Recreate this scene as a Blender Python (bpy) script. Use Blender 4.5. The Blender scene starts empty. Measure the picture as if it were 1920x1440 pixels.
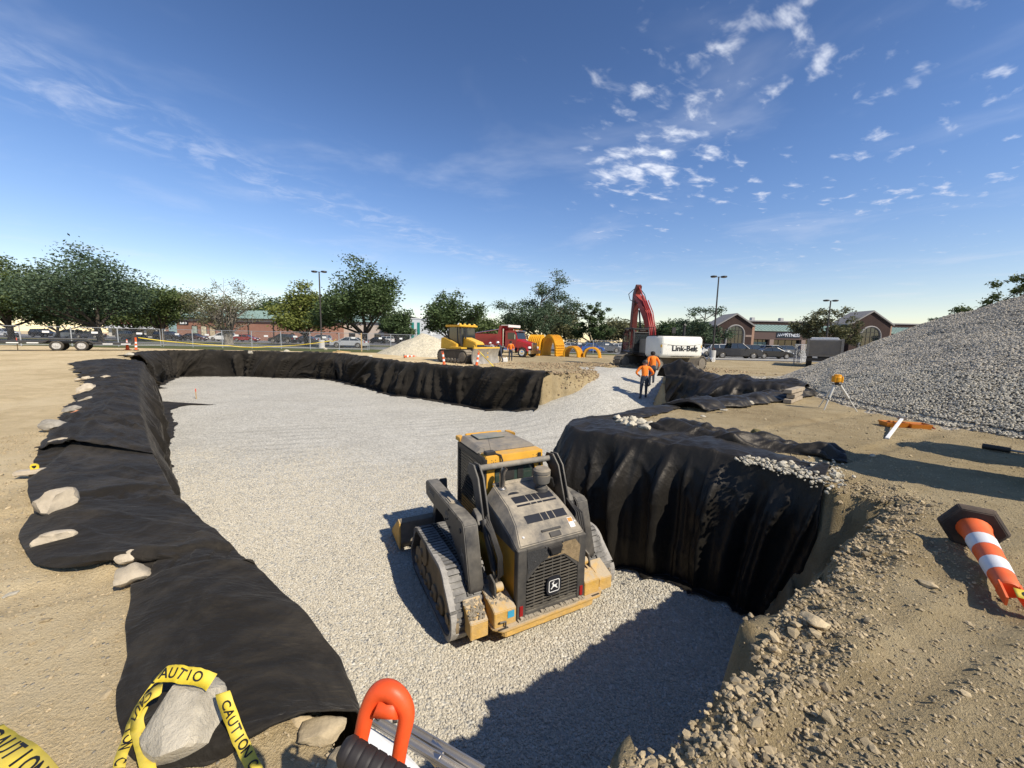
import bpy, bmesh, math, random
import numpy as np
from mathutils import Vector, Matrix, Euler
random.seed(7); np.random.seed(7)
S = bpy.context.scene
COL = S.collection
PI = math.pi
# ------------------------------------------------------------------ camera
F, CH, HOR, ROLL = 721.0, 1.7, 636.0, math.radians(1.2)
PITCH = math.atan((720 - HOR) / F)
cd = bpy.data.cameras.new('camera'); cam = bpy.data.objects.new('camera', cd); COL.objects.link(cam)
cd.sensor_width = 36; cd.lens = 36 * F / 1920; cd.clip_start = 0.05; cd.clip_end = 3000
_cp, _sp, _cr, _sr = math.cos(PITCH), math.sin(PITCH), math.cos(ROLL), math.sin(ROLL)
_r, _u = Vector((1, 0, 0)), Vector((0, _sp, _cp))
R_, U_ = _r * _cr + _u * _sr, _u * _cr - _r * _sr
B_ = R_.cross(U_)
cam.matrix_world = Matrix(((R_.x, U_.x, B_.x, 0), (R_.y, U_.y, B_.y, 0), (R_.z, U_.z, B_.z, CH), (0, 0, 0, 1)))
S.camera = cam
# ------------------------------------------------------------------ sky, sun, exposure
SUN_EL = math.radians(43); SAZ = Vector((0.77, -0.64)).normalized()
SUND = Vector((SAZ.x * math.cos(SUN_EL), SAZ.y * math.cos(SUN_EL), math.sin(SUN_EL)))
w = bpy.data.worlds.new('World'); S.world = w; w.use_nodes = True
def build_sky():
    nt = w.node_tree; N = nt.nodes; L = nt.links; N.clear()
    out = N.new('ShaderNodeOutputWorld'); bg = N.new('ShaderNodeBackground')
    L.new(bg.outputs[0], out.inputs[0]); bg.inputs[1].default_value = 0.15
    sky = N.new('ShaderNodeTexSky'); sky.sky_type = 'NISHITA'; sky.sun_disc = False
    sky.sun_elevation = SUN_EL; sky.sun_rotation = math.atan2(SAZ.x, SAZ.y)
    sky.altitude = 300; sky.air_density = 1.0; sky.dust_density = 0.15; sky.ozone_density = 2.2
    tc = N.new('ShaderNodeTexCoord'); sep = N.new('ShaderNodeSeparateXYZ'); L.new(tc.outputs['Generated'], sep.inputs[0])
    def m(op, a, b=None, c=None, clamp=False):
        n = N.new('ShaderNodeMath'); n.operation = op; n.use_clamp = clamp
        for i, v in enumerate((a, b, c)):
            if v is None: continue
            if isinstance(v, (int, float)): n.inputs[i].default_value = v
            else: L.new(v, n.inputs[i])
        return n.outputs[0]
    zc = m('MAXIMUM', sep.outputs[2], 0.02)
    x = m('DIVIDE', sep.outputs[0], zc); y = m('DIVIDE', sep.outputs[1], zc)
    def comb(a, b):
        c = N.new('ShaderNodeCombineXYZ'); L.new(a, c.inputs[0]); L.new(b, c.inputs[1]); return c.outputs[0]
    def noise(v, sc, det=4, rough=.55, dist=0., off=0.):
        n = N.new('ShaderNodeTexNoise'); n.inputs['Scale'].default_value = sc; n.inputs['Detail'].default_value = det
        n.inputs['Roughness'].default_value = rough; n.inputs['Distortion'].default_value = dist
        mp = N.new('ShaderNodeMapping'); mp.inputs['Location'].default_value = (off, off * .7, 0); L.new(v, mp.inputs[0]); L.new(mp.outputs[0], n.inputs['Vector'])
        return n.outputs[0]
    def ramp(v, a, b):
        n = N.new('ShaderNodeMapRange'); n.interpolation_type = 'SMOOTHSTEP'; L.new(v, n.inputs[0])
        n.inputs[1].default_value = a; n.inputs[2].default_value = b; return n.outputs[0]
    # small puffs, drawn out a little towards the north-east, in a drifting band
    xr = m('ADD', m('MULTIPLY', x, .80), m('MULTIPLY', y, .60)); yr = m('SUBTRACT', m('MULTIPLY', y, .80), m('MULTIPLY', x, .60))
    pv = comb(m('MULTIPLY', xr, .62), yr)
    fine = noise(pv, 9.0, 4, .55, .25, 4.4); patch = noise(comb(x, y), 1.15, 2, .5, 0, 9.3)
    band = ramp(m('SUBTRACT', x, m('MULTIPLY', y, .12)), -.35, .45)
    gx = m('DIVIDE', m('SUBTRACT', x, .7), .62); gy = m('DIVIDE', m('SUBTRACT', y, 1.95), .9)
    clus = m('POWER', 2.718, m('MULTIPLY', m('ADD', m('MULTIPLY', gx, gx), m('MULTIPLY', gy, gy)), -1.0))
    puff = ramp(m('ADD', m('ADD', m('ADD', fine, m('MULTIPLY', patch, .50)), m('MULTIPLY', band, .12)), m('MULTIPLY', clus, .10)), .955, 1.30)
    puff = m('MULTIPLY', m('MULTIPLY', m('MULTIPLY', puff, band), ramp(sep.outputs[2], .08, .30)), .85)
    # thin streak of high cloud
    yy = m('SUBTRACT', y, 1.68)
    cx = m('ADD', m('ADD', m('MULTIPLY', yy, .30), m('MULTIPLY', m('MULTIPLY', yy, yy), .06)), -1.98)
    dx = m('ABSOLUTE', m('SUBTRACT', x, cx))
    streak = m('SUBTRACT', 1.0, ramp(dx, .05, .55))
    tx = noise(comb(m('MULTIPLY', x, 1.0), y), 4.5, 6, .62, .6, 1.7)
    cir = m('MULTIPLY', m('MULTIPLY', streak, ramp(tx, .42, .78)), .26)
    hazy = m('MULTIPLY', ramp(noise(comb(x, y), .9, 5, .6, .4, 5.5), .5, .8), .16)
    tot = m('ADD', m('ADD', puff, cir), hazy, clamp=True)
    fade = ramp(sep.outputs[2], .015, .10)
    tot = m('MULTIPLY', tot, fade)
    mix = N.new('ShaderNodeMix'); mix.data_type = 'RGBA'
    L.new(tot, mix.inputs[0]); hsv = N.new('ShaderNodeHueSaturation'); hsv.inputs['Hue'].default_value = .509; hsv.inputs['Saturation'].default_value = 1.16; hsv.inputs['Value'].default_value = 1.0; L.new(sky.outputs[0], hsv.inputs['Color']); el = N.new('ShaderNodeMapRange'); el.interpolation_type = 'SMOOTHSTEP'; L.new(sep.outputs[2], el.inputs[0]); el.inputs[1].default_value = .08; el.inputs[2].default_value = .66; el.inputs[3].default_value = .88; el.inputs[4].default_value = .60
    deep = N.new('ShaderNodeVectorMath'); deep.operation = 'SCALE'; L.new(hsv.outputs[0], deep.inputs[0]); L.new(el.outputs[0], deep.inputs['Scale']); L.new(deep.outputs[0], mix.inputs[6]); mix.inputs[7].default_value = (5.3, 5.45, 5.8, 1)
    hz = N.new('ShaderNodeMix'); hz.data_type = 'RGBA'; L.new(ramp(sep.outputs[2], .42, .0), hz.inputs[0]); L.new(mix.outputs[2], hz.inputs[6])
    hzc = N.new('ShaderNodeMix'); hzc.data_type = 'RGBA'; hzc.blend_type = 'MULTIPLY'; hzc.inputs[0].default_value = 1; L.new(mix.outputs[2], hzc.inputs[6]); hzc.inputs[7].default_value = (.95, .80, .71, 1)
    L.new(hzc.outputs[2], hz.inputs[7]); L.new(hz.outputs[2], bg.inputs[0])
build_sky()
sl = bpy.data.lights.new('sun', 'SUN'); so = bpy.data.objects.new('sun', sl); COL.objects.link(so)
sl.energy = 4.1; sl.angle = math.radians(0.53); sl.color = (1.0, 0.92, 0.79)
so.rotation_euler = (-SUND).to_track_quat('-Z', 'Y').to_euler()
S.view_settings.view_transform = 'Standard'; S.view_settings.look = 'None'
S.view_settings.exposure = 0.50; S.view_settings.gamma = 1.0; S.view_settings.use_curve_mapping = False
S.render.engine = 'CYCLES'
S.cycles.use_denoising = True
try: S.cycles.denoiser = 'OPENIMAGEDENOISE'
except Exception: pass
S.cycles.max_bounces = 5; S.cycles.diffuse_bounces = 3; S.cycles.glossy_bounces = 3; S.cycles.transmission_bounces = 3
S.cycles.transparent_max_bounces = 6
S.cycles.caustics_reflective = False; S.cycles.caustics_refractive = False

# ------------------------------------------------------------------ pixels of the photograph to places on the ground
def ray(px, py):
    x, y = px - 960, 720 - py
    x, y = x * _cr - y * _sr, x * _sr + y * _cr
    return Vector((x, F * _cp + y * _sp, y * _cp - F * _sp))
def g(px, py, z=0.0):
    d = ray(px, py); t = (z - CH) / d.z
    return Vector((d.x * t, d.y * t, z))
def aty(px, py, Y):
    d = ray(px, py); return Vector((d.x * Y / d.y, Y, CH + d.z * Y / d.y))
# ------------------------------------------------------------------ noise
def _h(ix, iy, s):
    n = (ix.astype(np.int64) * 374761393 + iy.astype(np.int64) * 668265263 + s * 974634777) & 0x7fffffff
    n = ((n ^ (n >> 13)) * 1274126177) & 0x7fffffff
    return ((n ^ (n >> 16)) & 0xffff) / 65535.0
def vnoise(x, y, s=0):
    x = np.asarray(x, float); y = np.asarray(y, float)
    ix, iy = np.floor(x), np.floor(y); fx, fy = x - ix, y - iy
    fx = fx * fx * (3 - 2 * fx); fy = fy * fy * (3 - 2 * fy)
    a, b = _h(ix, iy, s), _h(ix + 1, iy, s); c, d = _h(ix, iy + 1, s), _h(ix + 1, iy + 1, s)
    return (a + (b - a) * fx) * (1 - fy) + (c + (d - c) * fx) * fy
def fbm(x, y, s=0, o=4, g_=.5):
    t = 0; a = 1; n = 0
    x = np.asarray(x, float); y = np.asarray(y, float)
    for i in range(o):
        t = t + a * (vnoise(x * 2 ** i, y * 2 ** i, s + i) - .5) * 2; n += a; a *= g_
    return t / n
def sst(a, b, x):
    t = np.clip((np.asarray(x, float) - a) / (b - a), 0, 1); return t * t * (3 - 2 * t)
# ------------------------------------------------------------------ materials
MATS = {}
def M(name, col, rough=.6, metal=0., var=.12, scale=6., bump=0., bscale=60., dust=0., dustcol=(.42, .34, .23), spec=.4, coat=0., trans=0., alpha=1., emis=None, detail=5, randobj=0.):
    if name in MATS: return MATS[name]
    m = bpy.data.materials.new(name); m.use_nodes = True; MATS[name] = m
    nt = m.node_tree; N = nt.nodes; L = nt.links; p = N['Principled BSDF']
    p.inputs['Roughness'].default_value = rough; p.inputs['Metallic'].default_value = metal
    p.inputs['Specular IOR Level'].default_value = spec; p.inputs['Coat Weight'].default_value = coat
    p.inputs['Transmission Weight'].default_value = trans; p.inputs['Alpha'].default_value = alpha
    tc = N.new('ShaderNodeTexCoord')
    no = N.new('ShaderNodeTexNoise'); no.inputs['Scale'].default_value = scale; no.inputs['Detail'].default_value = detail; no.inputs['Roughness'].default_value = .65
    L.new(tc.outputs['Object'], no.inputs['Vector'])
    mr = N.new('ShaderNodeMapRange'); L.new(no.outputs[0], mr.inputs[0]); mr.inputs[1].default_value = .3; mr.inputs[2].default_value = .7
    mx = N.new('ShaderNodeMix'); mx.data_type = 'RGBA'; L.new(mr.outputs[0], mx.inputs[0])
    mx.inputs[6].default_value = (*[c * (1 - var) for c in col], 1); mx.inputs[7].default_value = (*[min(1, c * (1 + var)) for c in col], 1)
    c = mx.outputs[2]
    if randobj:
        oi = N.new('ShaderNodeObjectInfo'); hs = N.new('ShaderNodeHueSaturation'); L.new(c, hs.inputs['Color'])
        mr3 = N.new('ShaderNodeMapRange'); L.new(oi.outputs['Random'], mr3.inputs[0]); mr3.inputs[3].default_value = 1 - randobj; mr3.inputs[4].default_value = 1 + randobj
        L.new(mr3.outputs[0], hs.inputs['Value']); c = hs.outputs[0]
    if dust:
        ge = N.new('ShaderNodeNewGeometry'); sp = N.new('ShaderNodeSeparateXYZ'); L.new(ge.outputs['Normal'], sp.inputs[0])
        up = N.new('ShaderNodeMapRange'); L.new(sp.outputs[2], up.inputs[0]); up.inputs[1].default_value = -.2; up.inputs[2].default_value = .9; up.inputs[3].default_value = .12
        n2 = N.new('ShaderNodeTexNoise'); n2.inputs['Scale'].default_value = 3.2; n2.inputs['Detail'].default_value = 8; n2.inputs['Roughness'].default_value = .7
        L.new(tc.outputs['Object'], n2.inputs['Vector'])
        r2 = N.new('ShaderNodeMapRange'); L.new(n2.outputs[0], r2.inputs[0]); r2.inputs[1].default_value = .3; r2.inputs[2].default_value = .7
        mu = N.new('ShaderNodeMath'); mu.operation = 'MULTIPLY'; L.new(up.outputs[0], mu.inputs[0]); L.new(r2.outputs[0], mu.inputs[1])
        mu2 = N.new('ShaderNodeMath'); mu2.operation = 'MULTIPLY'; mu2.use_clamp = True; L.new(mu.outputs[0], mu2.inputs[0]); mu2.inputs[1].default_value = dust
        md = N.new('ShaderNodeMix'); md.data_type = 'RGBA'; L.new(mu2.outputs[0], md.inputs[0]); L.new(c, md.inputs[6]); md.inputs[7].default_value = (*dustcol, 1)
        c = md.outputs[2]
        rr = N.new('ShaderNodeMapRange'); L.new(mu2.outputs[0], rr.inputs[0]); rr.inputs[3].default_value = rough; rr.inputs[4].default_value = .95
        L.new(rr.outputs[0], p.inputs['Roughness'])
    L.new(c, p.inputs['Base Color'])
    if bump:
        nb = N.new('ShaderNodeTexNoise'); nb.inputs['Scale'].default_value = bscale; nb.inputs['Detail'].default_value = 6; nb.inputs['Roughness'].default_value = .7
        L.new(tc.outputs['Object'], nb.inputs['Vector'])
        bp = N.new('ShaderNodeBump'); bp.inputs['Strength'].default_value = bump; bp.inputs['Distance'].default_value = .02
        L.new(nb.outputs[0], bp.inputs['Height']); L.new(bp.outputs[0], p.inputs['Normal'])
    if emis:
        p.inputs['Emission Color'].default_value = (*emis[0], 1); p.inputs['Emission Strength'].default_value = emis[1]
    return m
# ------------------------------------------------------------------ mesh building
class MB:
    def __init__(s): s.v = []; s.f = []; s.mi = []; s.cur = 0
    def add(s, vs, fs):
        o = len(s.v); s.v += [tuple(v) for v in vs]
        for f in fs: s.f.append([i + o for i in f]); s.mi.append(s.cur)
        return s
    def box(s, c, d, rot=None, taper=None):
        x, y, z = d[0] / 2, d[1] / 2, d[2] / 2
        vs = [Vector((sx * x, sy * y, sz * z)) for sz in (-1, 1) for sy in (-1, 1) for sx in (-1, 1)]
        if taper:
            for v in vs[4:]: v.x *= taper[0]; v.y *= taper[1]
        if rot: e = Euler(rot).to_matrix(); vs = [e @ v for v in vs]
        c = Vector(c); vs = [v + c for v in vs]
        return s.add(vs, [(0, 2, 3, 1), (4, 5, 7, 6), (0, 1, 5, 4), (2, 6, 7, 3), (0, 4, 6, 2), (1, 3, 7, 5)])
    def bb(s, x0, x1, y0, y1, z0, z1): return s.box(((x0 + x1) / 2, (y0 + y1) / 2, (z0 + z1) / 2), (abs(x1 - x0), abs(y1 - y0), abs(z1 - z0)))
    def ring(s, path, rad, n=10, caps=True, closed=False):
        path = [Vector(p) for p in path]; k = len(path)
        if not hasattr(rad, '__len__'): rad = [rad] * k
        prev = None; vs = []
        for i, p in enumerate(path):
            if closed: t = (path[(i + 1) % k] - path[i - 1])
            else: t = (path[min(i + 1, k - 1)] - path[max(i - 1, 0)])
            t.normalize()
            if prev is None:
                a = Vector((0, 0, 1)) if abs(t.z) < .9 else Vector((1, 0, 0)); prev = t.cross(a).normalized()
            prev = (prev - t * prev.dot(t)).normalized(); q = t.cross(prev)
            for j in range(n):
                an = 2 * PI * j / n; vs.append(p + (prev * math.cos(an) + q * math.sin(an)) * rad[i])
        fs = []
        for i in range(k if closed else k - 1):
            for j in range(n):
                a, b = i * n + j, i * n + (j + 1) % n; c, d = ((i + 1) % k) * n + (j + 1) % n, ((i + 1) % k) * n + j
                fs.append((a, b, c, d))
        if caps and not closed: fs += [tuple(range(n))[::-1], tuple(range((k - 1) * n, k * n))]
        return s.add(vs, fs)
    def cyl(s, a, b, r0, r1=None, n=14, caps=True): return s.ring([a, b], [r0, r0 if r1 is None else r1], n, caps)
    def lathe(s, prof, o=(0, 0, 0), axis='z', n=20):
        vs = []; fs = []; o = Vector(o)
        for r, h in prof:
            for j in range(n):
                a = 2 * PI * j / n; x, y = r * math.cos(a), r * math.sin(a)
                vs.append(o + Vector({'z': (x, y, h), 'x': (h, x, y), 'y': (y, h, x)}[axis]))
        for i in range(len(prof) - 1):
            for j in range(n): fs.append((i * n + j, i * n + (j + 1) % n, (i + 1) * n + (j + 1) % n, (i + 1) * n + j))
        fs += [tuple(range(n))[::-1], tuple(range((len(prof) - 1) * n, len(prof) * n))]
        return s.add(vs, fs)
    def prism(s, poly, a, b, plane='yz'):
        # polygon in a plane, extruded from a to b along the remaining axis
        def P(p, h): return {'yz': (h, p[0], p[1]), 'xz': (p[0], h, p[1]), 'xy': (p[0], p[1], h)}[plane]
        n = len(poly); vs = [P(p, a) for p in poly] + [P(p, b) for p in poly]
        fs = [tuple(range(n))[::-1], tuple(range(n, 2 * n))] + [(i, (i + 1) % n, n + (i + 1) % n, n + i) for i in range(n)]
        return s.add(vs, fs)
    def quad(s, a, b, c, d): return s.add([a, b, c, d], [(0, 1, 2, 3)])
    def mesh(s, name, mats, smooth=35, bevel=0., seg=2):
        me = bpy.data.meshes.new(name); me.from_pydata(s.v, [], s.f)
        if not isinstance(mats, (list, tuple)): mats = [mats]
        for m in mats: me.materials.append(m)
        if len(mats) > 1: me.polygons.foreach_set('material_index', s.mi)
        bm = bmesh.new(); bm.from_mesh(me)
        bmesh.ops.recalc_face_normals(bm, faces=bm.faces)
        if bevel:
            ed = [e for e in bm.edges if len(e.link_faces) == 2 and e.calc_face_angle(0) > .6]
            bmesh.ops.bevel(bm, geom=ed, offset=bevel, segments=seg, affect='EDGES', clamp_overlap=True)
        bm.to_mesh(me); bm.free()
        if smooth:
            me.shade_smooth()
            if smooth < 180: me.set_sharp_from_angle(angle=math.radians(smooth))
        return me
    def obj(s, name, mats, parent=None, loc=None, rot=None, **k):
        return ob(name, s.mesh(name, mats, **k), parent, loc, rot)
def ob(name, data, parent=None, loc=None, rot=None):
    o = bpy.data.objects.new(name, data); COL.objects.link(o)
    if parent: o.parent = parent
    if loc is not None: o.location = loc
    if rot is not None: o.rotation_euler = rot
    return o
def tag(o, label=None, cat=None, group=None, kind=None):
    if label: o['label'] = label
    if cat: o['category'] = cat
    if group: o['group'] = group
    if kind: o['kind'] = kind
    return o
def thing(name, label, cat, loc=(0, 0, 0), rz=0., group=None):
    o = ob(name, None, None, loc, (0, 0, rz)); o.empty_display_size = .2
    return tag(o, label, cat, group)
def copy_tree(o, parent=None):
    c = o.copy(); COL.objects.link(c); c.parent = parent
    for ch in o.children: copy_tree(ch, c)
    return c
def text_mesh(txt, size, depth=.004, bold=0., align='CENTER', font_shear=0.):
    cu = bpy.data.curves.new('t', 'FONT'); cu.body = txt; cu.size = size; cu.extrude = depth; cu.align_x = align; cu.align_y = 'CENTER'
    cu.offset = bold; cu.resolution_u = 3; cu.shear = font_shear
    o = bpy.data.objects.new('t', cu); COL.objects.link(o); bpy.context.view_layer.update()
    me = bpy.data.meshes.new_from_object(o.evaluated_get(bpy.context.evaluated_depsgraph_get()))
    bpy.data.objects.remove(o); bpy.data.curves.remove(cu)
    return me
# ------------------------------------------------------------------ surface materials
def surf(name, stops, scale=1.0, fine=30., bump=.5, bdist=.03, cell=0., rough=.95, stripes=0., stone=None, dark_x=False, tracks=False):
    m = bpy.data.materials.new(name); m.use_nodes = True; MATS[name] = m
    nt = m.node_tree; N = nt.nodes; L = nt.links; p = N['Principled BSDF']
    p.inputs['Roughness'].default_value = rough; p.inputs['Specular IOR Level'].default_value = .2
    tc = N.new('ShaderNodeTexCoord')
    def noise(sc, det=6, rg=.65, vec=None):
        n = N.new('ShaderNodeTexNoise'); n.inputs['Scale'].default_value = sc; n.inputs['Detail'].default_value = det; n.inputs['Roughness'].default_value = rg
        L.new(vec or tc.outputs['Object'], n.inputs['Vector']); return n.outputs[0]
    big = noise(scale * .35, 5); mid = noise(scale * 2.3, 7, .7); fin = noise(fine, 4, .75)
    def mth(op, a, b):
        n = N.new('ShaderNodeMath'); n.operation = op
        for i, v in enumerate((a, b)):
            if isinstance(v, (int, float)): n.inputs[i].default_value = v
            else: L.new(v, n.inputs[i])
        return n.outputs[0]
    t = mth('ADD', mth('MULTIPLY', big, .45), mth('ADD', mth('MULTIPLY', mid, .3), mth('MULTIPLY', fin, .25)))
    height = mth('ADD', mth('MULTIPLY', fin, 1.0), mth('MULTIPLY', mid, .45))
    if stripes:
        mp = N.new('ShaderNodeMapping'); mp.inputs['Scale'].default_value = (.12, 1.6, 1); mp.inputs['Rotation'].default_value = (0, 0, .12); L.new(tc.outputs['Object'], mp.inputs[0])
        st = noise(3.0, 5, .7, mp.outputs[0]); t = mth('ADD', mth('MULTIPLY', t, 1 - stripes), mth('MULTIPLY', st, stripes))
        height = mth('ADD', height, mth('MULTIPLY', st, .15))
    cr = N.new('ShaderNodeValToRGB'); L.new(t, cr.inputs[0]); e = cr.color_ramp.elements
    while len(e) < len(stops): e.new(.5)
    for el, (pos, c) in zip(e, stops): el.position = pos; el.color = (*c, 1)
    col = cr.outputs[0]
    if cell:
        vo = N.new('ShaderNodeTexVoronoi'); vo.inputs['Scale'].default_value = cell; L.new(tc.outputs['Object'], vo.inputs['Vector'])
        sx = N.new('ShaderNodeSeparateXYZ'); L.new(vo.outputs['Color'], sx.inputs[0])
        mr = N.new('ShaderNodeMapRange'); L.new(sx.outputs[0], mr.inputs[0]); mr.inputs[3].default_value = .68; mr.inputs[4].default_value = 1.25
        hs = N.new('ShaderNodeHueSaturation'); L.new(col, hs.inputs['Color']); L.new(mr.outputs[0], hs.inputs['Value']); col = hs.outputs[0]
        height = mth('SUBTRACT', mth('MULTIPLY', height, .3), mth('MULTIPLY', vo.outputs['Distance'], 1.6))
    if stone:
        vo2 = N.new('ShaderNodeTexVoronoi'); vo2.inputs['Scale'].default_value = stone[0]; L.new(tc.outputs['Object'], vo2.inputs['Vector'])
        mr2 = N.new('ShaderNodeMapRange'); L.new(vo2.outputs['Distance'], mr2.inputs[0]); mr2.inputs[1].default_value = stone[2]; mr2.inputs[2].default_value = stone[2] * .7
        mx = N.new('ShaderNodeMix'); mx.data_type = 'RGBA'; L.new(mr2.outputs[0], mx.inputs[0]); L.new(col, mx.inputs[6]); mx.inputs[7].default_value = (*stone[1], 1); col = mx.outputs[2]
        height = mth('ADD', height, mth('MULTIPLY', mr2.outputs[0], .4))
    if tracks:   # compacted passes of the machine
        wv = N.new('ShaderNodeTexWave'); wv.inputs['Scale'].default_value = .55; wv.inputs['Distortion'].default_value = 5.5; wv.inputs['Detail'].default_value = 3; wv.inputs['Detail Scale'].default_value = .35
        mpw = N.new('ShaderNodeMapping'); mpw.inputs['Rotation'].default_value = (0, 0, 1.25); L.new(tc.outputs['Object'], mpw.inputs[0]); L.new(mpw.outputs[0], wv.inputs['Vector'])
        mk = N.new('ShaderNodeMapRange'); L.new(noise(.22, 3), mk.inputs[0]); mk.inputs[1].default_value = .42; mk.inputs[2].default_value = .6
        amt = mth('MULTIPLY', mth('POWER', wv.outputs['Fac'], 2.5), mk.outputs[0]); val = mth('SUBTRACT', 1.03, mth('MULTIPLY', amt, .16))
        hs3 = N.new('ShaderNodeHueSaturation'); L.new(col, hs3.inputs['Color']); L.new(val, hs3.inputs['Value']); col = hs3.outputs[0]; height = mth('SUBTRACT', height, mth('MULTIPLY', amt, .5))
    if dark_x:   # darker soil colour towards +x, paler on the other bank
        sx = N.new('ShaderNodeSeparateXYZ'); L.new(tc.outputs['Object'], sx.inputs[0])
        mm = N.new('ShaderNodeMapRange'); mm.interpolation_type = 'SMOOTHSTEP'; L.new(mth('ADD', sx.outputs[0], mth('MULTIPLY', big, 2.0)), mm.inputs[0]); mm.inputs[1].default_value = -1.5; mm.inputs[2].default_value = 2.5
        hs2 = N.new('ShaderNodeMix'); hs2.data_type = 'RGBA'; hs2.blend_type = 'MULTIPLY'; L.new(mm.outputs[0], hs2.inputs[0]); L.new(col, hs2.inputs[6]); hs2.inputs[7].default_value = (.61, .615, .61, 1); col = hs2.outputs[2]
    L.new(col, p.inputs['Base Color'])
    bp = N.new('ShaderNodeBump'); bp.inputs['Strength'].default_value = bump; bp.inputs['Distance'].default_value = bdist
    L.new(height, bp.inputs['Height']); L.new(bp.outputs[0], p.inputs['Normal'])
    return m
DIRT = surf('dirt', [(.34, (.34, .242, .122)), (.45, (.535, .405, .220)), (.53, (.66, .515, .298)), (.66, (.76, .62, .39))], 1.1, 62., 1.0, .03, stripes=.12, stone=(21., (.47, .41, .32), .17), dark_x=True)
GRAVEL = surf('gravel_sheet', [(.3, (.43, .40, .335)), (.5, (.53, .50, .425)), (.7, (.60, .57, .495))], 1.2, 60., .7, .03, cell=26., tracks=True)
PILEM = surf('pile_gravel', [(.3, (.31, .27, .205)), (.5, (.44, .39, .31)), (.7, (.54, .485, .395))], 1.0, 40., 1.0, .05, cell=13.)
SANDP = surf('pale_stone', [(.3, (.50, .43, .29)), (.5, (.62, .55, .40)), (.7, (.70, .64, .50))], 1.5, 30., .8, .05, cell=14.)
GRASS = surf('dry_grass', [(.3, (.055, .070, .022)), (.5, (.095, .110, .040)), (.7, (.20, .175, .085))], 1.4, 40., .6, .05)
ASPH = surf('asphalt', [(.3, (.11, .11, .11)), (.5, (.16, .158, .155)), (.7, (.21, .205, .20))], .6, 40., .2, .01)
CONC = surf('concrete', [(.3, (.36, .34, .31)), (.5, (.46, .44, .40)), (.7, (.54, .52, .48))], 1., 30., .2, .01)
# ------------------------------------------------------------------ the pit
ZF = -2.15
# rim of the pit (x, y, how far the soil keeps back from the fabric)
def RN(s, n): return (s * -.69 + n * .725, s * .725 + n * .69)   # along and across the left bank
PIT = [(-.62, 1.48, .10), (*RN(2.1, .60), .14), (*RN(2.9, .50), .16), (*RN(4.2, .26), .18), (*RN(5.8, .06), .22), (*RN(8.5, -.12), .3), (*RN(13.4, -.25), .4), (*RN(19.2, -.3), .5), (*RN(28.6, -.3), .6), (-26.8, 28.3, .7),
       (-29.5, 33.6, .7), (-25, 35.3, .7), (-17.6, 35.1, .7), (-14.9, 34.0, .6), (-7.4, 26.4, .5), (-2.7, 22.8, .45), (1.55, 19.3, .1), (3.2, 19.9, .0), (4.4, 21.2, .0), (5.0, 23.5, .0), (5.6, 26, .0), (9.4, 26, .0),
       (9.0, 22.5, .0), (8.0, 19.5, .0), (7.0, 17.6, .1), (7.7, 16.4, .35), (8.9, 15.0, .35), (10.3, 13.6, .2), (8.2, 12.4, .15), (5.7, 11.0, .15), (3.9, 9.8, .2), (2.25, 8.6, .2), (1.45, 7.95, .2), (1.12, 7.4, .2), (1.22, 7.05, .2),
       (1.75, 6.68, .2), (2.3, 6.3, .2), (3.15, 5.75, .18), (3.75, 5.15, .12), (4.05, 4.72, .02), (4.35, 4.2, .0), (3.75, 3.78, .0), (3.25, 3.42, .0), (2.61, 2.97, .0), (2.1, 2.6, .0), (1.66, 2.22, .0), (1.4, 1.95, .0), (.98, 1.67, .0), (.67, 1.51, .0), (.34, 1.38, .0), (0, 1.2, .0), (-.35, 1.22, .04)]
PA = np.array(PIT)
def pit_d(x, y, margin=True):
    """signed distance to the rim, positive inside"""
    x = np.asarray(x, float); y = np.asarray(y, float)
    best = np.full(x.shape, 1e9); mg = np.zeros(x.shape); ins = np.zeros(x.shape, bool)
    n = len(PA)
    for i in range(n):
        ax, ay, am = PA[i]; bx, by, bm_ = PA[(i + 1) % n]
        dx, dy = bx - ax, by - ay
        t = np.clip(((x - ax) * dx + (y - ay) * dy) / (dx * dx + dy * dy), 0, 1)
        d = np.hypot(x - ax - t * dx, y - ay - t * dy)
        k = d < best; best = np.where(k, d, best); mg = np.where(k, am + t * (bm_ - am), mg)
        c = ((ay > y) != (by > y)) & (x < (bx - ax) * (y - ay) / (by - ay + 1e-12) + ax); ins ^= c
    sd = np.where(ins, best, -best)
    return sd + (mg if margin else 0)
def floor_h(x, y):
    x = np.asarray(x, float); y = np.asarray(y, float)
    z = ZF + 2.12 * sst(13.2, 23.6, y) * sst(-1.6, 4.6, x)
    z = z + .05 * fbm(x * .35, y * .35, 11, 3) + .02 * fbm(x * 1.7, y * 1.7, 17, 3)
    # heaped against the drape beside the loader, tyre marks across the far floor
    z = z + .10 * np.exp(-(((x - 2.6) / 1.1) ** 2 + ((y - 5.6) / .6) ** 2))
    tr = np.sin((x * .35 + y * .94) * 2 * PI / .55) * .010 * sst(12, 16, y) * sst(.45, .6, vnoise(x * .12, y * .3, 5))
    return z + tr
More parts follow.
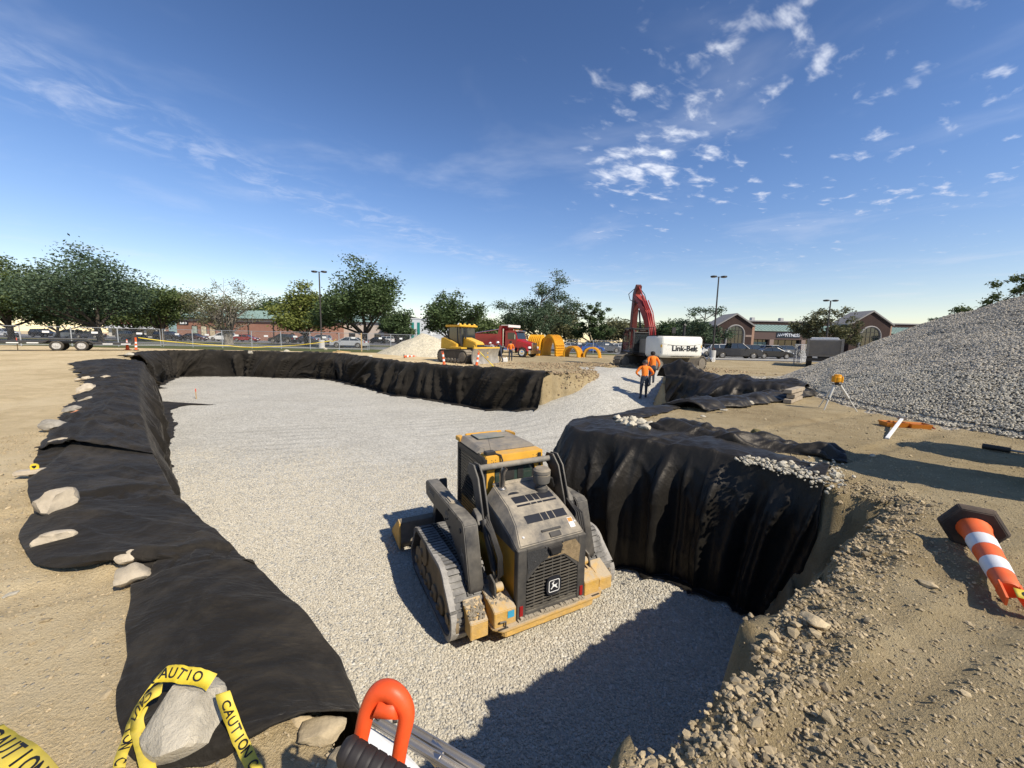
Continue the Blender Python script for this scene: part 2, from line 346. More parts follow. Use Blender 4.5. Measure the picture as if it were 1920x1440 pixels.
def bank_h(x, y):
    x = np.asarray(x, float); y = np.asarray(y, float)
    r = np.hypot(x, y)
    z = -.2 * sst(19, 29, y) * sst(-14, -4, x)
    far = 1 - sst(29, 36, y) * sst(-4, -12, x); far2 = 1 - sst(36, 42, y)
    z = z + (.05 * fbm(x * .22, y * .22, 3, 3) * sst(2, 8, r) + .022 * fbm(x * 1.3, y * 1.3, 5, 4)) * far * far2
    # machine tracks pressed into the bank
    for (ax, ay, dx, dy, wd, sd) in TRACKS:
        s_ = (x - ax) * dx + (y - ay) * dy; n_ = -(x - ax) * dy + (y - ay) * dx + .25 * np.sin(s_ * .35 + sd)
        for o_ in (-.8, .8):
            q = np.abs(n_ - o_); z = z - .022 * (1 - sst(wd * .35, wd * .55, q)) * (.6 + .8 * vnoise(s_ * 1.5, n_ * 0, sd)) * far * far2 + .012 * np.exp(-((q - wd * .6) / .06) ** 2) * far * far2 - .012 * (1 - sst(wd * .3, wd * .5, q)) * (np.sin(s_ * 2 * PI / .22) > .2) * (np.hypot(x, y) < 9)
    return z
TRACKS = [(-6, 3.0, -.6, .8, .34, 1), (-11, 4.0, -.35, .94, .34, 5), (6.5, 7.5, .9, .43, .32, 9), (4.5, 2.2, .87, .5, .30, 13), (-20, 26, 1, .02, .45, 17), (-18, 30, 1, .1, .45, 21), (8, 22, .97, -.2, .4, 25)]
def ground_h(x, y):
    x = np.asarray(x, float); y = np.asarray(y, float)
    z = bank_h(x, y)
    r = np.hypot(x, y)
    d = pit_d(x, y) 
    rimn = .10 * fbm(x * 2.6, y * 2.6, 31, 4) + sst(0, .4, x) * sst(6.2, 4.6, y) * (.14 * fbm(x * 5.5, y * 5.5, 33, 3) + .10 * fbm(x * 1.3, y * 1.3, 35, 2))
    near = 1 - sst(7, 14, r)
    z = z + near * (.016 * fbm(x * 7, y * 7, 41, 4) + .03 * sst(.5, .8, vnoise(x * 5.5, y * 5.5, 43)) * sst(-.9, -.05, d))
    # crumbly shoulder along the bare rim
    bare = sst(-.2, .6, x) * sst(6.2, 4.6, y)
    z = z - bare * .10 * sst(-.35, .05, d) + bare * .06 * sst(-.8, -.3, d) * fbm(x * 4, y * 4, 47, 3)
    # churned soil in front of the excavator
    ch = np.exp(-(((x - 6.5) / 5) ** 2 + ((y - 27.5) / 2.6) ** 2))
    z = z + ch * (.22 + .25 * fbm(x * 1.1, y * 1.1, 53, 4)) * (1 - sst(0, .6, d))
    ch2 = np.exp(-(((x - 3) / 3.5) ** 2 + ((y - 22.3) / 2.2) ** 2)); z = z + ch2 * .22 * fbm(x * 1.4, y * 1.4, 57, 4) * (1 - sst(-.1, .4, d))
    dd = d + rimn * (.5 + .5 * bare)
    w_ = .28 + .25 * bare * vnoise(x * 1.2, y * 1.2, 61)
    k = np.clip(dd / w_, 0, 1); k = k * k * (3 - 2 * k) * .55 + k * .45
    zf = floor_h(x, y) - .3
    dd = dd + .16 * sst(8, 14, r) * fbm(x * 1.6, y * 1.6, 67, 4); k = np.clip(dd / (w_ + .5 * sst(8, 14, r) * vnoise(x * .8, y * .8, 69)), 0, 1); k = k * k * (3 - 2 * k) * .55 + k * .45
    return z + (np.minimum(zf, z) - z) * k
def axis(lo, a, b, hi, s, gr):
    mid = list(np.arange(a, b + 1e-6, s)); up = []; v = b; st = s
    while v < hi: st *= gr; v += st; up.append(v)
    dn = []; v = a; st = s
    while v > lo: st *= gr; v -= st; dn.append(v)
    return np.array(dn[::-1] + mid + up)
def grid_obj(name, xs, ys, fn, mat, keep=None, smooth=True):
    X, Y = np.meshgrid(xs, ys); Z = fn(X, Y)
    nx, ny = len(xs), len(ys)
    V = np.stack([X.ravel(), Y.ravel(), Z.ravel()], 1)
    i = np.arange(nx - 1); j = np.arange(ny - 1); I, J = np.meshgrid(i, j); a = (J * nx + I).ravel()
    Fq = np.stack([a, a + 1, a + nx + 1, a + nx], 1)
    if keep is not None:
        kv = keep(X, Y, Z).ravel(); Fq = Fq[kv[Fq].any(1)]
        us = np.unique(Fq); mp = np.zeros(len(V), int); mp[us] = np.arange(len(us)); V = V[us]; Fq = mp[Fq]
    me = bpy.data.meshes.new(name)
    me.vertices.add(len(V)); me.vertices.foreach_set('co', V.ravel())
    me.loops.add(len(Fq) * 4); me.loops.foreach_set('vertex_index', Fq.ravel())
    me.polygons.add(len(Fq)); me.polygons.foreach_set('loop_start', np.arange(len(Fq)) * 4); me.polygons.foreach_set('loop_total', np.full(len(Fq), 4))
    me.update(calc_edges=True); me.validate()
    if smooth: me.shade_smooth()
    me.materials.append(mat)
    return ob(name, me)
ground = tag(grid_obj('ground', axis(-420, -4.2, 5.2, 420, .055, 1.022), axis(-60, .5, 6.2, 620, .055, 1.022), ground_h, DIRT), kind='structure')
grav = tag(grid_obj('gravel_floor', axis(-33, -3, 4.6, 12.5, .06, 1.03), axis(.7, 2.4, 7.5, 37, .06, 1.03), floor_h, GRAVEL, keep=lambda X, Y, Z: pit_d(X, Y, False) > -.9), kind='structure')
# ------------------------------------------------------------------ scattered stones
def stone_tree(name, mat, sub=1, rough=.35):
    t = bpy.data.node_groups.new(name, 'GeometryNodeTree'); N = t.nodes; L = t.links
    t.interface.new_socket('Geometry', in_out='INPUT', socket_type='NodeSocketGeometry'); t.interface.new_socket('Geometry', in_out='OUTPUT', socket_type='NodeSocketGeometry')
    gi = N.new('NodeGroupInput'); go = N.new('NodeGroupOutput')
    ic = N.new('GeometryNodeMeshIcoSphere'); ic.inputs['Radius'].default_value = .5; ic.inputs['Subdivisions'].default_value = sub
    sp = N.new('GeometryNodeSetPosition'); nz = N.new('ShaderNodeTexNoise'); nz.inputs['Scale'].default_value = 1.9
    vm = N.new('ShaderNodeVectorMath'); vm.operation = 'SUBTRACT'; vm.inputs[1].default_value = (.5, .5, .5); L.new(nz.outputs['Color'], vm.inputs[0])
    vs = N.new('ShaderNodeVectorMath'); vs.operation = 'SCALE'; vs.inputs['Scale'].default_value = rough * 2; L.new(vm.outputs[0], vs.inputs[0])
    L.new(ic.outputs[0], sp.inputs['Geometry']); L.new(vs.outputs[0], sp.inputs['Offset'])
    sm = N.new('GeometryNodeSetMaterial'); sm.inputs['Material'].default_value = mat; L.new(sp.outputs[0], sm.inputs[0])
    ip = N.new('GeometryNodeInstanceOnPoints'); L.new(gi.outputs[0], ip.inputs['Points']); L.new(sm.outputs[0], ip.inputs['Instance'])
    for nm, sock in (('sc', 'Scale'), ('rot', 'Rotation')):
        na = N.new('GeometryNodeInputNamedAttribute'); na.data_type = 'FLOAT_VECTOR'; na.inputs['Name'].default_value = nm
        if sock == 'Rotation':
            er = N.new('FunctionNodeEulerToRotation'); L.new(na.outputs[0], er.inputs[0]); L.new(er.outputs[0], ip.inputs['Rotation'])
        else: L.new(na.outputs[0], ip.inputs['Scale'])
    L.new(ip.outputs[0], go.inputs[0]); return t
def scatter(name, label, pts, sizes, mat, flat=.7, sub=1, parent=None, rough=.35):
    n = len(pts); me = bpy.data.meshes.new(name); me.vertices.add(n); me.vertices.foreach_set('co', np.asarray(pts, float).ravel())
    rng = np.random.default_rng(n)
    sc = np.stack([sizes * rng.uniform(.75, 1.35, n), sizes * rng.uniform(.7, 1.1, n), sizes * rng.uniform(.8, 1.2, n) * flat], 1)
    rot = np.stack([rng.uniform(-.6, .6, n), rng.uniform(-.6, .6, n), rng.uniform(0, 6.28, n)], 1)
    for nm, d in (('sc', sc), ('rot', rot)):
        a = me.attributes.new(nm, 'FLOAT_VECTOR', 'POINT'); a.data.foreach_set('vector', d.ravel())
    me.materials.append(mat)
    o = ob(name, me, parent); md = o.modifiers.new('stones', 'NODES'); md.node_group = stone_tree(name, mat, sub, rough)
    if parent: o['kind'] = 'stuff'
    else: tag(o, label, 'stones', kind='stuff')
    return o
STONE = M('stone_chips', (.50, .455, .365), .9, var=.14, scale=30, randobj=.16, spec=.2)
PSTONE = M('pile_chips', (.48, .43, .345), .9, var=.16, scale=20, randobj=.18, spec=.2)
CLOD = M('dirt_clods', (.43, .34, .21), .95, var=.2, scale=20, bump=.4, bscale=50, randobj=.28, spec=.15)
rng = np.random.default_rng(3)
def sample(n, x0, x1, y0, y1, pow_):
    # denser towards the viewer's end
    y = y0 + (y1 - y0) * rng.random(n) ** pow_; x = x0 + (x1 - x0) * rng.random(n); return x, y
x, y = sample(420000, -11, 6, 2.0, 15, 1.9)
k = (pit_d(x, y, False) > -.2) & (np.abs(x) < y * 1.45 + .6) & (rng.random(len(x)) > sst(6.5, 14, y + 1.5 * fbm(x * .5, y * .5, 9, 2))); x, y = x[k], y[k]
z = floor_h(x, y); sz = rng.uniform(.014, .036, len(x)) * (1 + .004 * y)
scatter('gravel', 'loose pale crushed stone covering the floor of the pit', np.stack([x, y, z + sz * .05], 1), sz, STONE, .75)
# clods and pebbles over the bare soil
x, y = sample(330000, -8, 10, .9, 10, 1.9)
d = pit_d(x, y, False); dens = (.16 + .30 * sst(.42, .7, vnoise(x * 1.1, y * 1.1, 71)) + .9 * sst(-.65, -.05, d) * (x > -.5) * (y < 5)) * np.where(x < -.5, .75, 1)
k = (d < .02) & (np.abs(x) < y * 1.5 + .5) & (rng.random(len(x)) < dens); x, y, d = x[k], y[k], d[k]
z = ground_h(x, y); sz = (.005 + .017 * rng.random(len(x)) ** 1.6) * (1 + .7 * sst(-.6, 0, d) * (x > -.3)) * np.where(rng.random(len(x)) < .04, 2.2, 1)
def rim_lumps():
    x = rng.uniform(-.3, 5.2, 26000); y = rng.uniform(1.0, 5.2, 26000); d = pit_d(x, y, False); k = (d > -.45) & (d < .5) & (y < x * .72 + 1.75) & (rng.random(len(x)) < np.exp(-(d / .22) ** 2) * .20); x, y = x[k], y[k]; z = ground_h(x, y)
    sz = .012 + .045 * rng.random(len(x)) ** 3; return np.stack([x, y, z + sz * .1], 1), sz
P_, Z_ = rim_lumps()
RIML = M('rim_lumps', (.38, .30, .19), .95, var=.22, scale=18, bump=.6, bscale=45, randobj=.2, spec=.15)
scatter('rim_lumps', 'crumbling soil lumps along the bare near rim of the pit', P_, Z_, RIML, .8, sub=2, rough=.45)
scatter('dirt_clods', 'small dirt clods and pebbles strewn over the bare soil', np.stack([x, y, z + sz * .12], 1), sz, CLOD, .65)
# rougher clods where the machines have turned the soil
x = rng.uniform(-8, 16, 60000); y = rng.uniform(17.5, 33, 60000)
d = pit_d(x, y, False); dens = .10 * sst(.4, .7, vnoise(x * .5, y * .5, 75)) + .9 * np.exp(-(((x - 6.5) / 5) ** 2 + ((y - 27.5) / 2.6) ** 2)) + .5 * np.exp(-(((x - 3) / 2.5) ** 2 + ((y - 20.8) / 1.6) ** 2)) + .25 * sst(-.8, 0, d) + .5 * sst(-.3, .1, d) * (x > 1) * (x < 7) * (y > 18)
k = (d < .75) & (rng.random(len(x)) < dens * .5); x, y = x[k], y[k]; z = ground_h(x, y); sz = rng.uniform(.04, .2, len(x)) * rng.uniform(.5, 1, len(x))
scatter('soil_lumps', 'turned brown soil lumps in front of the excavator and along the ramp bank', np.stack([x, y, z + sz * .1], 1), sz, M('brown_lumps', (.33, .245, .15), .95, var=.25, scale=8, bump=.4, randobj=.2, spec=.15), .7)
# ------------------------------------------------------------------ the grey gravel pile
R0, R1, PT = np.array((16.22, 15.03, 2.81)), np.array((17.46, 10.51, 4.2)), .56
def pile_h(x, y):
    b = np.full(np.shape(x), -9.)
    for k in np.linspace(0, 1.5, 30):
        p = R0 + (R1 - R0) * k; b = np.maximum(b, min(p[2], 4.7) - np.hypot(x - p[0], y - p[1]) * PT)
    b = b + .10 * fbm(x * .5, y * .5, 81, 3) + .05 * fbm(x * 2.2, y * 2.2, 83, 3)
    # spread skirt
    return np.where(b > .12, b, .12 * np.exp((b - .12) / .12) - .03)
pile = thing('gravel_pile', 'tall heap of grey crushed stone rising behind the tripod', 'gravel pile')
po = grid_obj('heap', np.arange(7.5, 27, .13), np.arange(4.0, 24, .13), lambda X, Y: pile_h(X, Y) - .02, PILEM, keep=lambda X, Y, Z: (Z > -.03) & (pit_d(X, Y, False) < -.3)); po.parent = pile
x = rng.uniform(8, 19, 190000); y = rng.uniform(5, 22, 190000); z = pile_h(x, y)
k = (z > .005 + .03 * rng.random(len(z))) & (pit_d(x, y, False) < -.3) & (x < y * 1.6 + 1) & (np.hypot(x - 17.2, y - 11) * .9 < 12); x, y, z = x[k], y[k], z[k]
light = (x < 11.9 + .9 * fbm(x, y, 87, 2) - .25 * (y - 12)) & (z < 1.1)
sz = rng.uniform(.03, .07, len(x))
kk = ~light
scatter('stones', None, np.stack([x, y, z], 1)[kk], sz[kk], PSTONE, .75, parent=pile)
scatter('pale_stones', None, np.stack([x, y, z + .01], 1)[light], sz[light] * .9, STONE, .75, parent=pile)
x = rng.uniform(8.3, 14.5, 26000); y = rng.uniform(12.5, 20.5, 26000); z = pile_h(x, y)
k = (pit_d(x, y, False) < -.9) & (z < .2) & (rng.random(len(x)) < np.exp(-np.clip(-(np.hypot(x - 14.5, y - 15.5) - 3.4) * -1, 0, 9) / .8) * .8); x, y, z = x[k], y[k], np.maximum(z[k], bank_h(x[k], y[k]))
scatter('spread_stones', None, np.stack([x, y, z + .012], 1), rng.uniform(.03, .075, len(x)), STONE, .7, parent=pile)
# ------------------------------------------------------------------ black fabric
def fabric_mat(name, base, dustamt, bumps=.5, rg_=.72, sp_=.2):
    m = bpy.data.materials.new(name); m.use_nodes = True
    nt = m.node_tree; N = nt.nodes; L = nt.links; p = N['Principled BSDF']
    p.inputs['Roughness'].default_value = rg_; p.inputs['Specular IOR Level'].default_value = sp_; p.inputs['Specular Tint'].default_value = (1, .9, .78, 1)
    p.inputs['Sheen Weight'].default_value = .05; p.inputs['Sheen Tint'].default_value = (1, .92, .82, 1); p.inputs['Sheen Roughness'].default_value = .4
    tc = N.new('ShaderNodeTexCoord')
    def nz(sc, det, rg, vec=None, dist=0.):
        n = N.new('ShaderNodeTexNoise'); n.inputs['Scale'].default_value = sc; n.inputs['Detail'].default_value = det; n.inputs['Roughness'].default_value = rg; n.inputs['Distortion'].default_value = dist
        L.new(vec or tc.outputs['Object'], n.inputs['Vector']); return n.outputs[0]
    def mr(v, a, b, c, d):
        n = N.new('ShaderNodeMapRange'); L.new(v, n.inputs[0])
        for i, q in enumerate((a, b, c, d)): n.inputs[i + 1].default_value = q
        return n.outputs[0]
    ge = N.new('ShaderNodeNewGeometry'); sp = N.new('ShaderNodeSeparateXYZ'); L.new(ge.outputs['Normal'], sp.inputs[0])
    mu = N.new('ShaderNodeMath'); mu.operation = 'MULTIPLY'; L.new(mr(nz(1.6, 8, .7, dist=.6), .45, .8, 0, dustamt), mu.inputs[0]); L.new(mr(sp.outputs[2], .2, 1, .15, 1), mu.inputs[1])
    mx = N.new('ShaderNodeMix'); mx.data_type = 'RGBA'; L.new(mu.outputs[0], mx.inputs[0]); mx.inputs[6].default_value = (*base, 1); mx.inputs[7].default_value = (.20, .165, .12, 1)
    # grains of stone caught in the weave
    vo = N.new('ShaderNodeTexVoronoi'); vo.inputs['Scale'].default_value = 38; L.new(tc.outputs['Object'], vo.inputs['Vector'])
    gr = N.new('ShaderNodeMath'); gr.operation = 'MULTIPLY'; L.new(mr(vo.outputs['Distance'], .10, .07, 0, 1), gr.inputs[0]); L.new(mr(nz(.9, 5, .7), .62, .74, 0, .9), gr.inputs[1])
    mx2 = N.new('ShaderNodeMix'); mx2.data_type = 'RGBA'; L.new(gr.outputs[0], mx2.inputs[0]); L.new(mx.outputs[2], mx2.inputs[6]); mx2.inputs[7].default_value = (.5, .46, .38, 1)
    L.new(mx2.outputs[2], p.inputs['Base Color'])
    mp = N.new('ShaderNodeMapping'); mp.inputs['Scale'].default_value = (1, 3, 1); mp.inputs['Rotation'].default_value = (0, 0, .7); L.new(tc.outputs['Object'], mp.inputs[0])
    ad = N.new('ShaderNodeMath'); ad.operation = 'ADD'; L.new(nz(4.5, 6, .6, mp.outputs[0], .8), ad.inputs[0])
    m2 = N.new('ShaderNodeMath'); m2.operation = 'MULTIPLY'; m2.inputs[1].default_value = .12; L.new(nz(160, 2, .5), m2.inputs[0]); L.new(m2.outputs[0], ad.inputs[1])
    def ridge(sc, rot, st, pw):
        m3 = N.new('ShaderNodeMapping'); m3.inputs['Scale'].default_value = (1, st, 1); m3.inputs['Rotation'].default_value = (0, 0, rot); L.new(tc.outputs['Object'], m3.inputs[0])
        v = nz(sc, 3, .5, m3.outputs[0], .5); q = N.new('ShaderNodeMath'); q.operation = 'SUBTRACT'; L.new(v, q.inputs[0]); q.inputs[1].default_value = .5
        q2 = N.new('ShaderNodeMath'); q2.operation = 'ABSOLUTE'; L.new(q.outputs[0], q2.inputs[0])
        q3 = N.new('ShaderNodeMath'); q3.operation = 'POWER'; L.new(mr(q2.outputs[0], 0, .22, 1, 0), q3.inputs[0]); q3.inputs[1].default_value = pw; return q3.outputs[0]
    for sc_, ro_, st_, k_ in ((1.7, .75, 2.4, .55), (3.4, -.5, 2.2, .35), (7.5, .2, 1.6, .16)):
        a2 = N.new('ShaderNodeMath'); a2.operation = 'MULTIPLY_ADD'; L.new(ridge(sc_, ro_, st_, 2.6), a2.inputs[0]); a2.inputs[1].default_value = k_; L.new(ad.outputs[0], a2.inputs[2]); ad = a2
    bp = N.new('ShaderNodeBump'); bp.inputs['Strength'].default_value = bumps; bp.inputs['Distance'].default_value = .035; L.new(ad.outputs[0], bp.inputs['Height']); L.new(bp.outputs[0], p.inputs['Normal'])
    return m
FAB = fabric_mat('black_fabric', (.0165, .0143, .0115), .28, .4)
FABC = fabric_mat('black_fabric_clean', (.0120, .0108, .0092), .10, .22, .5, .4)
def resample(P, n):
    P = np.asarray(P, float); k = len(P)
    d = np.r_[0, np.cumsum(np.hypot(*(np.diff(P[:, :2], axis=0)).T) + 1e-6)]
    t = np.linspace(0, d[-1], n); out = np.zeros((n, P.shape[1]))
    # Catmull-Rom over chord length
    idx = np.clip(np.searchsorted(d, t, side='right') - 1, 0, k - 2); u = (t - d[idx]) / (d[idx + 1] - d[idx])
    p0 = P[np.maximum(idx - 1, 0)]; p1 = P[idx]; p2 = P[idx + 1]; p3 = P[np.minimum(idx + 2, k - 1)]; u = u[:, None]
    return .5 * (2 * p1 + (p2 - p0) * u + (2 * p0 - 5 * p1 + 4 * p2 - p3) * u ** 2 + (3 * p1 - p0 - 3 * p2 + p3) * u ** 3), t
def sheet(name, label, st, mat, step=.06, nt=24, nw=40, lift=.03, fold=.10, freq=1.6, skew=.4, hump=0., toe=.25, wallw=.4, seed=0, wrinkle=.012, ragged=.06, bottom=None, group='black fabric lining the pit', ends=.0, top_fn=None, pinch=1.0, quiet=1.0, crease=.02):
    """st: stations (outer x, outer y, rim x, rim y[, wall width, toe length])"""
    st = [list(s) + [wallw, toe][len(s) - 4:] if len(s) < 6 else list(s) for s in st]
    P = np.array([[s[2], s[3], s[0], s[1], s[4], s[5]] for s in st], float)
    L_ = np.hypot(*np.diff(P[:, :2], axis=0).T).sum() * .6 + np.hypot(*np.diff(P[:, 2:4], axis=0).T).sum() * .4
    n = max(24, int(L_ / step)); Q, t = resample(P, n)
    rim, out, ww, te = Q[:, :2], Q[:, 2:4], Q[:, 4], Q[:, 5]
    d = rim - out; ln = np.maximum(np.hypot(d[:, 0], d[:, 1]), .05); d = d / ln[:, None]
    out = out + d * (ragged * fbm(t * 2.2, t * 0 + seed, seed + 5, 4))[:, None]
    rows = []
    u = t
    for i in range(nt):
        a = i / (nt - 1.); a = 1 - (1 - a) ** 1.2
        xy = out + (rim - out) * a
        z = bank_h(xy[:, 0], xy[:, 1]) + lift + hump * np.sin(a * PI) ** 1.0 * (.6 + .8 * vnoise(u * .7, u * 0 + a * 1.5, seed + 3))
        wr = fbm(u * 3.2 + a * 1.5, a * ln * 1.1 + u * .2, seed + 9, 4)
        z = z + wrinkle * 2.2 * wr * sst(0, .12, a) + wrinkle * 3 * np.maximum(0, fbm(u * 1.1 - a * ln * .5, a * ln * .5, seed + 21, 3)) * sst(0, .2, a)
        s2 = a * ln
        c1 = 1 - np.abs(fbm(u * 1.5 + s2 * .9, s2 * 1.3 - u * .3, seed + 61, 2)) * 3.2; c2 = 1 - np.abs(fbm(u * 2.3 - s2 * 1.6, s2 * 2.0 + u * .5, seed + 65, 2)) * 3.6
        z = z + crease * (np.maximum(c1, 0) ** 2.5 * vnoise(u * .8, s2 * .8, seed + 67) + .6 * np.maximum(c2, 0) ** 2.5 * vnoise(u * 1.1, s2 * 1.1, seed + 69)) * sst(0, .1, a)
        if top_fn is not None: z = z + top_fn(xy[:, 0], xy[:, 1], a)
        rows.append(np.c_[xy, np.maximum(z, bank_h(xy[:, 0], xy[:, 1]) + .012)])
    top = rows[-1][:, 2].copy()
    fz = floor_h(rim[:, 0] + d[:, 0] * ww, rim[:, 1] + d[:, 1] * ww) if bottom is None else np.full(n, bottom)
    # hanging folds: wide swags plus narrow pleats, slanting as they fall
    for i in range(1, nw + 1):
        a = i / nw
        sk = u + skew * a * (vnoise(u * .5, u * 0 + 3, seed + 31) - .5) * 2
        pl = np.abs(fbm(sk * freq, u * 0 + a * .35, seed + 33, 3)) * 2 - .55
        sw = fbm(sk * freq * .35, u * 0 + a * .8, seed + 37, 2)
        sharp = (1 - np.abs(np.sin(sk * freq * 1.9 + 2.5 * fbm(sk * .6, u * 0, seed + 41, 2)))) ** 3 * (.35 + .9 * vnoise(sk * freq * .9, u * 0, seed + 45)) + .35 * (1 - np.abs(np.sin(sk * freq * 4.7 + 3 * fbm(sk * .9, u * 0, seed + 47, 2)))) ** 4
        amp = fold * sst(0, .35, a) * (1 - .45 * sst(.75, 1, a))
        off = ww * (1 - (1 - a) ** pinch) ** .55 + amp * (-.55 * pl + .8 * sw + 1.15 * sharp * quiet) + .01 * fbm(u * 9, u * 0 + a * 9, seed + 43, 2) + crease * sst(0, .2, a) * np.maximum(0, 1 - np.abs(fbm(u * 1.3 * max(freq, 1) + a * 2.2, u * .4 * freq - a * 1.8, seed + 63, 3)) * 3.2) ** 2.5
        xy = rim + d * off[:, None]
        z = top + (fz + .015 - top) * a
        z = z - .10 * np.abs(sw) * amp / max(fold, .01) * (1 - a)
        rows.append(np.c_[xy, z])
    last = rows[-1]
    for i in range(1, 6):
        q = i / 5.; xy = last[:, :2] + d * (te * q * (.6 + .8 * vnoise(u * 1.7, u * 0, seed + 51)))[:, None]
        if bottom is None: z = floor_h(xy[:, 0], xy[:, 1]) + .035 + .03 * np.maximum(0, fbm(u * 2.5, u * 0 + q * 2, seed + 53, 3))
        else: z = last[:, 2]
        rows.append(np.c_[xy, z])
    V = np.concatenate(rows); nr = len(rows)
    I, J = np.meshgrid(np.arange(n - 1), np.arange(nr - 1)); a = (J * n + I).ravel()
    Fq = np.stack([a, a + n, a + n + 1, a + 1], 1)
    me = bpy.data.meshes.new(name); me.from_pydata(V.tolist(), [], Fq.tolist()); me.shade_smooth(); me.materials.append(mat)
    bm = bmesh.new(); bm.from_mesh(me); bmesh.ops.recalc_face_normals(bm, faces=bm.faces); bm.to_mesh(me); bm.free()
    o = ob(name, me); md = o.modifiers.new('thickness', 'SOLIDIFY'); md.thickness = .007; md.offset = 0
    return tag(o, label, 'fabric', group)
def G(px, py, z=0.): v = g(px, py, z); return (v.x, v.y)
FB = 'fabric_sheet'
sheet(FB, 'black fabric sheet running under the taped rock and down the pit side', [(*G(420, 1432), *G(668, 1342), .25, .05), (*G(330, 1452), -.74, 1.62, .25, .05), (*G(255, 1420), -.82, 1.74, .25, .05), (*G(236, 1300), *RN(2.06, .61), .25, .05), (*G(238, 1180), *RN(2.5, .56), .25, .05), (*G(246, 1088), *RN(2.92, .49), .25, .05), (*G(275, 1050), *RN(3.35, .42), .25, .05), (*G(330, 1030), *RN(3.8, .34), .25, .05)], FAB, step=.022, nt=90, nw=30, hump=.05, fold=.06, freq=1.3, seed=3, wrinkle=.012, ragged=.05, crease=.022)
sheet(FB, 'black fabric sheet pinned by the two large boulders on the left bank', [(*G(235, 1058), *RN(3.1, .46), .25, .05), (*G(88, 1075), *RN(3.45, .40), .25, .05), (*G(42, 1004), *RN(4.1, .28), .25, .05), (*G(62, 950), *RN(4.6, .20), .28, .05), (*G(54, 892), *RN(5.4, .09), .28, .08), (*G(66, 855), *RN(6.6, .0), .3, .08), (*G(100, 815), *RN(7.9, -.08), .3, .1)], FAB, step=.03, nt=90, nw=34, lift=.045, hump=.05, fold=.10, freq=1.2, seed=13, wrinkle=.014, ragged=.08, crease=.026)
sheet(FB, 'black fabric sheet with a row of small rocks along its outer edge', [(*G(70, 850), *RN(7.0, -.03), .3, .1), (*G(98, 806), *RN(8.5, -.10), .32, .1), (*G(125, 772), *RN(11.2, -.20), .35, .12), (*G(150, 742), *RN(14.3, -.25), .4, .15), (*G(160, 720), *RN(17.8, -.3), .45, .2), (*G(150, 706), *RN(21.5, -.3), .5, .4), (*G(138, 694), *RN(25.4, -.3), .6, .7), (*G(132, 681), *RN(27.9, -.3), .8, 2.6), (*G(185, 675), *RN(29.7, -.2), .9, 3.4)], FAB, step=.08, nt=80, nw=34, lift=.055, hump=.10, fold=.22, freq=.8, seed=23, wrinkle=.03, ragged=.25, crease=.05)
# far wall in two lengths
def wallst(pts, o=.5, ww=.35, toe=.35):
    out = []
    for i, p in enumerate(pts):
        a = np.array(pts[max(i - 1, 0)]); b = np.array(pts[min(i + 1, len(pts) - 1)]); tn = (b - a) / np.hypot(*(b - a)); nrm = np.array((tn[1], -tn[0]))  # points into the pit
        out.append((p[0] - nrm[0] * o, p[1] - nrm[1] * o, p[0], p[1], ww, toe))
    return out
sheet(FB, 'black fabric hung down the long far wall of the pit in pleats', wallst([(-24.5, 25.2), (-27.0, 28.6), (-29.0, 31.6), (-29.3, 33.2), (-28.0, 34.2), (-25, 34.9), (-21, 34.9), (-17.6, 34.7), (-14.9, 33.5)], .9, .45, .4), FAB, step=.10, nt=14, nw=44, lift=.10, fold=.50, freq=.75, skew=3.2, seed=43, crease=.05, wrinkle=.05, ragged=.3)
sheet(FB, 'black fabric hung on the pit wall below the bulldozer', wallst([(-15.4, 33.9), (-14.2, 32.9), (-11, 29.6), (-7.4, 26.1), (-5, 24.3), (-2.7, 22.5), (0, 20.4), (1.7, 19.0)], .7, .45, .4), FAB, step=.08, nt=14, nw=44, lift=.08, fold=.46, freq=.8, skew=2.8, seed=57, crease=.05, wrinkle=.05, ragged=.3)
# big drape over the nose of the right bank
sheet(FB, 'large black fabric drape hanging in deep folds beside the track loader', [(4.35, 5.05, 3.98, 4.70, .10, .1), (4.15, 5.5, 3.72, 5.12, .2, .12), (3.75, 6.25, 3.15, 5.72, .26, .15), (3.3, 6.9, 2.35, 6.28, .3, .15), (2.8, 7.4, 1.8, 6.62, .34, .15), (2.5, 7.6, 1.42, 6.85, .36, .15), (2.35, 7.75, 1.2, 7.1, .38, .2), (2.4, 7.95, 1.12, 7.45, .38, .2), (2.6, 8.2, 1.42, 7.98, .38, .2), (3.2, 8.6, 2.25, 8.62, .38, .2), (4.3, 9.6, 3.85, 9.85, .38, .2)], FABC, step=.028, nt=40, nw=64, lift=.04, hump=.05, fold=.30, freq=1.7, skew=1.2, seed=71, crease=.03, wrinkle=.02, ragged=.12)
